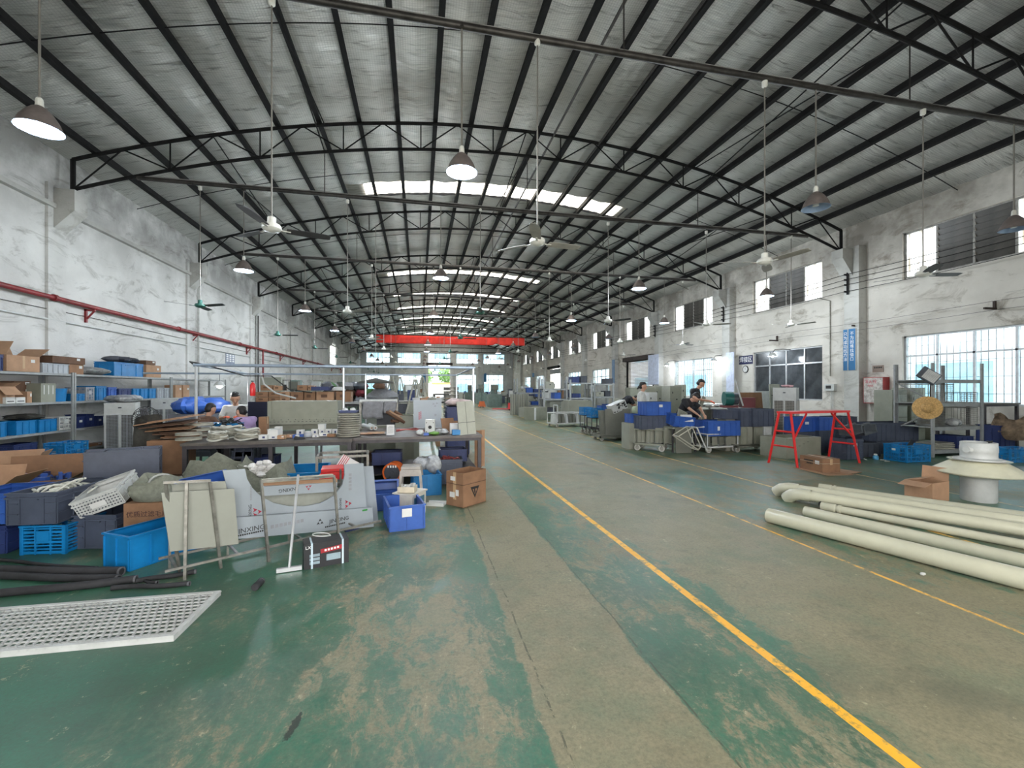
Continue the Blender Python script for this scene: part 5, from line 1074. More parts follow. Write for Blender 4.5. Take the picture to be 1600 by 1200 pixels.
bag('grey plastic sheeting slumped beside the slate crate', dict(loc=Vector((.12, 6.5, .22)), rz=0, L=.4, D=.3, H=.3), M_bag, 12); crate('navy crate on the bench shelf, right', .45, .4, .2, C_dblue, loc=(.55, 7.4, .25)); crate('navy crate on the bench shelf, middle', .45, .4, .2, C_dblue, loc=(-.5, 7.3, .25)); crate('teal dark bin on the left bench shelf', .5, .4, .22, C_dblue, loc=(-2.3, 7.0, .25))
s = spot((608, 833), (665, 826), 793.5, .54); crate('open royal blue crate with torn label nearest the lane', s['L'], .52, .255, C_blue, loc=s['loc'], rz=s['rz'], sticker=(-.03, .72, .10, .085))
s = spot((646, 777), (690.5, 773.5), 741, .42); crate('open cyan crate beside the cardboard box', s['L'], .40, .285, C_cyan, loc=s['loc'], rz=s['rz'])
crate('royal blue bin behind the nearest blue crate', .36, .26, .20, C_blue, loc=(-.42, 5.50, .0), rz=R(5)); t = crate('royal blue crate standing on edge behind the others', .34, .22, .16, C_blue, loc=(-.44, 5.84, .14), rot=(R(70), 0, R(5)))
t = thing('white_control_box', 'off-white metal control box with blue side panels on the floor', 'box', (-.10, 5.16, 0), R(-33)); mb = MB(); mb.box((0, 0, .13), (.24, .28, .26)); mb.box((0, 0, .265), (.27, .31, .015)); mb.build('box_shell', mat('off_white_enamel', (.55, .53, .47), .45), t); mb = MB(); [mb.box((.122, 0, z), (.004, .2, .075)) for z in (.18, .08)]; mb.build('side_panel', mat('teal_blue_panel', (.05, .16, .25), .4), t)
t = carton('small open cream box of fittings on the control box', .19, .15, .065, mat('cream_card', (.55, .49, .38), .8), True, loc=(-.13, 5.12, .275), rz=R(-14), flaps=(None, None, None, None), sticker=False, tape=False); mb = MB(); junk(mb, (0, 0, .02), (.13, .1, .03), 14, 5, 1, .02, .05); tag(mb.build('fittings', C_white, t), kind='stuff')
t = thing('white_profile', 'short piece of white slotted profile lying on the floor', 'profile', onz(682, 789) , R(-20)); mb = MB(); [mb.box((0, y, .02), (.22, .03, .04)) for y in (-.05, .05)]; mb.box((0, 0, .008), (.22, .12, .012)); mb.build('channel', C_white, t)
s = spot((697.5, 788), (723.6, 794), 740, .42); t = carton('brown cardboard box with black triangle logo beside the lane', s['L'], .42, .42, M_card, True, loc=s['loc'], rz=s['rz'], flaps=(None, None, None, None), sticker=False); L_ = s['L']
mb = MB(); [mb.box(c_, d_) for c_, d_ in (((0, -.212, .275), (L_ + .006, .003, .008)), ((L_ / 2 + .002, 0, .275), (.003, .42, .008)))]; mb.build('fold_line', M_card3, t)
mb = MB(); [mb.box((x, -.2125, z), (w_, .002, h_)) for x, z, w_, h_ in ((-.03, .34, .08, .05), (-.04, .14, .085, .065), (.045, .17, .05, .075))]; mb.build('paper_label', M_lab, t)
mb = MB(); Mx = Matrix.Translation((L_ / 2 + .002, 0, .0)) @ Matrix.Rotation(R(90), 4, 'Z')
for tri in ([(-.08, .23), (.08, .23), (.055, .20), (-.045, .20)], [(-.08, .23), (-.045, .20), (.0, .125), (.0, .09)], [(.08, .23), (0, .09), (0, .125), (.05, .20)]): mb.prism(tri, -.002, 0, 0, Mx)
mb.prism([(-.018, .20), (.0, .20), (.012, .16), (.0, .14), (-.012, .16)], -.002, 0, 0, Mx); mb.build('triangle_logo', M_ink, t)
for i, (a, c) in enumerate(((742, 751), (752, 757))): s = spoty(a, c, 7.4, 708, 667, .3, z0=0); sheetm('tall flat brown carton leaning behind the bench corner, %s' % ('left', 'right')[i], s['L'] + .02, .62, .08, M_card2 if i else M_card, (s['loc'].x, 7.35 + .1 * i, .12), R(-5), 3, 'flat_carton')
# --- sheet rack, turned 33 degrees
RZ = R(33.2); A0 = onz(289, 906).to_2d(); A0 = Vector((A0.x, A0.y)); DX = Vector((math.cos(RZ), math.sin(RZ))); DN = Vector((-math.sin(RZ), math.cos(RZ)))
def onpl(px, py, off):
    """photo point on the upright plane that runs along the rack, off metres behind its front legs"""
    dx, dy, dz = ray(px, py); o = A0 + DN * off; den = dx * DN.x + dy * DN.y; t_ = (o.x * DN.x + o.y * DN.y) / den
    return ((dx * t_ - A0.x) * DX.x + (dy * t_ - A0.y) * DX.y, CH + dz * t_)
RK = (A0.x, A0.y, 0)
t = thing('sheet_rack', 'bare steel A-frame rack full of upright sheets', 'rack', RK, RZ)
def leg(a, za, c, r=.014): 
    mb = MB(); mb.tube(a, c, r, n=4); return mb.build('leg', M_stl, t)
for (px, py, bx, by, off) in ((259, 757, 281, 893, .0), (292, 752, 289, 906, -.02), (328, 753, 345, 888, .0), (408, 750, 420, 878, .02), (522, 745, 530, 848, .02)):
    s1, z1 = onpl(px, py, .04); g = onz(bx, by); s0 = (g.x - A0.x) * DX.x + (g.y - A0.y) * DX.y; n0 = (g.x - A0.x) * DN.x + (g.y - A0.y) * DN.y; leg((s0, n0, 0), 0, (s1, .04, z1))
for (pa, pb, off) in (((255, 754), (329, 751), .04), ((408, 752), (523, 744), .04)): 
    a, c = onpl(*pa, off), onpl(*pb, off); mb = MB(); mb.tube((a[0], off, a[1]), (c[0], off, c[1]), .013, n=4); mb.build('top_bar', M_stl, t)
for off in (-.0, .34): mb = MB(); mb.tube((-.12, off, .10), (1.62, off, .10), .013, n=4); mb.build('bottom_rail', M_stl, t)
for x in (-.05, .35, .85, 1.35): mb = MB(); mb.tube((x, 0, .10), (x, .34, .10), .012, n=4); mb.tube((x, .34, 0), (x, .34, .62), .012, n=4); mb.build('rear_strut', M_stl, t)
def sheet_poly(label, pix, off, th, m_, name='sheet_board', lean=0):
    pts = [onpl(px, py, off) for px, py in pix]; cx = sum(p[0] for p in pts) / len(pts); zb_ = min(p[1] for p in pts)
    o_ = A0 + DX * cx + DN * off; t_ = thing(name, label, 'sheet', (o_.x, o_.y, zb_), RZ); mb = MB(); pl = [(p[0] - cx, p[1] - zb_) for p in pts]
    k = len(pl); ar = sum(pl[i][0] * pl[(i + 1) % k][1] - pl[(i + 1) % k][0] * pl[i][1] for i in range(k)); pl = pl if ar > 0 else pl[::-1]
    mb.prism(pl, 0, th); mb.build('board', m_, t_); return t_, cx, zb_
def ptxt(tt, s_, px, py, off, size, m_, roll=0, sx=1):
    t_, cx, zb_ = tt; a = onpl(px, py, off); text(s_, size, m_, t_, (a[0] - cx, -.002, a[1] - zb_), (R(90), R(roll), 0), sx=sx)
def pmarks(tt, px, py, off, n_, h, m_, roll=0):
    """a row of small printed blocks for print too small to read"""
    t_, cx, zb_ = tt; a = onpl(px, py, off); mb = MB(); M = Matrix.Translation((a[0] - cx, -.002, a[1] - zb_)) @ Matrix.Rotation(R(roll), 4, 'Y')
    for i in range(n_): mb.add([((i - n_ / 2) * h * 1.2, 0, -h / 2), ((i - n_ / 2 + .75) * h * 1.2, 0, -h / 2), ((i - n_ / 2 + .75) * h * 1.2, 0, h / 2), ((i - n_ / 2) * h * 1.2, 0, h / 2)], [(0, 1, 2, 3)], 0, M)
    mb.build('small_print', m_, t_)
def plogo(tt, px, py, off, k, m_, roll=0):
    t_, cx, zb_ = tt; a = onpl(px, py, off); mb = MB(); M = Matrix.Translation((a[0] - cx, -.002, a[1] - zb_)) @ Matrix.Rotation(R(roll), 4, 'Y')
    for dx, dz in ((0, .5), (-.62, -.5), (.62, -.5)): mb.prism([(dx * k - k * .55, dz * k - k * .42), (dx * k, dz * k - k * .18), (dx * k + k * .55, dz * k - k * .42), (dx * k, dz * k + k * .5)], -.001, 0, 0, M)
    mb.build('logo', m_, t_)
sheet_poly('plain pale khaki sheet at the left front of the rack', [(252, 770), (366, 764), (373, 850), (266, 862)], .06, .03, mat('pale_khaki_sheet', (.265, .272, .235), .5, 0, .05, 2))
sheet_poly('second pale khaki sheet just behind the plain front one', [(268, 757), (352, 752), (362, 800), (275, 806)], .12, .02, mat('pale_khaki_sheet', (.265, .272, .235)))
tt = sheet_poly('long low white sheet lettered along the bottom of the rack', [(368, 809), (582, 793), (584, 823), (373, 842)], .14, .03, M_film, 'lettered_sheet')
ptxt(tt, 'JINXING', 392, 827, .14, .058, M_ink); plogo(tt, 500, 815, .14, .028, M_ink); ptxt(tt, 'JINXING', 530, 812, .14, .052, M_ink); pmarks(tt, 524, 820, .14, 12, .014, M_ink); pmarks(tt, 392, 833, .14, 12, .014, M_ink); pmarks(tt, 450, 818, .14, 8, .03, M_inkg)
t_, cx, zb_ = tt; a = onpl(570, 797, .14); mb = MB(); mb.box((a[0] - cx, -.002, a[1] - zb_), (.055, .002, .016)); mb.build('green_label', mat('green_label', (.02, .22, .03), .6), t_)
U = [(348, 735), (383, 733), (386, 748), (394, 762), (408, 776), (428, 786), (452, 791), (478, 791), (502, 786), (522, 775), (535, 758), (539, 742), (538, 726), (568, 724), (573, 800), (368, 815)]
tt = sheet_poly('white film-covered sheet with a large half-round cut-out', U, .20, .02, M_film, 'cut_out_sheet')
ptxt(tt, 'JINXING', 391, 800, .20, .035, M_ink, -90, 1); plogo(tt, 402, 800, .20, .036, mat('crimson_print', (.32, .01, .03), .6), 90); plogo(tt, 544, 787, .20, .036, mat('crimson_print', (.32, .01, .03)), 90); ptxt(tt, 'JINXING', 532, 787, .20, .03, M_ink, -90)
pmarks(tt, 547, 752, .20, 5, .03, M_inkg, -90); pmarks(tt, 392, 770, .20, 9, .012, M_inkg, -90)
sheet_poly('grey rounded sheet showing through the cut-out', [(398, 770), (530, 762), (533, 790), (520, 797), (430, 802), (405, 795)], .25, .02, mat('mid_grey_sheet', (.25, .26, .23), .5), 'grey_sheet')
tt = sheet_poly('white plank lettered upside down inside the cut-out', [(412, 760), (527, 754), (526, 768), (413, 775)], .16, .03, M_film, 'lettered_sheet')
ptxt(tt, 'JINXING', 451, 765, .16, .046, M_ink, 180); plogo(tt, 482, 762, .16, .024, mat('crimson_print', (.32, .01, .03)), 180)
sheet_poly('cream board edge along the top of the rack, front', [(409, 749), (521, 741), (521, 746), (410, 755)], .10, .03, M_edge, 'edge_board'); sheet_poly('tan board edge behind the cream one', [(412, 754), (527, 748), (527, 755), (412, 762)], .19, .03, M_card2, 'edge_board')
sheet_poly('narrow white sheet at the right end of the rack', [(568, 729), (583, 728), (592, 822), (572, 830)], .27, .02, M_film, 'narrow_sheet'); sheet_poly('navy strip under the right end of the rack', [(540, 829), (584, 824), (585, 829), (541, 835)], .20, .03, C_dblue, 'navy_strip')
# squeegee
g = onz(452, 893); s1, z1 = onpl(466, 742, -.02); tp = A0 + DX * s1 + DN * (-.02); t = thing('floor_squeegee', 'floor squeegee with bright metal handle leaning on the rack', 'squeegee', (g.x, g.y, 0)); mb = MB(); mb.tube((0, 0, .03), (tp.x - g.x, tp.y - g.y, z1), .011, n=8); mb.build('handle', M_chrome, t, smooth=True)
a, c = onz(431, 897), onz(471, 891); d_ = (c - a); mb = MB(); mb.box((0, 0, .02), (d_.length, .03, .03), rz=math.atan2(d_.y, d_.x)); mb.build('head', M_chrome, t); mb = MB(); mb.box((0, 0, .004), (d_.length * .98, .008, .012), rz=math.atan2(d_.y, d_.x)); mb.build('rubber_blade', M_rub, t)
# black retail box
s = spot((475, 891), (545, 878), 852, .17); t = thing('black_printed_box', 'black printed tool box tied with two pale straps on the floor', 'box', s['loc'], s['rz']); L_, H_ = s['L'], s['H']; mb = MB(); mb.box((0, 0, H_ / 2), (L_, .17, H_)); mb.build('box_body', mat('black_gloss_card', (.02, .02, .024), .35), t)
for x in (-.33, .36): mb = MB(); [mb.box(c_, d2) for c_, d2 in (((x * L_, -.087, H_ / 2), (.014, .003, H_)), ((x * L_, 0, H_ + .001), (.014, .176, .003)))]; mb.build('strap', mat('pale_blue_strap', (.5, .62, .7), .4), t)
text('LX', .035, M_inkw, t, (-L_ * .41, -.0865, H_ * .86), align='CENTER'); mb = MB(); mb.box((.12 * L_, -.0865, H_ * .68), (L_ * .52, .001, H_ * .17), M=Matrix.Rotation(R(-5), 4, 'Y')); mb.build('red_band', mat('red_print', (.35, .01, .02), .5), t); mb = MB(); [mb.box((L_ * (-.03 + .07 * i), -.0885, H_ * (.665 + .012 * i)), (L_ * .045, .001, H_ * .08)) for i in range(5)]; mb.build('white_print', M_inkw, t)
mb = MB(); [mb.box((-.27 * L_, -.0865, H_ * z), (L_ * .22, .001, H_ * .11)) for z in (.52, .37, .22)]; mb.box((.15 * L_, -.0865, H_ * .36), (L_ * .32, .001, H_ * .26)); mb.build('picture_patch', mat('grey_blue_print', (.25, .33, .38), .5), t)
mb = MB(); mb.path([(.07 * math.cos(a_ * .4) - .03, .02 + .05 * math.sin(a_ * .4), H_ + .012 + .03 * abs(math.sin(a_ * .2))) for a_ in range(16)], .005, 6); mb.build('carry_cord', C_white, t, smooth=True)
# --- red fire pipe and conduits on the left wall
M_redp = mat('dull_red_pipe', (.21, .018, .022), .5, 0, .2); t = thing('fire_pipe', 'dull red fire main running along the left wall on brackets', 'pipe', (XL + .16, 0, 3.5)); mb = MB(); mb.tube((0, 5, 0), (0, 47, 0), .055, n=14); mb.build('pipe_run', M_redp, t, smooth=True)
for i in range(8):
    y = 12.9 + 5.2 * i
    mb = MB(); [mb.box(c_, d_) for c_, d_ in (((-.13, 0, -.22), (.05, .05, .34)), ((-.04, 0, -.08), (.22, .05, .04)))]; mb.tube((.05, 0, -.09), (-.13, 0, -.32), .022, n=4); mb.build('bracket', M_redp, t, (0, y, 0)); mb = MB(); mb.tube((0, y - 1.2, 0), (0, y - 1.12, 0), .08, n=14); mb.build('flange', M_redp, t)
p = onx(411, 560, XL + .16); mb = MB(); mb.tube((0, p.y, 0), (0, p.y, -2.2), .045, n=10); mb.build('drop_pipe', M_redp, t, smooth=True); p = onx(405, 560, XL + .16); t = thing('downpipe', 'brown downpipe on the left wall beside the red drop pipe', 'pipe', (XL + .1, p.y, 0)); mb = MB(); mb.tube((0, 0, .3), (0, 0, 5.2), .045, n=10); mb.build('pipe', M_pipe, t, smooth=True)
t = thing('white_conduit', 'thin white conduit along the left wall below the red pipe', 'conduit', (XL + .04, 5, 3.02)); mb = MB(); mb.tube((0, 0, 0), (0, 40, 0), .022, n=8); mb.build('conduit_run', C_white, t)
t = thing('thin_cable', 'thin dark cable along the left wall above the white conduit', 'cable', (XL + .03, 5, 3.26)); mb = MB(); mb.path([(0, i * 4, -.03 * (i % 2)) for i in range(10)], .007, 5); mb.build('cable_run', M_pipe, t)
for k in (2, 3, 4, 5): 
    y = TY[k]; t = thing('rain_pipe', 'pale bent pipe beside the %s corbel of the left wall' % ORD[k], 'pipe', (XL + .06, y + .35, 0)); mb = MB(); mb.path([(.35, 0, 6.2), (.35, 0, 5.75), (.02, .05, 5.2), (.02, .05, .3)], .035, 8); mb.build('pipe_run', mat('pale_pipe', (.42, .42, .40), .6), t, smooth=True)
s0, s1 = onx(353, 552, XL + .02), onx(367, 570, XL + .02); t = thing('wall_sign', 'pale blue-grey sign with white characters on the left wall', 'sign', (XL + .01, (s0.y + s1.y) / 2, s1.z), R(90)); W_, H_ = abs(s1.y - s0.y), s0.z - s1.z; mb = MB(); mb.box((0, 0, H_ / 2), (W_, .01, H_)); mb.build('sign_board', mat('blue_grey_board', (.22, .25, .33), .6), t); mb = MB(); [mb.box((W_ * x, -.007, H_ * z), (W_ * .2, .002, H_ * .12)) for x in (-.32, 0, .32) for z in (.88, .7, .5, .3)]; mb.build('white_characters', M_inkw, t)
s0, s1 = onx(425, 564, XL + .02), onx(433, 575, XL + .02); t = thing('paper_notice', 'plain white paper notice on the left wall past the drop pipe', 'notice', (XL + .01, s0.y, s1.z), R(90)); mb = MB(); mb.box((0, 0, (s0.z - s1.z) / 2), (.5, .006, s0.z - s1.z)); mb.build('paper', M_lab, t)
# ================================================================ RIGHT SIDE OF THE HALL
M_pvcp = mat('cream_pvc', (.50, .49, .38), .28, 0, .06, 3); M_dkh = mat('dark_khaki_sheet', (.15, .152, .125), .55, 0, .1, 3); M_wg = mat('pale_grey_enamel', (.50, .51, .50), .4, 0, .08)
# pipes on the floor
def pvc(label, a, c, r, z, end='open', ext=2.6):
    p, q = onz(*a, z), onz(*c, z); d = (q - p).normalized(); q = q + d * ext; t = thing('pvc_pipe', label, 'pipe', (p.x, p.y, 0)); o = Vector((p.x, p.y, 0)); p -= o; q -= o
    M = Matrix.Translation(p) @ d.to_track_quat('Z', 'Y').to_matrix().to_4x4(); L_ = (q - p).length; mb = MB(); mb.lathe([(r * .9, 0), (r, 0), (r, L_), (r * .9, L_), (r * .9, 0)], 26, M=M, cap=False); mb.build('pipe_wall', M_pvcp, t, smooth=True)
    if end == 'coupling': mb = MB(); mb.lathe([(r * .95, -.12), (r * 1.16, -.12), (r * 1.18, .0), (r * 1.16, .02), (r * 1.0, .03)], 24, M=M, cap=False); mb.lathe([(r * 1.12, .05), (r * 1.16, .05), (r * 1.16, .08), (r * 1.0, .08)], 24, M=M, cap=False); mb.build('coupling', M_pvcp, t, smooth=True)
    if end == 'elbow':
        side = Vector((-d.y, d.x, 0)); dn = (side * .25 + Vector((0, 0, -.55)) - d * .35).normalized()
        mb = MB(); mb.path([p + d * .14, p + d * .02, p - d * .05 + dn * .03, p - d * .08 + dn * .11], [r * 1.18, r * 1.20, r * 1.24, r * 1.30], 20, cap=False); mb.build('elbow', M_pvcp, t, smooth=True); e_ = p - d * .08 + dn * .111; mb = MB(); mb.tube(e_, e_ + dn * .004, r * 1.0, n=20); mb.build('elbow_mouth', C_dgrey, t)
    if end == 'cap': mb = MB(); mb.tube(p, p + d * .003, r * .9, n=20); mb.build('pipe_mouth', M_pvcp, t)
    return t
pvc('thick cream PVC pipe lying nearest the yellow line', (1201, 805), (1600, 905), .076, .076); pvc('second cream PVC pipe beside the thick one', (1258, 799), (1600, 877), .058, .058)
pvc('thin cream PVC pipe with coupling and black mouth', (1302, 794), (1600, 851), .042, .042, 'coupling'); pvc('cream PVC pipe with elbow end, lower of the raised pair', (1247, 772), (1600, 828), .062, .115, 'elbow'); pvc('cream PVC pipe with elbow end at the back of the pile', (1230, 762), (1600, 815), .058, .13, 'elbow'); pvc('shorter cream PVC pipe furthest from the lane', (1296, 764), (1600, 806), .05, .055, 'coupling')
p = onz(1286, 789, .04); t = thing('black_pipe_mouth', 'black round rubber mouth at the end of the thin pipe', 'ring', (p.x, p.y, .045), rot=(R(80), 0, R(-50))); mb = MB(); mb.lathe([(.03, -.01), (.046, -.01), (.046, .01), (.03, .01), (.03, -.01)], 20, cap=False); mb.tube((0, 0, -.004), (0, 0, .0), .032, n=18); mb.build('ring_body', M_rub, t, smooth=True)
# white round vent head
p = onz(1529, 782); t = thing('vent_head', 'large white round plastic vent head with cream conical skirt', 'vent', (p.x, p.y, 0), R(20)); mb = MB(); mb.lathe([(.165, 0), (.172, .02), (.172, .28), (.19, .31), (.22, .33)], 40, cap=True); mb.build('base_ring', C_white, t, smooth=True)
mb = MB(); mb.lathe([(.18, .31), (.34, .335), (.445, .36), (.455, .375), (.44, .388), (.235, .525), (.30, .53)], 56, cap=False); mb.build('skirt', mat('cream_fibreglass', (.60, .585, .45), .4, 0, .06), t, smooth=True)
mb = MB(); mb.lathe([(.20, .525), (.238, .53), (.238, .548), (.178, .56), (.174, .57), (.174, .63), (.178, .635), (.178, .70), (.174, .705), (.174, .755), (.160, .76), (.155, .70)], 48, cap=False); mb.tube((0, 0, .55), (0, 0, .73), .156, n=40); mb.build('collar', C_white, t, smooth=True)
for a in (200, 20): mb = MB(); ca, sa = math.cos(R(a - 38)), math.sin(R(a - 38)); mb.tube((.165 * ca, .165 * sa, .67), (.225 * ca, .225 * sa, .67), .045, .04, n=16); mb.build('stub', C_white, t, smooth=True)
mb = MB(); mb.tube((.14, -.06, .16), (.24, -.09, .16), .045, n=16); mb.build('lower_stub', C_white, t, smooth=True); mb = MB(); mb.path([(-.05, -.1, .765), (.0, -.12, .78), (.08, -.1, .762), (.14, -.05, .765)], .01, 6); mb.build('cable_end', M_ink, t)
# cartons
s = spot((1459, 785.5), (1489, 780), 756, .29); carton('open tan cardboard box with raised flaps beside the vent head', s['L'] * .86, .29, .255, M_card2, True, loc=s['loc'] - Vector((.12, .05, 0)), rz=s['rz'], flaps=(None, 168, -14, 82), sticker=False, tape=False)
s = spot((1250, 731), (1285, 739), 711, .34); t = carton('crushed brown carton with black print tied with string, by the red trestle', s['L'], .34, s['H'], M_card, loc=s['loc'], rz=s['rz']); L_ = s['L']
mb = MB(); [mb.box((-.16 * L_ + .035 * i, -.172, s['H'] * .55), (.022, .002, .028)) for i in range(4)]; mb.box((-.1 * L_, -.172, s['H'] * .75), (L_ * .4, .002, .02)); mb.build('black_print', M_ink, t); mb = MB(); [mb.box(c_, d_) for c_, d_ in (((0, -.173, s['H'] * .66), (L_, .004, .008)), ((L_ / 2 + .001, 0, s['H'] * .66), (.004, .34, .008)))]; mb.build('string', M_tan, t)
q = s['loc']; 
for i, (dx, dy, w_, d_) in enumerate(((-.05, -.1, .75, .5), (.22, -.2, .45, .45))): t = thing('flat_cardboard', 'flat brown cardboard under the crushed carton, %s sheet' % ('larger', 'smaller')[i], 'cardboard', (q.x + dx, q.y + dy, .001 + .007 * i - (.0)), s['rz'] + .3 * i); mb = MB(); mb.box((0, 0, .003), (w_, d_, .005)); mb.build('sheet', M_card2, t)
# red trestle
t = thing('red_trestle', 'red painted steel tube trestle standing over the cartons', 'trestle', (7.56, 7.10, 0), R(7)); L_, H_ = 1.62, 1.0; mb = MB(); mb.box((0, 0, H_), (L_, .28, .04)); mb.build('top_beam', C_red, t)
for sx in (-1, 1):
    for sy in (-1, 1): mb = MB(); mb.tube((sx * (L_ / 2 + .02), sy * .30, 0), (sx * (L_ / 2 - .04), sy * .12, H_), .022, n=8); mb.build('leg', C_red, t, smooth=True)
    for z in (.36, .64): w_ = .30 - .18 * z; x_ = sx * (L_ / 2 + .02 - .06 * z); mb = MB(); mb.tube((x_, -w_, z), (x_, w_, z), .018, n=8); mb.build('rung', C_red, t, smooth=True)
    mb = MB(); mb.tube((sx * (L_ / 2 - .01), -.2, .50), (sx * .34, -.10, H_ - .03), .018, n=8); mb.build('diagonal', C_red, t, smooth=True)
# khaki open cabinet shell and crates around the trestle
s = spot((1188, 710.5), (1229, 717.5), 683, .95); t = thing('khaki_cabinet_shell', 'khaki open-topped cabinet shell lying behind the red trestle', 'cabinet', s['loc'], s['rz']); L_, D_, H_ = s['L'], .95, .42; mb = MB(); [mb.box(c_, d_) for c_, d_ in (((0, -D_ / 2, H_ / 2), (L_, .012, H_)), ((0, D_ / 2, H_ / 2), (L_, .012, H_)), ((-L_ / 2, 0, H_ / 2), (.012, D_, H_)), ((L_ / 2, 0, H_ / 2), (.012, D_, H_)), ((0, 0, .01), (L_, D_, .012)))]; mb.build('shell', M_pvc, t)
mb = MB(); [mb.box(c_, d_) for c_, d_ in (((0, -D_ / 2 + .02, H_), (L_ + .01, .05, .014)), ((0, D_ / 2 - .02, H_), (L_ + .01, .05, .014)), ((-L_ / 2 + .02, 0, H_), (.05, D_, .014)), ((L_ / 2 - .02, 0, H_), (.05, D_, .014)))]; mb.build('folded_rim', M_pvc, t); mb = MB(); [mb.box((L_ / 2 + .007, -.25 + .12 * i, .22 + .04 * i), (.002, .05, .02)) for i in range(4)]; mb.build('scuff_marks', M_dkh, t)
def stack(pl, pr, y, tops, label, mats_, style='euro', depth=.42, z0=0, sticker=None):
    z = z0; xs_ = ony(pl, 600, y).x, ony(pr, 600, y).x; 
    for i, tp in enumerate(tops):
        h = ony(pl, tp, y).z - z; crate('%s%s' % (label, '' if len(tops) == 1 else (', lower one', ', upper one')[i] if len(tops) == 2 else ', %s from the floor' % ORD[i]), xs_[1] - xs_[0], depth, h - .005, mats_[i], style, loc=((xs_[0] + xs_[1]) / 2, y + depth / 2, z), sticker=sticker if i == len(tops) - 1 else None); z += h
stack(1248, 1278, 8.25, (675, 652), 'blue crate stack behind the left half of the red trestle', (C_grey, C_blue), 'solid', sticker=(-.15, .6, .1, .06)); stack(1280, 1304, 8.15, (673, 652), 'blue crate stack behind the right half of the red trestle', (C_grey, C_blue), 'solid'); stack(1306, 1340, 8.3, (673, 651), 'slate crate stack behind the right end of the trestle', (C_grey, C_grey), 'solid')
s = spot((1317, 718.5), (1350, 718.5), 686, .40); crate('slate crate with white label standing on the floor right of the trestle', s['L'], .4, s['H'], C_grey, 'euro', loc=s['loc'], rz=0, sticker=(0, .72, .09, .06)); t = crate('dark slate crate of metal brackets behind the labelled one', .5, .4, .3, C_dgrey, 'solid', loc=ony(1362, 600, 7.45).to_2d().to_3d() + Vector((0, .2, 0)))
stack(1370, 1436, 7.75, (690, 661), 'wide slate crate behind the cyan crate', (C_grey, C_grey), 'solid', .5)
for i, (px, pt, hh, lab) in enumerate(((1330, 666, .22, 'grey metal bracket frame on the slate crate, left'), (1352, 664, .24, 'grey metal bracket frame on the slate crate, right'))):
    p = ony(px, pt, 7.45); t = thing('bracket_frame', lab, 'frame', (p.x, p.y, .50 if i else .50), 0, rot=(0, R(-12), 0)); mb = MB(); [mb.box(c_, d_) for c_, d_ in (((0, 0, .02), (.34, .25, .03)), ((-.15, 0, .12), (.03, .25, .2)), ((.15, 0, .10), (.03, .25, .16)), ((0, 0, .2), (.3, .03, .03)))]; mb.build('bent_plate', mat('grey_bracket', (.10, .11, .12), .5, .4), t)
s = spot((1378, 718), (1414.5, 723.5), 693, .7); crate('cyan lattice crate on the floor before the steel rack', s['L'], .62, s['H'] + .01, C_cyan, 'lattice', loc=s['loc'], rz=s['rz'], sticker=(-.1, .7, .07, .04)); q = s['loc']; t = thing('black_board', 'small black board sticking out of the cyan crate', 'board', (q.x, q.y, .2), rot=(R(10), R(22), 0)); mb = MB(); mb.box((0, 0, .12), (.1, .015, .24)); mb.build('board_sheet', M_ink, t)
s = spot((1546, 719), (1579, 723.5), 694, .6); crate('cyan lattice crate at the right edge behind the vent head', s['L'], .6, .28, C_cyan, 'lattice', loc=s['loc'], rz=s['rz'])
p = onz(1368, 718); t = thing('blue_bottle', 'small light blue bottle standing on the floor by the cyan crate', 'bottle', p); mb = MB(); mb.lathe([(.045, 0), (.05, .01), (.05, .07), (.03, .09)], 18); mb.build('bottle_body', mat('light_blue_label', (.1, .35, .6), .4), t, smooth=True); mb = MB(); mb.lathe([(.032, .09), (.032, .115), (.02, .118)], 16); mb.build('bottle_cap', C_white, t)
p = onz(1442, 899); t = thing('white_pebble', 'small white chip lying on the floor between line and pipes', 'debris', p); mb = MB(); mb.blob((0, 0, .012), (.05, .03, .024), n=8, m=5, jit=.15); mb.build('chip', C_white, t, smooth=True)
for i, (px, py) in enumerate(((1386, 721), (1352, 718), (1380, 719))): p = onz(px, py); t = thing('plastic_scrap', 'white plastic scrap on the floor by the cyan crate, %s' % ORD[i], 'debris', p, i); mb = MB(); mb.box((0, 0, .006), (.10, .03, .01)); mb.build('scrap', C_white, t)
# steel rack at the right with hat and lamp
t = rack('grey bolted steel rack before the bright window at the right', 1.45, .78, [.14, .63, 1.14, 1.64], 2, 2.0, (11.32, 7.52, 0), R(0), braces=False, bt=.07, pw=.07); mb = MB(); mb.tube((-.70, .36, 1.6), (-.70, -.36, 1.2), .016, n=5); mb.tube((-.70, .36, .55), (-.70, -.36, .95), .016, n=5); mb.build('brace', M_rack, t)
p = ond(1449, 637, 8.95); t = thing('straw_hat', 'wide-brimmed straw hat hanging on the rack corner post', 'hat', p, rot=(R(84), 0, R(-52))); mb = MB(); mb.lathe([(.0, .10), (.06, .095), (.095, .06), (.105, .01), (.13, -.002), (.225, -.015), (.235, -.02), (.225, -.024), (.13, -.01), (.09, .0), (.085, .05), (.05, .085), (.0, .09)], 40, cap=False)
mb.build('woven_straw', mat('straw', (.50, .31, .12), .85, 0, .25, 40, .5), t, smooth=True)
p = ond(1451, 587, 9.1); t = thing('flood_lamp', 'unlit grey flood lamp tilted on a bent arm above the hat', 'lamp', p, rot=(R(70), R(38), R(-44))); mb = MB(); mb.box((0, 0, 0), (.34, .26, .05)); mb.build('lamp_body', mat('dark_grey_casting', (.10, .11, .13), .5, .3), t); mb = MB(); mb.box((.03, 0, .028), (.24, .22, .006)); mb.build('lamp_glass', mat('lamp_lens_grid', (.62, .62, .60), .3), t)
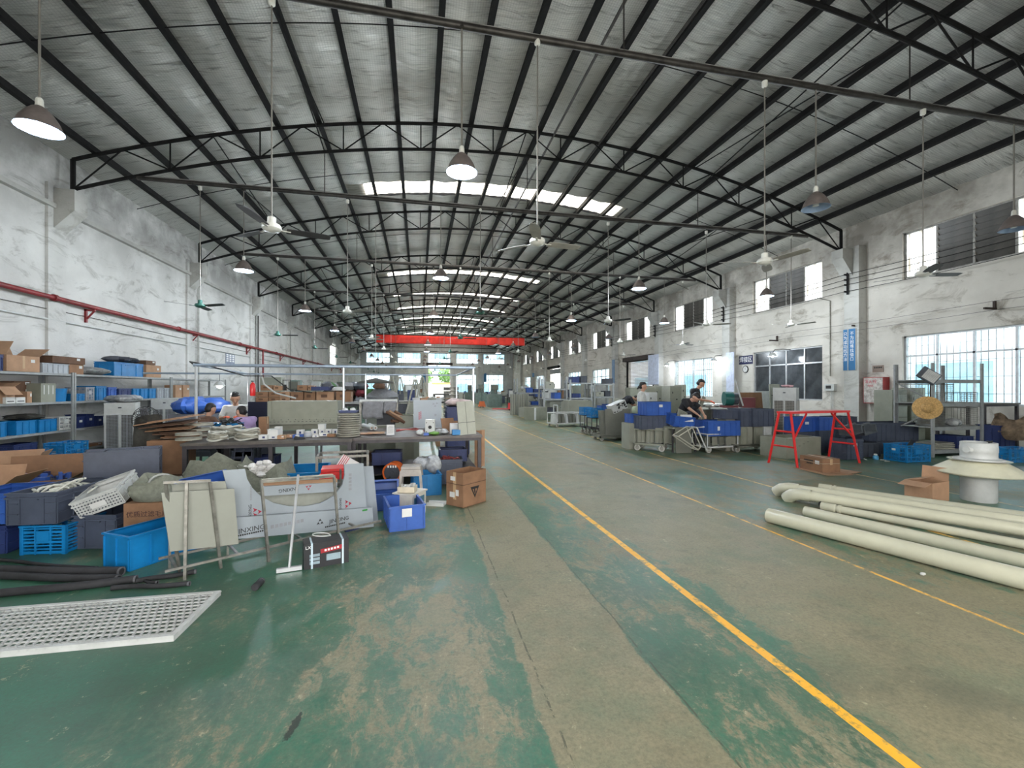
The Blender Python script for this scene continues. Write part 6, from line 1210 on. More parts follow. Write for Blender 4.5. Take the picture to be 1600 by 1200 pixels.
mb = MB(); [mb.box((.03 - .12 + .03 * i, 0, .033), (.003, .22, .003)) for i in range(9)]; [mb.box((.03, -.11 + .0275 * i, .033), (.24, .003, .003)) for i in range(9)]; mb.build('led_grid', M_inkg, t)
p2 = ond(1454, 622, 9.1); t = thing('lamp_stand', 'black bent stand that carries the flood lamp', 'stand', p2); dv = p - p2; mb = MB(); mb.path([(0, 0, 0), (-.01, 0, .12), dv * .6 + Vector((.03, 0, 0)), dv], .011, 7); mb.build('arm_tube', M_ink, t, smooth=True)
def wirebox(label, c, d, n_, m_=None, rz=0, cat='basket'):
    t = thing('wire_basket', label, cat, c, rz); mb = MB(); L_, D_, H_ = d
    for sy in (-1, 1):
        for i in range(n_ + 1): mb.tube((-L_ / 2 + L_ * i / n_, sy * D_ / 2, 0), (-L_ / 2 + L_ * i / n_, sy * D_ / 2, H_), .0035, n=4)
        for j in range(int(n_ * H_ / L_) + 1): z = H_ * j / max(1, int(n_ * H_ / L_)); mb.tube((-L_ / 2, sy * D_ / 2, z), (L_ / 2, sy * D_ / 2, z), .0035, n=4)
    for sx in (-1, 1):
        for i in range(6): mb.tube((sx * L_ / 2, -D_ / 2 + D_ * i / 5, 0), (sx * L_ / 2, -D_ / 2 + D_ * i / 5, H_), .0035, n=4)
    tag(mb.build('wire_grid', m_ or M_stl, t), kind='stuff'); mb = MB()
    for z in (0, H_):
        for sy in (-1, 1): mb.tube((-L_ / 2, sy * D_ / 2, z), (L_ / 2, sy * D_ / 2, z), .008, n=5)
        for sx in (-1, 1): mb.tube((sx * L_ / 2, -D_ / 2, z), (sx * L_ / 2, D_ / 2, z), .008, n=5)
    mb.build('wire_rim', m_ or M_stl, t); return t
wirebox('wire mesh basket on the middle shelf of the steel rack, left', (10.98, 7.5, 1.15), (.62, .6, .40), 14); wirebox('wire mesh basket on the lower shelf of the steel rack, right', (11.72, 7.5, .64), (.5, .6, .40), 12); wirebox('wire mesh basket on the middle shelf of the steel rack, right', (11.72, 7.5, 1.15), (.5, .6, .22), 12)
ring_stack('stack of grey wire rings on the lower shelf of the steel rack', .24, 9, .032, (11.0, 7.45, .64), M_stl, .007, 'ring_tower'); bag('white crumpled bag between rings and basket on the rack', dict(loc=Vector((11.35, 7.25, .64)), rz=0, L=.3, D=.25, H=.2), M_bag, 31)
for i in range(4): t = thing('grey_plank', 'grey offcut board on the bottom shelf of the steel rack, %s from the top' % ORD[3 - i], 'board', (11.05 + .03 * i, 7.45, .146 + .035 * i), R(6 * i - 8)); mb = MB(); mb.box((0, 0, .013), (.62, .4, .026)); mb.build('plank_body', M_strip, t)
crate('dark crate at the right of the bottom rack shelf', .5, .5, .26, C_dblue, loc=(11.7, 7.5, .15)); crate('navy crate beyond the rack at the right edge', .45, .45, .62, C_dblue, 'solid', loc=(13.0, 7.5, .0))
t = bench('grey steel shelf table heaped with brown sacks at the right edge', 1.6, .7, 1.12, (13.1, 7.0 + .9, 0), n=2); sack('brown earth-stained sack heap under the shelf table', 1.0, .6, .5, mat('brown_stained_sack', (.22, .16, .11), .95, 0, .4, 6, .3), (13.35, 7.3, .3), seed=15)
for i, (px, h) in enumerate(((1403, 1.42), (1431, 1.48), (1464, 1.0))):
    p = ony(px, 600, 9.6); t = thing('khaki_drawer_cabinet', 'khaki metal drawer cabinet behind the rack, %s' % ORD[i], 'cabinet', (p.x, 9.8, 0)); mb = MB(); mb.box((0, 0, h / 2), (.52, .5, h)); mb.build('cabinet_body', M_pvc, t)
    for j in range(int(h / .32)): mb = MB(); mb.box((0, -.255, .18 + .32 * j), (.48, .015, .29)); o = mb.build('drawer', mat('light_khaki_panel', (.33, .34, .285)), t); mb = MB(); mb.box((-.18, -.268, .22 + .32 * j), (.02, .012, .08)); mb.build('drawer_handle', M_ink, o)
# wall fittings
s0, s1 = onx(1349, 590, XR - .25), onx(1380, 631, XR - .25); t = thing('fire_hose_cabinet', 'red hose cabinet with white printed door on the right wall', 'cabinet', (XR - .125, (s0.y + s1.y) / 2, s1.z), R(-90)); W_, H_ = abs(s0.y - s1.y), 0.83; mb = MB(); mb.box((0, 0, H_ / 2), (W_, .24, H_)); mb.build('cabinet_body', mat('faded_red_paint', (.30, .03, .03), .5), t); mb = MB(); mb.box((0, -.124, H_ / 2), (W_ * .94, .008, H_ * .94)); mb.build('door_panel', mat('dirty_white_door', (.46, .43, .40), .5, 0, .25, 12, dirt=(.22, .18, .16)), t)
text('消火栓', .13, M_inkr, t, (-W_ * .12, -.131, H_ * .82)); text('FIRE', .10, M_inkr, t, (-W_ * .12, -.131, H_ * .67))
t = thing('extinguisher_box', 'small red extinguisher box standing under the hose cabinet', 'box', (XR - .25, 10.45, 0), R(-90)); mb = MB(); mb.box((0, 0, .42), (.4, .25, .84)); mb.build('box_body', mat('faded_red_paint', (.30, .03, .03)), t); mb = MB(); mb.box((0, -.128, .45), (.36, .006, .7)); mb.build('box_door', C_red, t)
s0, s1 = onx(1366, 572, XR - .01), onx(1378, 581, XR - .01); t = thing('small_wall_notice', 'small brown and white notice above the hose cabinet', 'notice', (XR - .01, (s0.y + s1.y) / 2, s1.z), R(-90)); mb = MB(); mb.box((0, 0, .1), (.34, .01, .22)); mb.build('notice_board', mat('brown_notice', (.30, .23, .19), .7), t); mb = MB(); [mb.box((-.1 + .05 * i, -.006, .14), (.035, .002, .05)) for i in range(5)]; mb.build('characters', M_ink, t)
M_bblue = mat('banner_blue', (.005, .13, .32), .5, 0, .05)
for i, (a, c, tx) in enumerate(((1318, 1324.6, '只为成功找方法'), (1326, 1337, '不为困难找借口'))):
    s0, s1 = onx(a, 514, XR - .31), onx(c, 577, XR - .31); t = thing('blue_slogan_board', 'narrow blue vertical slogan board on the right wall pier, %s' % ('left', 'right')[i], 'sign', (XR - .315, (s0.y + s1.y) / 2, 2.06), R(-90)); W_ = abs(s0.y - s1.y); mb = MB(); mb.box((0, 0, .68), (W_, .012, 1.36)); mb.build('sign_board', M_bblue, t); mb = MB(); mb.box((-W_ / 2 - .006, 0, .68), (.012, .02, 1.37)); mb.box((W_ / 2 + .006, 0, .68), (.012, .02, 1.37)); mb.build('white_edge', C_white, t)
    for j, ch in enumerate(tx): text(ch, .135, M_inkw, t, (0, -.0075, 1.20 - .14 * j), name='character')
s0, s1 = onx(1155, 554, XR - .02), onx(1176, 569, XR - .02); t = thing('welding_area_sign', 'navy sign with white characters above the wall clock', 'sign', (XR - .015, (s0.y + s1.y) / 2, s1.z + .02), R(-90)); W_, H_ = abs(s0.y - s1.y), .38; mb = MB(); mb.box((0, 0, H_ / 2), (W_, .02, H_)); mb.build('sign_board', mat('navy_board', (.012, .016, .07), .5), t); text('焊接区', .27, M_inkw, t, (0, -.012, H_ / 2), sx=W_ / .86)
p = onx(1164.5, 577, XR - .03); t = thing('wall_clock', 'round black-rimmed wall clock under the navy sign', 'clock', (XR - .02, p.y, p.z), R(-90)); mb = MB(); mb.tube((0, .02, 0), (0, -.015, 0), .165, n=30); mb.build('rim', M_ink, t, smooth=True); mb = MB(); mb.tube((0, -.016, 0), (0, -.019, 0), .135, n=30); mb.build('dial', M_lab, t); mb = MB(); mb.box((.0, -.022, .035), (.008, .002, .09)); mb.box((.03, -.022, .0), (.07, .002, .008)); [mb.box((.115 * math.cos(R(30 * i)), -.021, .115 * math.sin(R(30 * i))), (.01, .002, .01)) for i in range(12)]; mb.build('hand', M_ink, t)
for i, (px, py, pz, lit) in enumerate(((1207, 556, 2.9, 1), (1115, 564, 3.0, 1), (1042, 571, 3.05, 1))):
    p = onx(px, py, XR - .55); t = thing('gooseneck_lamp', 'lit gooseneck wall lamp over the welding area, %s from the right' % ORD[i], 'lamp', p); mb = MB(); mb.path([(.55, -.3, .22), (.3, -.2, .26), (.08, -.02, .24), (0, 0, .12)], .014, 6); mb.build('gooseneck', M_pipe, t, smooth=True); mb = MB(); mb.lathe([(.16, -.02), (.09, .09), (.03, .13)], 18, cap=False); mb.build('shade', C_white, t, smooth=True); mb = MB(); mb.blob((0, 0, 0), (.12, .12, .12), n=12, m=8); mb.build('bulb', mat('task_bulb', (1, 1, 1)), t, smooth=True)
    ld = bpy.data.lights.new('gooseneck_light', 'POINT'); ld.energy = 38; ld.shadow_soft_size = .08; ld.color = (.85, .92, 1); lo = bpy.data.objects.new('gooseneck_light', ld); col.objects.link(lo); lo.parent = t; lo.location = (-.05, 0, -.12)
# cables along the right wall
for i, z in enumerate((5.22, 5.05, 4.88, 4.66)):
    t = thing('wall_cable', 'dark cable strung along the right wall on insulators, %s from the top' % ORD[i], 'cable', (XR - .42, 0, z)); mb = MB(); pts = []
    for k in range(-1, 9): 
        for f in (0, .25, .5, .75): pts.append((0, 5.85 + 6 * (k + f), -.06 * math.sin(math.pi * f)))
    mb.path(pts, .010, 4); mb.build('cable_run', M_blk, t)
for k in range(0, 5): t = thing('insulator_rack', 'black insulator bracket on the %s pier of the right wall' % ORD[k], 'bracket', (XR - .36, 5.75 + 6 * k, 4.6)); mb = MB(); mb.box((0, 0, .33), (.04, .05, .74)); [mb.tube((0, .03, z), (-.09, .03, z), .03, n=8) for z in (.06, .28, .45, .62)]; mb.build('bracket_body', M_blk, t)
for k, (px, py) in enumerate(((1339, 509), (1547, 482), (1209, 532))):
    p = onx(px, py, XR - .2); t = thing('wall_bracket', 'small rusty bracket carrying wires on the right wall, %s' % ORD[k], 'bracket', (XR - .2, p.y, p.z)); mb = MB(); mb.box((0, 0, 0), (.4, .04, .05)); mb.box((.15, 0, .1), (.05, .05, .18)); mb.build('bracket_body', mat('rusty_dark_steel', (.05, .035, .03)), t)
for i, z in enumerate((3.62, 3.40)): t = thing('sagging_wire', 'thin wire along the right wall above the low windows, %s' % ('upper', 'lower')[i], 'wire', (XR - .3, 0, z)); mb = MB(); mb.path([(0, 2 + 3 * j, -.05 * (j % 2)) for j in range(18)], .006, 4); mb.build('wire_run', M_pipe, t)
p = onx(1297, 500, XR - .03); t = thing('steel_conduit', 'thin vertical conduit down the right wall to the switch box', 'conduit', (XR - .03, p.y, 0)); mb = MB(); mb.path([(0, .5, 4.75), (0, 0, 4.55), (0, 0, 1.9)], .02, 6); mb.build('conduit_run', M_stl, t)
p = onx(1297, 603, XR - .08); t = thing('switch_box', 'white electric switch box with dark window on the right wall', 'box', (XR - .06, p.y, 1.38), R(-90)); mb = MB(); mb.box((0, 0, .12), (.36, .12, .24)); mb.build('box_body', C_white, t); mb = MB(); mb.box((-.03, -.062, .13), (.2, .006, .11)); mb.build('dark_window', M_ink, t); mb = MB(); [mb.tube((x, 0, 0), (x, 0, -1.3), .015, n=6) for x in (.02, .09)]; mb.build('conduit_pair', C_white, t)
# things along the right wall
s = spoty(1227, 1262, 9.9, 690, 606, .5, z0=0); cooler('beige-grilled air cooler standing turned in the welding area', .55, .55, 1.46, (s['loc'].x + .05, 10.3, 0), R(-52), two=False); mb = MB(); t = thing('rag_heap', 'pink and blue rags on top of the right air cooler', 'rag', (s['loc'].x + .05, 10.3, 1.487)); mb.blob((.05, 0, .04), (.35, .25, .08), n=10, m=6, jit=.2); mb.build('rags', mat('pink_rag', (.6, .35, .38), .9, 0, .3, 8), t, smooth=True)
def panel_at(px0, px1, y, pb, pt, label, m_, lean=6, th=.03, rz=0, z0=None, name='leaning_sheet'):
    s = spoty(px0, px1, y, pb, pt, th, z0=z0); return sheetm(label, s['L'], s['H'], th, m_, s['loc'] - Vector((0, th / 2, 0)), rz, lean, name)
panel_at(1160, 1195, 11.6, 668, 613, 'large brown cardboard sheet leaning in the welding area', M_card, z0=0); panel_at(1186, 1208, 11.9, 668, 611, 'pale grey speckled sheet behind the brown cardboard', M_wg, z0=0, rz=.1)
t = panel_at(1206, 1222, 11.3, 668, 600, 'khaki door panel with black Z-shaped brace', mat('light_khaki_panel', (.33, .34, .285)), 4, z0=0, name='door_panel_blank'); W_ = spoty(1206, 1222, 11.3, 668, 600, .03, z0=0)['L']; mb = MB(); [mb.box((0, -.022, z), (W_ * .7, .012, .02)) for z in (1.25, .75, .3)]; mb.tube((W_ * .3, -.022, 1.25), (-W_ * .3, -.022, .75), .01, n=4); mb.build('z_brace', M_ink, t)
panel_at(1222, 1227, 11.0, 668, 611, 'narrow white panel beside the air cooler', C_white, z0=0)
t = bench('long grey welding bench against the right wall', 3.0, .8, .95, (9.9, 12.9, 0), 0, M_wg, n=3)
p = ony(1138, 624, 10.8); t = thing('welding_motor', 'dark green round motor machine on the welding bench', 'machine', (p.x, 10.8, .92), R(-20)); mb = MB(); mb.tube((-.12, 0, .25), (.1, 0, .25), .2, n=26); mb.build('green_housing', mat('dark_green_machine', (.01, .10, .09), .4), t, smooth=True); mb = MB(); mb.tube((.1, 0, .25), (.24, 0, .25), .17, n=22); mb.build('rear_housing', C_dgrey, t, smooth=True); mb = MB(); mb.box((.02, 0, .03), (.4, .3, .06)); mb.box((.5, .0, .14), (.35, .25, .28)); mb.build('base_plate', mat('dark_red_machine', (.12, .015, .02), .5), t)
bench('low steel bench under the green motor', 1.1, .6, .91, (p.x + .2, 10.8, 0), 0, M_wg); crate('white tool tray beside the motor bench', .6, .4, .12, C_white, loc=(p.x + .3, 10.2, .72), name='tool_tray', cat='tray'); carton('khaki base cabinet carrying the white tool tray', .62, .42, .71, M_pvc, loc=(p.x + .3, 10.2, 0), sticker=False, tape=False, name='base_cabinet', cat='cabinet')
a_, c_ = ony(1148, 592, 10.5), ony(1161, 634, 10.5); t = thing('leaning_strip', 'long pale strip leaning over the green motor', 'strip', (c_.x, c_.y, c_.z)); mb = MB(); mb.tube((0, 0, 0), (a_.x - c_.x, 0, a_.z - c_.z), .022, n=5); mb.build('strip_body', C_white, t)
p = ony(1187, 605, 12.3); t = thing('white_scoop', 'white plastic scoop tipped over on the sheet edge', 'scoop', (p.x, 12.75, .97), R(20)); mb = MB(); mb.prism([(-.3, 0), (.3, 0), (.35, .22), (.1, .3), (-.3, .12)], -.12, .12); mb.build('scoop_body', C_white, t)
# khaki switch cabinets and parts behind the crates
M_kh2 = mat('khaki_machine_panel', (.27, .272, .225), .5, 0, .06, 3)
def cab(px0, px1, y, pt, label, m_=None, dep=.5, z0=0, holes=True, name='khaki_cabinet'):
    s = spoty(px0, px1, y, 700, pt, dep, z0=z0); t = thing(name, label, 'cabinet', s['loc']); L_, H_ = s['L'], s['H']; mb = MB(); mb.box((0, 0, H_ / 2), (L_, dep, H_)); mb.build('cabinet_body', m_ or M_kh2, t); mb = MB(); mb.box((0, -dep / 2 - .008, H_ / 2), (L_ * .93, .014, H_ * .95)); mb.build('cabinet_door', m_ or M_pvc, t)
    if holes: mb = MB(); [mb.box((x * L_, -dep / 2 - .017, z * H_), (w_, .004, h_)) for x, z, w_, h_ in ((-.3, .86, .03, .06), (.05, .72, .05, .04), (.28, .4, .05, .05), (-.1, .25, .04, .03))]; mb.build('knock_out', M_ink, t)
    return t
cab(1047, 1065, 12.6, 603, 'tall khaki switch cabinet left of the standing man'); cab(1024, 1036, 13.5, 603, 'khaki switch cabinet behind the woman in white'); cab(1009, 1023, 13.2, 604, 'khaki cabinet with black holes beside the woman', z0=0); cab(1014, 1027, 12.4, 613, 'white machine box in front of the khaki cabinets', C_white, z0=0); cab(1066, 1072, 14.2, 601, 'narrow khaki cabinet just behind the standing man')
cab(1098, 1160, 9.6, 660, 'long low khaki sheet stack behind the trolley crates', M_dkh, .6, holes=False, name='low_sheet_stack'); cab(1100, 1125, 11.5, 640, 'round-topped grey stool bench in the welding area', M_dkh, holes=False, name='stool_bench')
s = spoty(1103, 1117, 11.6, 700, 630, .4, z0=0); t = thing('round_vise', 'dark round clamp standing on the welding stool', 'clamp', (s['loc'].x, 11.5, spoty(1100, 1125, 11.5, 700, 640, .5, z0=0)['H'] + .003)); mb = MB(); mb.lathe([(.12, 0), (.12, .05), (.2, .06), (.2, .12), (.05, .14)], 20); mb.build('clamp_body', M_stl, t, smooth=True)
# trolleys and stacks, near to far
def at_floor(px, py): return onz(px, py)
# A: trolley with khaki panels, slate crate and blue crate
g0, g1 = onz(1003, 704), onz(1053, 707); W_ = (g1 - g0).length; ang = math.atan2(g1.y - g0.y, g1.x - g0.x); c_ = (g0 + g1) / 2 + Vector((0, .3, 0))
trolley('steel trolley stacked with khaki panels and two crates', W_, .6, .50, c_, ang, M_pvc, .16); 
for i in range(7):
    x = -W_ / 2 + .14 + .10 * i; pp = c_ + Vector((x * math.cos(ang), x * math.sin(ang) - .10 + .04 * (i % 2), .185)); t = thing('bent_sheet', 'khaki bent panel upright on the crate trolley, %s from the left' % ORD[i], 'panel', pp, ang + R(40), 'khaki panels on the crate trolley'); mb = MB(); h = .37 - .02 * (i % 3); mb.box((0, 0, h / 2), (.30, .012, h)); mb.box((.15, .02, h / 2), (.012, .04, h)); mb.box((-.15, .02, h / 2), (.012, .04, h)); mb.build('bent_sheet', M_kh2, t)
def cr_at(px0, px1, y, pb, pt, label, m_, style='solid', dep=.4, sticker=None, rz=0): s = spoty(px0, px1, y, pb, pt, dep); return crate(label, s['L'], dep, s['H'], m_, style, loc=s['loc'], rz=rz, sticker=sticker)
yA = c_.y - .22; cr_at(1002, 1047, yA, 671.5, 650, 'slate crate on the panel trolley under a blue crate', C_grey, 'solid', .42); cr_at(1010, 1049, yA, 649.5, 628, 'royal blue crate with label on top of the slate crate', C_blue, 'solid', .42, (.15, .7, .09, .06))
cr_at(986, 1000, 9.6, 661, 647, 'small royal blue crate left of the trolley stack', C_blue, 'solid', .35); t = cab(983, 999, 9.6, 661.5, 'khaki panel pair standing left of the trolley', M_kh2, .4, holes=False, name='panel_pair')
# B: tilted blue crate with white sheet
s = spoty(1052, 1084, 8.9, 666, 648, .36); crate('royal blue crate tipped forward with a white sheet over it', s['L'], .38, s['H'] * .95, C_blue, 'solid', loc=s['loc'], rot=(R(10), R(6), 0)); sheetm('white printed sheet lying over the tipped blue crate', .26, .2, .006, M_lab, s['loc'] + Vector((.08, -.22, .10)), R(-14), 40, 'paper_sheet'); t = thing('louvre_plate', 'grey slotted plate standing in the tipped blue crate', 'plate', s['loc'] + Vector((.1, .05, .16)), rot=(R(-20), R(25), 0)); mb = MB(); mb.box((0, 0, .1), (.26, .02, .2)); mb.build('plate_body', M_pvc, t); mb = MB(); [mb.box((0, -.012, .04 + .03 * i), (.2, .004, .01)) for i in range(5)]; mb.build('slots', M_dkh, t)
bench('low steel stand under the tipped blue crate', .62, .5, s['loc'].z - .02, (s['loc'].x, s['loc'].y + .02, 0), 0, M_pvc, .03, shelf=False, cat='stand', name='steel_stand'); 
for i in range(4): panel_at(1056 + i * 6, 1062 + i * 6, 8.8, 697, 668, 'grey panel stored in the stand under the tipped crate, %s' % ORD[i], M_dkh, 3, z0=.0)
t = thing('tube_frame', 'cream tube frame resting on one corner beside the trolley', 'frame', onz(1078, 704), 0); mb = MB(); y_ = 8.3
P4 = [ony(1060, 682, y_), ony(1082, 668, y_), ony(1095, 698, y_), ony(1091, 703, y_)]; o_ = onz(1078, 704); 
for dy in (0, .22):
    q = [p_ + Vector((0, dy, .0)) - Vector((o_.x, o_.y, 0)) for p_ in P4]; [mb.tube(q[i], q[(i + 1) % 4], .012, n=6) for i in range(4)]
for p_ in P4: q = p_ - Vector((o_.x, o_.y, 0)); mb.tube(q, q + Vector((0, .22, 0)), .012, n=6)
mb.build('tubes', M_edge, t, smooth=True); t.location = (o_.x, o_.y, 0)
# C: trolley with royal blue crate on panels
g0, g1 = onz(1106, 708), onz(1150, 706); W_ = (g1 - g0).length + .1; c_ = (g0 + g1) / 2 + Vector((0, .25, 0)); TRC = trolley('pale platform trolley with the large blue crate', W_, .55, .42, c_, math.atan2(g1.y - g0.y, g1.x - g0.x), M_wg, .13); y_ = c_.y - .25
a_, b_ = ony(1089, 668, y_), ony(1104, 703, y_); t = thing('push_handle', 'bent bright push handle at the left of the blue crate trolley', 'handle', (b_.x, b_.y, b_.z)); mb = MB(); [mb.path([(a_.x - b_.x + .18, dy, a_.z - b_.z + .01), (a_.x - b_.x, dy, a_.z - b_.z), (0, dy, 0), (.12, dy, -.0)], .017, 7) for dy in (0, .45)]; mb.tube((a_.x - b_.x, 0, a_.z - b_.z), (a_.x - b_.x, .45, a_.z - b_.z), .017, n=7); mb.build('handle_tube', M_wg, t, smooth=True); adopt(t, TRC)
cr_at(1106, 1160, y_ - .03, 682, 658, 'large royal blue crate on the pale platform trolley', C_blue, 'solid', .5, (-.38, .5, .06, .09))
for i in range(4): panel_at(1100 + i * 11, 1112 + i * 11, y_ + .05, 700, 683, 'khaki panel under the large blue crate, %s from the left' % ORD[i], M_kh2 if i % 2 else M_dkh, 4, .02, rz=.4, z0=.16)
# D: slate crates behind
cr_at(1134, 1157, 8.75, 655, 641, 'small slate crate at the left of the slate row', C_grey, 'solid', .45); cr_at(1157.5, 1176, 8.65, 667, 639, 'tall slate crate in the middle of the slate row', C_grey, 'euro', .45); cr_at(1176.5, 1210, 8.6, 667, 639, 'wide slate crate at the right of the slate row', C_grey, 'solid', .45)
z_ = ony(1157, 667, 8.65).z; 
for i, (a, c, m_) in enumerate(((1158, 1167, M_pvc), (1167, 1176, M_kh2), (1178, 1192, M_pvc), (1193, 1206, M_wg))): s = spoty(a, c, 8.65, 700, 667, .4, z0=.16); t = thing('khaki_box', 'khaki box under the slate crate row, %s from the left' % ORD[i], 'box', s['loc']); mb = MB(); mb.box((0, 0, z_ / 2 - .082), (s['L'] * .95, .4, z_ - .166)); mb.build('box_shell', m_, t); mb = MB(); mb.box((0, -.205, z_ / 2 - .08), (s['L'] * .7, .01, (z_ - .166) * .8)); mb.build('front_panel', m_, t)
g0, g1 = ony(1150, 700, 8.6), ony(1208, 700, 8.6); trolley('low trolley under the slate crate row', g1.x - g0.x, .5, .17, ((g0.x + g1.x) / 2, 8.85, 0), 0, M_dkh, .13, wheels=.055)
cab(1134, 1156, 8.85, 655.5, 'khaki box carrying the small slate crate', M_kh2, .4, holes=False)
# E: leaning sheets with patterned box
for i, (a, c, pb, pt, y, ln) in enumerate(((948, 985, 674, 640, 11.3, 18), (941, 962, 672, 641, 11.5, 30), (938, 950, 670, 640, 11.7, 34))): s = spoty(a, c, y, pb, pt, .02, z0=.12); sheetm('large dark khaki sheet leaning on the trolley, %s' % ('front', 'middle', 'rear')[i], s['L'], s['H'] * 1.02, .02, M_dkh, s['loc'], R(-12), ln - 12)
trolley('trolley under the leaning dark khaki sheets', 1.1, .6, .16, (ony(965, 670, 11.3).x, 11.55, 0), 0, M_dkh, .11, wheels=.05); s = spoty(958, 984, 11.35, 646, 629, .35); t = thing('patterned_box', 'white punched metal cover tipped on top of the khaki sheets', 'cover', s['loc'] + Vector((0, 0, .04)), rot=(0, R(-22), 0)); mb = MB(); mb.box((0, 0, s['H'] / 2), (s['L'] * .9, .35, s['H'] * .8)); mb.build('cover_shell', C_white, t); mb = MB(); rr = random.Random(2); [mb.box((rr.uniform(-.4, .4) * s['L'], -.178, rr.uniform(.2, .8) * s['H']), (rr.uniform(.02, .07), .006, rr.uniform(.02, .05))) for _ in range(16)]; mb.build('punched_holes', M_ink, t)
cab(962, 986, 11.7, 646.5, 'khaki box behind the leaning sheets', M_kh2, .4, holes=False); bag('pale green cloth bundle on the box beside the woman', dict(loc=ony(995, 648, 11.2), rz=0, L=.32, D=.25, H=.28), mat('pale_green_cloth', (.42, .48, .35), .9), 41); cab(989, 1001, 11.1, 648.5, 'khaki box under the green cloth bundle', M_kh2, .4, holes=False)
# F: cyan crates on carts
cr_at(912, 926, 13.2, 649, 636.5, 'cyan crate on the cart row, left', C_cyan, 'lattice', .4); cr_at(924, 942, 12.7, 653, 638, 'cyan crate on the cart row, in front', C_cyan, 'lattice', .4); cr_at(940, 956, 13.3, 647, 634, 'royal blue crate on the cart row, right', C_blue, 'solid', .4)
for i, (a, c, y, pt) in enumerate(((913, 926, 13.25, 649), (924, 942, 12.75, 653), (940, 956, 13.35, 647))): s = spoty(a, c, y, 700, pt, .45, z0=0); trolley('dark wheeled cart under the %s crate of the cart row' % ('left', 'front', 'right')[i], s['L'], .45, s['H'] - .01, s['loc'], 0, M_tbl, .2, wheels=.06)
# G: white panel trolley
s = spot((869, 668), (914, 666), 646, .7); TRG = trolley('white-framed trolley with hanging grey panels beside the lane', s['L'], .7, s['H'], s['loc'], s['rz'], C_white, .13, wheels=.05)
for i in range(7): x = -s['L'] / 2 + .1 + i * s['L'] / 8; q = s['loc'] + Vector((x * math.cos(s['rz']), x * math.sin(s['rz']) - .25, .15)); t = thing('wedge_block', 'dark grey wedge panel standing on the white-framed trolley, %s from the left' % ORD[i], 'panel', q, s['rz'], 'wedge panels on the white trolley'); mb = MB(); h = s['H'] - .19; mb.prism([(-.05, 0), (.07, 0), (.02, h), (-.03, h)], -.02, .3); mb.build('wedge_body', M_dkh if i % 3 else C_white, t)
p = ony(871, 668, s['loc'].y - .35); t = thing('push_frame', 'tall white push frame at the left end of the trolley', 'frame', (p.x, p.y - .02, .2)); mb = MB(); [mb.tube((0, dy, 0), (0, dy, .62), .02, n=6) for dy in (0, .5)]; mb.tube((0, 0, .62), (0, .5, .62), .02, n=6); mb.build('push_tube', C_white, t); adopt(t, TRG)
# H: khaki boxes and standing panels by the lane
s = spot((835, 657), (855, 655), 637, .6); t = thing('khaki_box', 'khaki box with a torn white side label by the lane', 'box', s['loc'], s['rz']); mb = MB(); mb.box((0, 0, s['H'] / 2), (s['L'], .6, s['H'])); mb.build('box_shell', M_pvc, t); mb = MB(); mb.box((-s['L'] / 2 + .05, -.305, s['H'] / 2), (.14, .006, s['H'] * .95)); mb.build('white_strip', M_lab, t)
s = spot((823, 652), (834, 651), 637, .5); t = thing('khaki_box', 'small tan-grey box left of the white-labelled box', 'box', s['loc'], s['rz']); mb = MB(); mb.box((0, 0, s['H'] / 2), (s['L'], .5, s['H'])); mb.build('box_shell', M_kh2, t); mb = MB(); mb.box((0, 0, s['H'] + .005), (s['L'] + .02, .52, .01)); mb.build('lid', M_pvc, t)
for i, (a, c) in enumerate(((800, 805), (807, 811), (814, 819), (821, 826))): s = spoty(a, c, 23.5 + .3 * i, 700, 616, .5, z0=0); t = thing('khaki_upright_box', 'tall khaki panel box standing by the lane, %s from the left' % ORD[i], 'panel', s['loc']); mb = MB(); mb.box((0, 0, s['H'] / 2), (s['L'], .5, s['H'])); mb.build('panel_shell', M_kh2, t); mb = MB(); mb.box((0, -.255, s['H'] / 2), (s['L'] * .2, .01, s['H'])); mb.build('fold', M_dkh, t)
for i, (a, c, y) in enumerate(((885, 900, 19), (902, 915, 18.5), (890, 925, 17.4))): cab(a, c, y, 628 - i, 'low khaki metal box beyond the white trolley, %s' % ORD[i], M_pvc if i % 2 else M_kh2, .8, holes=False)
ROWN = {}
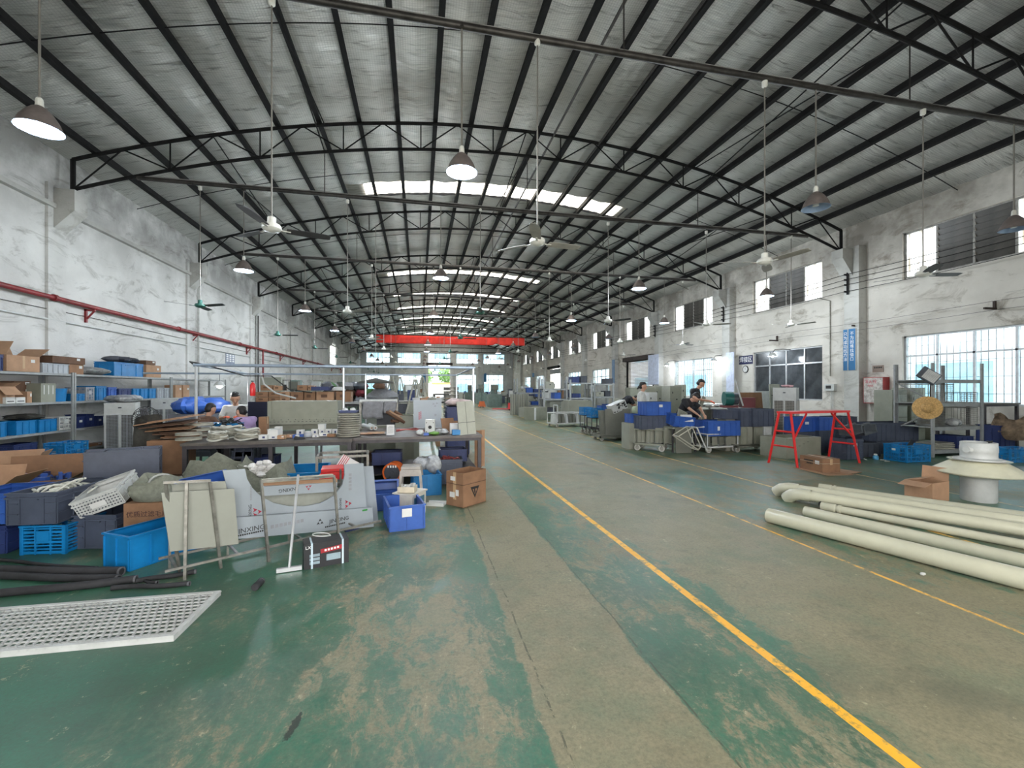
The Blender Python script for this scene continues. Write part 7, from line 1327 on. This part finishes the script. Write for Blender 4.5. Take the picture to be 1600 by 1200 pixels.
# I: long steel frames with boxes
def long_rack(px0, px1, y, label, levels, posts, H): a, c = ony(px0, 600, y).x, ony(px1, 600, y).x; return rack(label, c - a, .9, levels, posts, H, ((a + c) / 2, y + .45, 0), 0, M_rack, bt=.07, pw=.09), a, c
for j, (px0, px1, y, lv, n_, H_) in enumerate(((849, 887, 20.5, (.3, .95, 1.45), 2, 2.05), (890, 926, 20.3, (.35, 1.0, 1.75), 2, 1.9), (928, 960, 20.6, (.35, 1.05, 1.7), 2, 1.75), (807, 848, 27, (.4, 1.2), 2, 2.1))):
    t, a, c = long_rack(px0, px1, y, 'long grey steel frame rack beyond the trolleys, %s' % ('beside the open racks of blue boxes', 'holding navy boxes', 'nearest the shutter', 'furthest by the lane')[j], lv, n_, H_); rr = random.Random(j)
    for li, z in enumerate(lv):
        x = a + .2
        while x < c - .3:
            w_ = rr.uniform(.28, .5); 
            if rr.random() < .82:
                m_ = (C_dblue, C_blue, M_pvc, C_dgrey, M_kh2)[rr.randrange(5) if j != 1 else (0, 0, 0, 2, 3)[rr.randrange(5)]]; nm = {id(C_dblue): 'navy crate', id(C_blue): 'royal blue crate', id(M_pvc): 'khaki box', id(C_dgrey): 'charcoal crate', id(M_kh2): 'khaki box'}[id(m_)]
                h_ = rr.uniform(.2, .34)
                ROWN[nm, j, li] = ROWN.get((nm, j, li), 0) + 1
                lab = '%s, %s shelf of the frame rack %s, %s from left' % (nm, ('bottom', 'middle', 'top')[li], ('beside the lane', 'with navy boxes', 'by the shutter', 'far off')[j], ORD[ROWN[nm, j, li] - 1])
                if 'crate' in nm: crate(lab, w_, .6, h_, m_, loc=(x + w_ / 2, y + .45, z + .008))
                else:
                    q = thing('khaki_box', lab, 'box', (x + w_ / 2, y + .45, z + .008)); mb = MB(); mb.box((0, 0, h_ / 2), (w_, .5, h_)); mb.build('box_shell', m_, q); mb = MB(); mb.box((0, -.253, h_ * .6), (.07, .006, .05)); mb.build('hole', M_ink, q)
            x += w_ + .06
# ================================================================ PEOPLE
def body_mesh(parts, name, m_, vox=.014, sm=3):
    """one continuous surface grown from tapered limbs: parts = (p0, p1, r0, r1)"""
    mb = MB()
    for p0, p1, r0, r1 in parts:
        p0, p1 = Vector(p0), Vector(p1); k = 6
        mb.blob(p0, (2 * r0,) * 3, n=12, m=8); mb.blob(p1, (2 * r1,) * 3, n=12, m=8); mb.tube(p0, p1, r0, r1, 12)
    o = mb.build(name, m_); rm = o.modifiers.new('r', 'REMESH'); rm.mode = 'VOXEL'; rm.voxel_size = vox; s_ = o.modifiers.new('s', 'SMOOTH'); s_.iterations = sm; s_.factor = .5
    bpy.context.view_layer.update(); me = bpy.data.meshes.new_from_object(o.evaluated_get(bpy.context.evaluated_depsgraph_get())); me.materials.clear(); me.materials.append(m_)
    me.polygons.foreach_set('use_smooth', [True] * len(me.polygons)); bpy.data.objects.remove(o); return me
def hand(pw, d, pal, r=.009, curl=.6, side=1):
    """palm and five fingers from the wrist pw along d; pal = palm normal"""
    d = Vector(d).normalized(); pal = Vector(pal); pal = (pal - d * pal.dot(d)).normalized(); s_ = d.cross(pal) * side; pw = Vector(pw); out = []
    pc = pw + d * .085
    for i, (off, ln) in enumerate(((-.030, .068), (-.010, .078), (.010, .074), (.029, .058))):
        k = pc + s_ * off; out.append((pw + s_ * off * .5 + d * .01, k, .015, .011)); a = k + (d * math.cos(curl * .5) + pal * math.sin(curl * .5)) * ln * .55; b_ = a + (d * math.cos(curl * 1.4) + pal * math.sin(curl * 1.4)) * ln * .5; out += [(k, a, r, r * .92), (a, b_, r * .92, r * .78)]
    th = pw + d * .03 - s_ * .022; t1 = th + (d * .6 - s_ * .6 + pal * .3).normalized() * .045; t2 = t1 + (d * .8 + pal * .4).normalized() * .032; out += [(th, t1, .013, .011), (t1, t2, .011, .009)]
    return out
def person(label, J, shirt, pants, loc, rz, hair='short', gloves=False, female=False, sleeve=.45, look=(0, -1, 0), face=True):
    """J: joints in local metres; the figure faces -Y"""
    t = thing('person', label, 'person', loc, rz); V = {k: Vector(v) for k, v in J.items()}; k_ = .93 if female else 1.0
    P = []; ch, pe, nk, hd = V['chest'], V['pelvis'], V['neck'], V['head']
    sh = [(V['sl'], V['sr'])]; sl, sr, hl, hr = V['sl'], V['sr'], V['hl'], V['hr']; mid = pe.lerp(ch, .5)
    torso = [(hl, hr, .085 * k_, .085 * k_), (pe, mid, .115 * k_, .105 * k_), (mid, ch, .11 * k_, .125 * k_), (ch + (sl - ch) * .45, ch + (sr - ch) * .45, .10 * k_, .10 * k_), (ch, nk, .10 * k_, .05), (sl, sr, .052 * k_, .052 * k_), (hl, ch + (sl - ch) * .5, .075, .08), (hr, ch + (sr - ch) * .5, .075, .08)]
    P += torso + [(nk, hd - (hd - nk).normalized() * .05, .05, .052)]
    up = (hd - nk).normalized(); lk = Vector(look).normalized(); lk = (lk - up * lk.dot(up) * .6).normalized(); rt = lk.cross(up).normalized()
    P += [(hd + up * .03 - lk * .02, hd + up * .03 + lk * .012, .088, .083), (hd - up * .04 + lk * .03, hd + up * .0 + lk * .02, .052, .07), (hd - up * .075 + lk * .055, hd - up * .05 + lk * .04, .026, .036)]      # skull, jaw, chin
    P += [(hd + lk * .082 + up * .012, hd + lk * .108 - up * .022, .009, .015), (hd + rt * .084 + up * .01, hd + rt * .086 - up * .025, .013, .010), (hd - rt * .084 + up * .01, hd - rt * .086 - up * .025, .013, .010)]
    arms = []; legs = []
    for s_, e_, w_ in ((sl, V['el'], V['wl']), (sr, V['er'], V['wr'])): arms += [(s_, e_, .048 * k_, .038 * k_), (e_, w_, .038 * k_, .025 * k_)]
    for h_, n_, a_ in ((hl, V['kl'], V['al']), (hr, V['kr'], V['ar'])): legs += [(h_, n_, .085 * k_, .055 * k_), (n_, a_, .055 * k_, .036 * k_)]
    feet = [(V[a] + Vector((0, .03, -.04)), V[a] + Vector((0, -.17, -.055)), .038, .03) for a in ('al', 'ar')]
    hands = hand(V['wl'], V['wl'] - V['el'], V.get('pal', Vector((0, 0, -1))), side=-1) + hand(V['wr'], V['wr'] - V['er'], V.get('pal', Vector((0, 0, -1))), side=1)
    link('body', body_mesh(P + arms + legs + (hands if not gloves else []), 'body', M_skin), t)
    if gloves: link('gloves', body_mesh(hand(V['wl'], V['wl'] - V['el'], (0, 0, -1), .012, side=-1) + hand(V['wr'], V['wr'] - V['er'], (0, 0, -1), .012, side=1), 'gloves', M_glove, .010, 2), t)
    gr = .016; S = [(a, b_, r0 + gr, r1 + gr) for a, b_, r0, r1 in torso if not (b_ == nk)] + [(s_, s_.lerp(e_, sleeve * 1.7 if sleeve < .6 else 1), .062 * k_, .058 * k_) for s_, e_ in ((sl, V['el']), (sr, V['er']))] + [(ch, ch.lerp(nk, .75), .10, .062)]
    if sleeve > .9: S += [(V['el'], V['el'].lerp(V['wl'], .9), .052, .038), (V['er'], V['er'].lerp(V['wr'], .9), .052, .038)]
    link('shirt', body_mesh(S, 'shirt', shirt), t)
    L_ = [(hl, hr, .112 * k_, .112 * k_), (pe, pe + Vector((0, 0, -.03)), .125 * k_, .12 * k_)] + [(a, b_, r0 + .018, r1 + .02) for a, b_, r0, r1 in legs]
    link('trousers', body_mesh(L_, 'trousers', pants), t); link('shoes', body_mesh([(a, b_, .045, .038) for a, b_, _, _ in feet], 'shoes', C_dgrey), t)
    Hh = [(hd + up * .060 - lk * .035, hd + up * .072 + lk * .005, .086, .072), (hd + up * .0 - lk * .05, hd + up * .03 - lk * .035, .074, .083)]
    if hair == 'long': Hh += [(hd - up * .05 - lk * .055, hd - up * .01 - lk * .05, .06, .075), (hd - up * .12 - lk * .06, hd - up * .05 - lk * .06, .03, .05)]
    if hair == 'tied': Hh += [(hd - lk * .10 + up * .0, hd - lk * .14 - up * .08, .035, .022)]
    link('hair', body_mesh(Hh, 'hair', M_hair, .012, 2), t)
    mb = MB(); [mb.blob(hd + lk * .081 + rt * sx * .032 + up * .022, (.020, .012, .012), n=8, m=5) for sx in (-1, 1)]; [mb.blob(hd + lk * .084 + rt * sx * .032 + up * .042, (.030, .010, .006), n=8, m=4) for sx in (-1, 1)]; mb.build('eyes_and_brows', M_hair, t, smooth=True)
    mb = MB(); mb.blob(hd + lk * .088 - up * .047, (.040, .014, .012), n=8, m=5); mb.build('mouth', mat('lips', (.35, .12, .10), .5), t, smooth=True)
    return t
W_sh = mat('white_shirt_cloth', (.60, .60, .58), .9, 0, .08, 12); B_sh = mat('black_shirt_cloth', (.018, .018, .022), .9, 0, .15, 12); V_sh = mat('lilac_shirt_cloth', (.38, .27, .48), .9, 0, .08, 12); Br_sh = mat('brown_shirt_cloth', (.14, .075, .05), .9, 0, .12, 12); D_tr = mat('dark_trousers_cloth', (.02, .02, .028), .9, 0, .15, 12)
SIT = dict(pelvis=(0, .05, .52), chest=(0, -.02, .92), neck=(0, -.06, 1.07), head=(0, -.11, 1.19), sl=(.18, -.03, 1.0), sr=(-.18, -.03, 1.0), el=(.24, -.20, .80), er=(-.24, -.20, .80), wl=(.12, -.42, .84), wr=(-.12, -.42, .84), hl=(.09, .05, .50), hr=(-.09, .05, .50), kl=(.12, -.40, .50), kr=(-.12, -.40, .50), al=(.12, -.40, .09), ar=(-.12, -.40, .09))
def seat_at(px, py, D): p = ond(px, py, D); return Vector((p.x, p.y, 0))
p = seat_at(369, 632, 9.1); person('seated person in white short-sleeved shirt with orange gloves, sewing', SIT, W_sh, D_tr, (p.x, p.y, .05), R(12), gloves=True, look=(.1, -.8, -.55)); stool('dark stool under the person in the white shirt', .32, .44, C_dgrey, (p.x + 0, p.y + .06, 0))
p = seat_at(386, 645, 7.55); S2 = dict(SIT); S2.update(head=(-.03, -.17, 1.12), neck=(0, -.10, 1.02)); person('seated person in lilac top with dark tied hair, head bent down', S2, V_sh, D_tr, (p.x, p.y, .0), R(-118), 'tied', female=True, look=(0, -.7, -.7)).scale = (.91,) * 3; stool('dark stool under the person in the lilac top', .30, .37, C_dgrey, (p.x + .05, p.y, 0))
p = seat_at(321, 640, 7.9); person('seated person in brown top seen from behind the cardboard', SIT, Br_sh, D_tr, (p.x, p.y, .0), R(150), 'short', look=(0, -.8, -.6)).scale = (.89,) * 3; stool('dark stool under the person in the brown top', .30, .36, C_dgrey, (p.x, p.y, 0))
t = thing('blue_cloth_piece', 'light blue cloth piece being sewn by the seated workers', 'cloth', (seat_at(352, 640, 8.0).x, 8.0, .86)); mb = MB(); mb.blob((0, 0, .02), (.6, .3, .05), n=14, m=6, jit=.12); mb.build('folded_cloth', C_cyan, t, smooth=True); bench('white sewing table between the seated workers', .9, .45, .85, (seat_at(352, 640, 8.0).x, 8.02, 0), 0, C_white, .03, shelf=False)
bag('heap of royal blue bags behind the seated workers', dict(loc=Vector((ond(318, 625, 9.8).x, ond(318, 625, 9.8).y, .9)), rz=.3, L=1.1, D=.5, H=.42), C_blue, 51); carton('grey cabinet under the royal blue bags', 1.2, .5, .89, C_dgrey, loc=(ond(318, 625, 9.8).x, ond(318, 625, 9.8).y, 0), rz=.3, sticker=False, tape=False, name='grey_cabinet', cat='cabinet')
p = ond(404, 635, 8.4); sheetm('dark navy board with white note behind the person in lilac', .42, .60, .03, mat('near_black_navy', (.008, .01, .03), .8), (p.x + .02, p.y, .60), 0, 2, 'dark_board'); carton('dark cabinet under the navy board', .42, .3, .59, C_dgrey, loc=(p.x + .02, p.y + .08, 0), sticker=False, tape=False, name='grey_cabinet', cat='cabinet')
p = ond(395, 606, 10.4); t = thing('fire_extinguisher', 'red fire extinguisher hanging beside the drop pipe', 'extinguisher', (p.x, p.y, 1.28)); mb = MB(); mb.lathe([(.05, 0), (.06, .02), (.06, .26), (.03, .31), (.015, .33)], 16); mb.build('cylinder', C_red, t, smooth=True); mb = MB(); mb.box((0, -.02, .35), (.03, .09, .03)); mb.build('valve', M_ink, t)
STD = dict(pelvis=(0, 0, .92), chest=(0, -.01, 1.30), neck=(0, -.03, 1.47), head=(0, -.05, 1.60), sl=(.19, 0, 1.40), sr=(-.19, 0, 1.40), el=(.24, -.06, 1.12), er=(-.24, -.06, 1.12), wl=(.14, -.30, 1.08), wr=(-.14, -.30, 1.08), hl=(.09, 0, .90), hr=(-.09, 0, .90), kl=(.10, -.02, .50), kr=(-.10, -.02, .50), al=(.11, .02, .09), ar=(-.11, .02, .09))
S3 = dict(STD); S3.update(chest=(0, -.06, 1.32), neck=(0, -.13, 1.47), head=(.0, -.20, 1.58), el=(.26, -.14, 1.15), er=(-.24, -.16, 1.15), wl=(.15, -.40, 1.12), wr=(-.10, -.42, 1.10))
p = seat_at(1083, 610, 12.3); person('standing man in black T-shirt and orange gloves bending over a part', S3, B_sh, D_tr, p, R(62), gloves=True, look=(0, -.75, -.6))
t = thing('held_part', 'khaki bent strip held by the standing man', 'part', ond(1093, 622, 12.2), rot=(0, R(24), 0)); mb = MB(); mb.box((.12, 0, -.28), (.1, .03, .75)); mb.box((.15, .03, -.28), (.03, .06, .75)); mb.build('strip_body', M_kh2, t)
S4 = dict(SIT); S4.update(pelvis=(0, .1, .40), chest=(0, -.12, .72), neck=(0, -.24, .82), head=(0, -.34, .88), sl=(.17, -.14, .80), sr=(-.17, -.14, .80), el=(.22, -.32, .62), er=(-.22, -.32, .62), wl=(.12, -.48, .48), wr=(-.12, -.48, .48), kl=(.14, -.30, .50), kr=(-.14, -.30, .50), al=(.12, -.12, .09), ar=(-.12, -.12, .09), hl=(.09, .1, .38), hr=(-.09, .1, .38))
p = seat_at(1068, 632, 11.0); person('crouching person in black beside the standing man', S4, B_sh, D_tr, (p.x, p.y, .35), R(20), look=(0, -.7, -.7)); bench('low wooden platform under the crouching person', .8, .7, .35, (p.x, p.y, 0), R(20), M_top, .04, shelf=False, cat='platform', name='low_platform')
p = seat_at(1002, 612, 12.2); S5 = dict(STD); S5 = {k: (v[0] * .92, v[1], v[2] * .94) for k, v in STD.items()}; S5.update(wl=(.10, -.34, 1.0), wr=(-.22, -.10, .80), er=(-.23, -.03, 1.05)); person('standing woman in white T-shirt with dark tied hair', S5, W_sh, D_tr, p, R(55), 'tied', female=True, look=(.2, -.95, -.2))
S6 = dict(STD); S6.update(pelvis=(0, .10, .88), chest=(0, -.22, 1.08), neck=(0, -.38, 1.12), head=(0, -.50, 1.10), sl=(.18, -.25, 1.12), sr=(-.18, -.25, 1.12), el=(.22, -.38, .90), er=(-.22, -.38, .90), wl=(.10, -.52, .78), wr=(-.10, -.52, .78), hl=(.09, .1, .86), hr=(-.09, .1, .86))
p = seat_at(972, 615, 15.5); person('person in dark clothes bent over a bench near the shutter', S6, B_sh, D_tr, p, R(78), look=(0, -.6, -.8)); cab(970, 998, 15.0, 623, 'khaki bench box before the bent person', M_kh2, .6, holes=False, name='bench_box')
# ================================================================ THE FAR PART OF THE HALL
rr = random.Random(77); CNT = {}
def lab(base):
    CNT[base] = CNT.get(base, 0) + 1; n_ = CNT[base]; return '%s, %s' % (base, ORD[n_ - 1])
def fbox(x, y, z, L, D, H, m_, label, name='metal_box', cat='box'):
    t = thing(name, label, cat, (x, y, z)); mb = MB(); mb.box((0, 0, H / 2), (L, D, H)); mb.build('box_shell', m_, t); mb = MB(); mb.box((0, -D / 2 - .006, H / 2), (L * .86, .012, H * .86)); mb.build('front_panel', m_, t); return t
# left-centre: long table with white top, ring tower, pale A-frames
a, c = ony(646, 620, 12.5), ony(703, 620, 12.5); bench('long white-topped table beyond the film-covered sheet', c.x - a.x, 1.0, 1.12, ((a.x + c.x) / 2, 13, 0), 0, C_white, n=3)
for i in range(9): x = a.x + .1 + (c.x - a.x - .2) * i / 8; t = thing('offcut', 'pale plastic offcut on the long white table, %s from the left' % ORD[i], 'offcut', (x, 12.9 + rr.uniform(-.3, .3), 1.125), rr.uniform(-1, 1)); mb = MB(); mb.box((0, 0, .03), (rr.uniform(.2, .4), .12, .06)); mb.blob((.1, .02, .05), (.15, .1, .1), n=8, m=5, jit=.2); mb.build('offcut_body', (C_white, M_strip, M_card2)[i % 3], t)
s = ony(705, 640, 11.5); ring_stack('tall tower of grey ring castings beyond the bench', .20, 13, .10, (s.x, s.y, .2), M_stl, .04, 'ring_tower'); t = thing('pallet', 'wooden pallet under the ring castings', 'pallet', (s.x, s.y, 0)); [(MB().box((0, -.35 + .14 * i, .17), (.8, .1, .022))).build('slat', M_card2, t) for i in range(6)]; [(MB().box((x, 0, .08), (.1, .8, .16))).build('bearer', M_card2, t) for x in (-.35, 0, .35)]
crate('navy crate beside the lane behind the four-door panel', .5, .6, 1.05, C_dblue, 'solid', loc=(ony(716, 640, 9.6).x, 9.9, 0), name='tall_bin', cat='bin'); bag('pink and white rag bundle on the tall navy bin', dict(loc=Vector((ony(722, 640, 9.6).x, 9.9, 1.06)), rz=0, L=.7, D=.5, H=.2), mat('pink_white_rag', (.6, .48, .46), .9, 0, .2, 8), 61)
for i, (px, y, h) in enumerate(((612, 24, 2.1), (649, 22, 1.9), (625, 28, 2.2), (660, 24.5, 2.1))):
    p = ony(px, 620, y); t = thing('easel_frame', 'pale timber A-frame easel in the middle distance, %s' % ORD[i], 'easel', (p.x, y, 0)); 
    for sx in (-1, 1): (MB().tube((sx * .5, -.1, 0), (sx * .05, 0, h), .05, n=4)).build('leg', M_strip, t)
    (MB().tube((0, .5, 0), (0, .02, h), .04, n=4)).build('rear_leg', M_strip, t); (MB().box((0, -.06, h * .4), (.7, .04, .06))).build('cross_bar', M_strip, t)
# market umbrella and covered heap
p = ony(587, 600, 14.0); t = thing('hanging_hood', 'dark shallow fan hood hanging beyond the benches', 'hood', (p.x, 14, 1.62)); mb = MB(); mb.lathe([(.55, 0), (.5, .05), (.25, .10), (.03, .16)], 24); mb.build('hood_disc', M_cloth, t, smooth=True); (MB().tube((0, 0, .15), (0, 0, 4.88), .01, n=5)).build('hanging_rod', M_rod, t)
t = thing('covered_machine', 'grey covered machine under the hanging hood', 'machine', (p.x + .2, 14.1, 0)); mb = MB(); mb.box((0, 0, .5), (.9, .8, 1.0)); mb.build('machine_base', M_dkh, t); mb = MB(); mb.blob((0, 0, 1.2), (.9, .6, .5), n=14, m=8, jit=.1); mb.build('cover', M_gcl, t, smooth=True)
heap = [M_card3, C_dgrey, mat('maroon_cloth', (.16, .02, .03), .9), M_cloth, mat('olive_leafy_cloth', (.05, .12, .04), .9), M_gcl]
a = ony(500, 620, 17); 
for i in range(54):
    ci, ri, ti = i % 6, (i // 6) % 3, i // 18
    x = a.x + .2 + ci * .38 + rr.uniform(-.05, .05); y = 17.2 + ri * .55; z = .86 + ti * .27
    if ti == 2 and ci % 3 == 1: continue
    k = rr.randrange(len(heap)); nm = ('brown', 'charcoal', 'maroon', 'dark', 'green', 'grey')[k]
    t = thing('stuffed_bag', lab(nm + ' stuffed bag in the tall dark heap by the left wall'), 'bag', (x, y, z)); mb = MB(); mb.blob((0, 0, .15), (rr.uniform(.36, .5), .5, rr.uniform(.28, .36)), n=9, m=6, jit=.18, rnd=rr); mb.build('bag_skin', heap[k], t, smooth=True)
rack('low steel staging under the dark heap of bags', 2.6, 1.9, [.55, .84], 2, .85, (a.x + 1.15, 17.8, 0), 0, M_tbl)
# machines and tables along both sides
OCC = [(a.x, a.x + 2.6, 16.8, 18.9), (5, 14, 15, 23), (5.6, 9.5, 26.5, 28.5)]
def free(x, y, dx, dy):
    if any(x + dx > q[0] and x - dx < q[1] and y + dy > q[2] and y - dy < q[3] for q in OCC): return False
    OCC.append((x - dx, x + dx, y - dy, y + dy)); return True
TB = [(-4.2, 22), (-4.6, 27), (-1.4, 23), (-4.4, 33), (-1.2, 31), (-4.4, 40), (-1.0, 39), (-4.0, 48), (-.8, 47), (-3.6, 56), (8.5, 25.5), (7.6, 31), (10.5, 34), (7.4, 38), (10.5, 43), (7.2, 47), (9.6, 53), (6.8, 56)]
for i, (x, y) in enumerate(TB):
    free(x, y, 1.35, .65); side = 'left' if x < 2 else 'right'; L_ = 2.6; bench('far workbench on the %s side, %s from the entrance' % (side, ORD[[q for q in TB if (q[0] < 2) == (x < 2)].index((x, y))]), L_, 1.0, .85, (x, y, 0), 0, M_top if i % 2 else M_wg, n=2)
    for j in range(5):
        xx = x - L_ / 2 + .3 + j * .5; k = rr.randrange(7); h_ = rr.uniform(.2, .6); m_, nm = ((M_kh2, 'khaki'), (C_white, 'white'), (C_dblue, 'navy'), (M_card, 'brown'), (M_wg, 'pale grey'), (C_dgrey, 'dark'), (C_blue, 'blue'))[k]
        fbox(xx, y + rr.uniform(-.2, .2), .852, rr.uniform(.25, .45), .4, h_, m_, lab('%s box on a far workbench of the %s side' % (nm, side)), 'bench_box')
    if i % 2 == 0: fbox(x, y, .22, 1.6, .7, .45, (M_dkh, M_kh2, C_dgrey)[i % 3], lab('grey case under a far workbench of the %s side' % side), 'storage_case')
# machines
def machine(x, y, h, label, c1, c2):
    t = thing('machine_tool', label, 'machine', (x, y, 0), rr.uniform(-.2, .2)); (MB().box((0, 0, h * .28), (1.1, .9, h * .56))).build('machine_base', c1, t); (MB().box((0, .2, h * .7), (.5, .4, h * .6))).build('machine_column', c1, t); (MB().box((0, -.15, h * .86), (.45, .6, h * .2))).build('machine_head', c2, t); (MB().tube((0, -.25, h * .62), (0, -.25, h * .78), .06, n=10)).build('spindle', M_stl, t)
    mb = MB(); mb.lathe([(.14, -.012), (.16, 0), (.14, .012), (.14, -.012)], 16, M=Matrix.Translation((.3, -.3, h * .9)) @ Matrix.Rotation(R(90), 4, 'X'), cap=False); mb.build('hand_wheel', M_stl, t)
for i, (x, y, h) in enumerate(((7.4, 30.5, 1.7), (6.0, 35, 1.8), (11.6, 29, 1.9), (6.0, 43, 1.9), (11.8, 38, 2.0), (5.8, 51, 1.9), (-.6, 27, 1.7), (-.4, 35, 1.8), (-.2, 43.5, 1.9), (-6.3, 24.5, 1.9), (-6.4, 30, 2.0), (-6.2, 37, 2.0), (.0, 52, 1.9))): free(x, y, .6, .6); machine(x, y, h, '%s machine tool far down the hall, %s of its colour' % (('khaki', 'green-grey')[i % 2], ORD[i // 2]), (M_kh2, mat('green_grey_machine', (.16, .22, .20), .5))[i % 2], (C_white, M_dkh)[i % 2])
for i in range(14):
    x, y = (-6.9, 20 + i * 2.9) if i % 2 else (12.9, 24.5 + i * 2.5); side = 'left' if x < 0 else 'right'; h_ = rr.uniform(1.2, 2.0)
    fbox(x, y, 0, .9, .6, h_, (M_pvc, M_kh2, M_wg)[i % 3], lab('tall %s cabinet along the far %s wall' % (('khaki', 'dull khaki', 'pale grey')[i % 3], side)), 'tall_cabinet', 'cabinet')
for i in range(26):
    left = i % 2; x = rr.uniform(-5.6, .3) if left else rr.uniform(5.8, 11.5); y = 15.5 + i * 1.7; h_ = rr.uniform(.45, 1.25)
    if not left and y < 24: continue
    if not free(x, y, .6, .45): continue
    k = rr.randrange(5); m_, nm = ((M_kh2, 'khaki'), (M_dkh, 'dark khaki'), (M_wg, 'pale grey'), (C_grey, 'slate'), (M_card, 'brown'))[k]
    fbox(x, y, 0, rr.uniform(.5, 1.1), rr.uniform(.4, .8), h_, m_, lab('%s stacked sheet block on the %s side floor' % (nm, 'left' if left else 'right')), 'sheet_block', 'stack')
# pallet jacks
def jack(px, py, m_, label, rz):
    g = onz(px, py); t = thing('pallet_jack', label, 'pallet jack', g, rz); mb = MB(); [mb.box((sx * .2, .55, .1), (.16, 1.1, .05)) for sx in (-1, 1)]; mb.build('forks', m_, t); mb = MB(); mb.prism([(-.3, .08), (.3, .08), (.18, .5), (-.18, .5)], -.12, .05); mb.build('pump_housing', m_, t); mb = MB(); mb.tube((0, -.08, .4), (0, -.3, 1.15), .02, n=6); mb.path([(.12, -.3, 1.2), (.1, -.32, 1.3), (-.1, -.32, 1.3), (-.12, -.3, 1.2), (.12, -.3, 1.2)], .014, 6); mb.build('tow_handle', C_dgrey, t); mb = MB(); [mb.tube((sx * .08 - .03, -.05, .09), (sx * .08 + .03, -.05, .09), .09, n=14) for sx in (-1, 1)]; mb.build('steer_wheel', M_rub, t)
jack(753, 637, M_ora, 'orange pallet jack standing in the lane beyond the benches', R(-8)); jack(795, 641, C_red, 'red pallet jack by the right edge of the lane', R(75))
# blue notice boards on the gable and on the right wall
for i, (px, pt, pb, y_) in enumerate(((663, 584, 598, Y1 - .27), (758, 583, 597, Y1 - .27))): a, c = ony(px - 1.8, pb, y_), ony(px + 2, pt, y_); t = thing('gable_notice', 'small blue notice board on the gable wall, %s of the doorway' % ('left', 'right')[i], 'notice', ((a.x + c.x) / 2, y_, a.z)); (MB().box((0, 0, (c.z - a.z) / 2), (c.x - a.x, .03, c.z - a.z))).build('board', M_bblue, t)
for i, (px0, px1, pt, pb) in enumerate(((1023, 1033, 565, 577), (835, 838, 583, 589))): s0, s1 = onx(px0, pt, XR - .05), onx(px1, pb, XR - .05); t = thing('wall_notice', 'dark blue notice board high on the right wall, %s' % ('beside the roller shutter', 'far off')[i], 'notice', (XR - .33, (s0.y + s1.y) / 2, s1.z), R(-90)); H_ = s0.z - s1.z; (MB().box((0, 0, H_ / 2), (abs(s0.y - s1.y), .03, H_))).build('board', M_bblue, t)
s0, s1 = onx(958, 562, XR - .35), onx(962, 600, XR - .35); t = thing('blue_pier_board', 'pale blue vertical board on the pier before the roller shutter', 'sign', (XR - .33, s0.y, s1.z), R(-90)); (MB().box((0, 0, (s0.z - s1.z) / 2), (.4, .03, s0.z - s1.z))).build('board', mat('pale_blue_board', (.16, .26, .40), .6), t)
for i, (px, py) in enumerate(((1028, 575), (1150, 584))): s0 = onx(px, py + 18, XR - .03); t = thing('pale_sheet_on_wall', 'pale bluish sheet hung on the right wall by the welding lamp, %s' % ('far', 'near')[i], 'sheet', (XR - .34, s0.y, s0.z - .3), R(-90)); (MB().box((0, 0, .9), (1.2 if i == 0 else .5, .02, 1.8))).build('sheet_face', mat('pale_blue_sheet', (.55, .6, .75), .7), t)
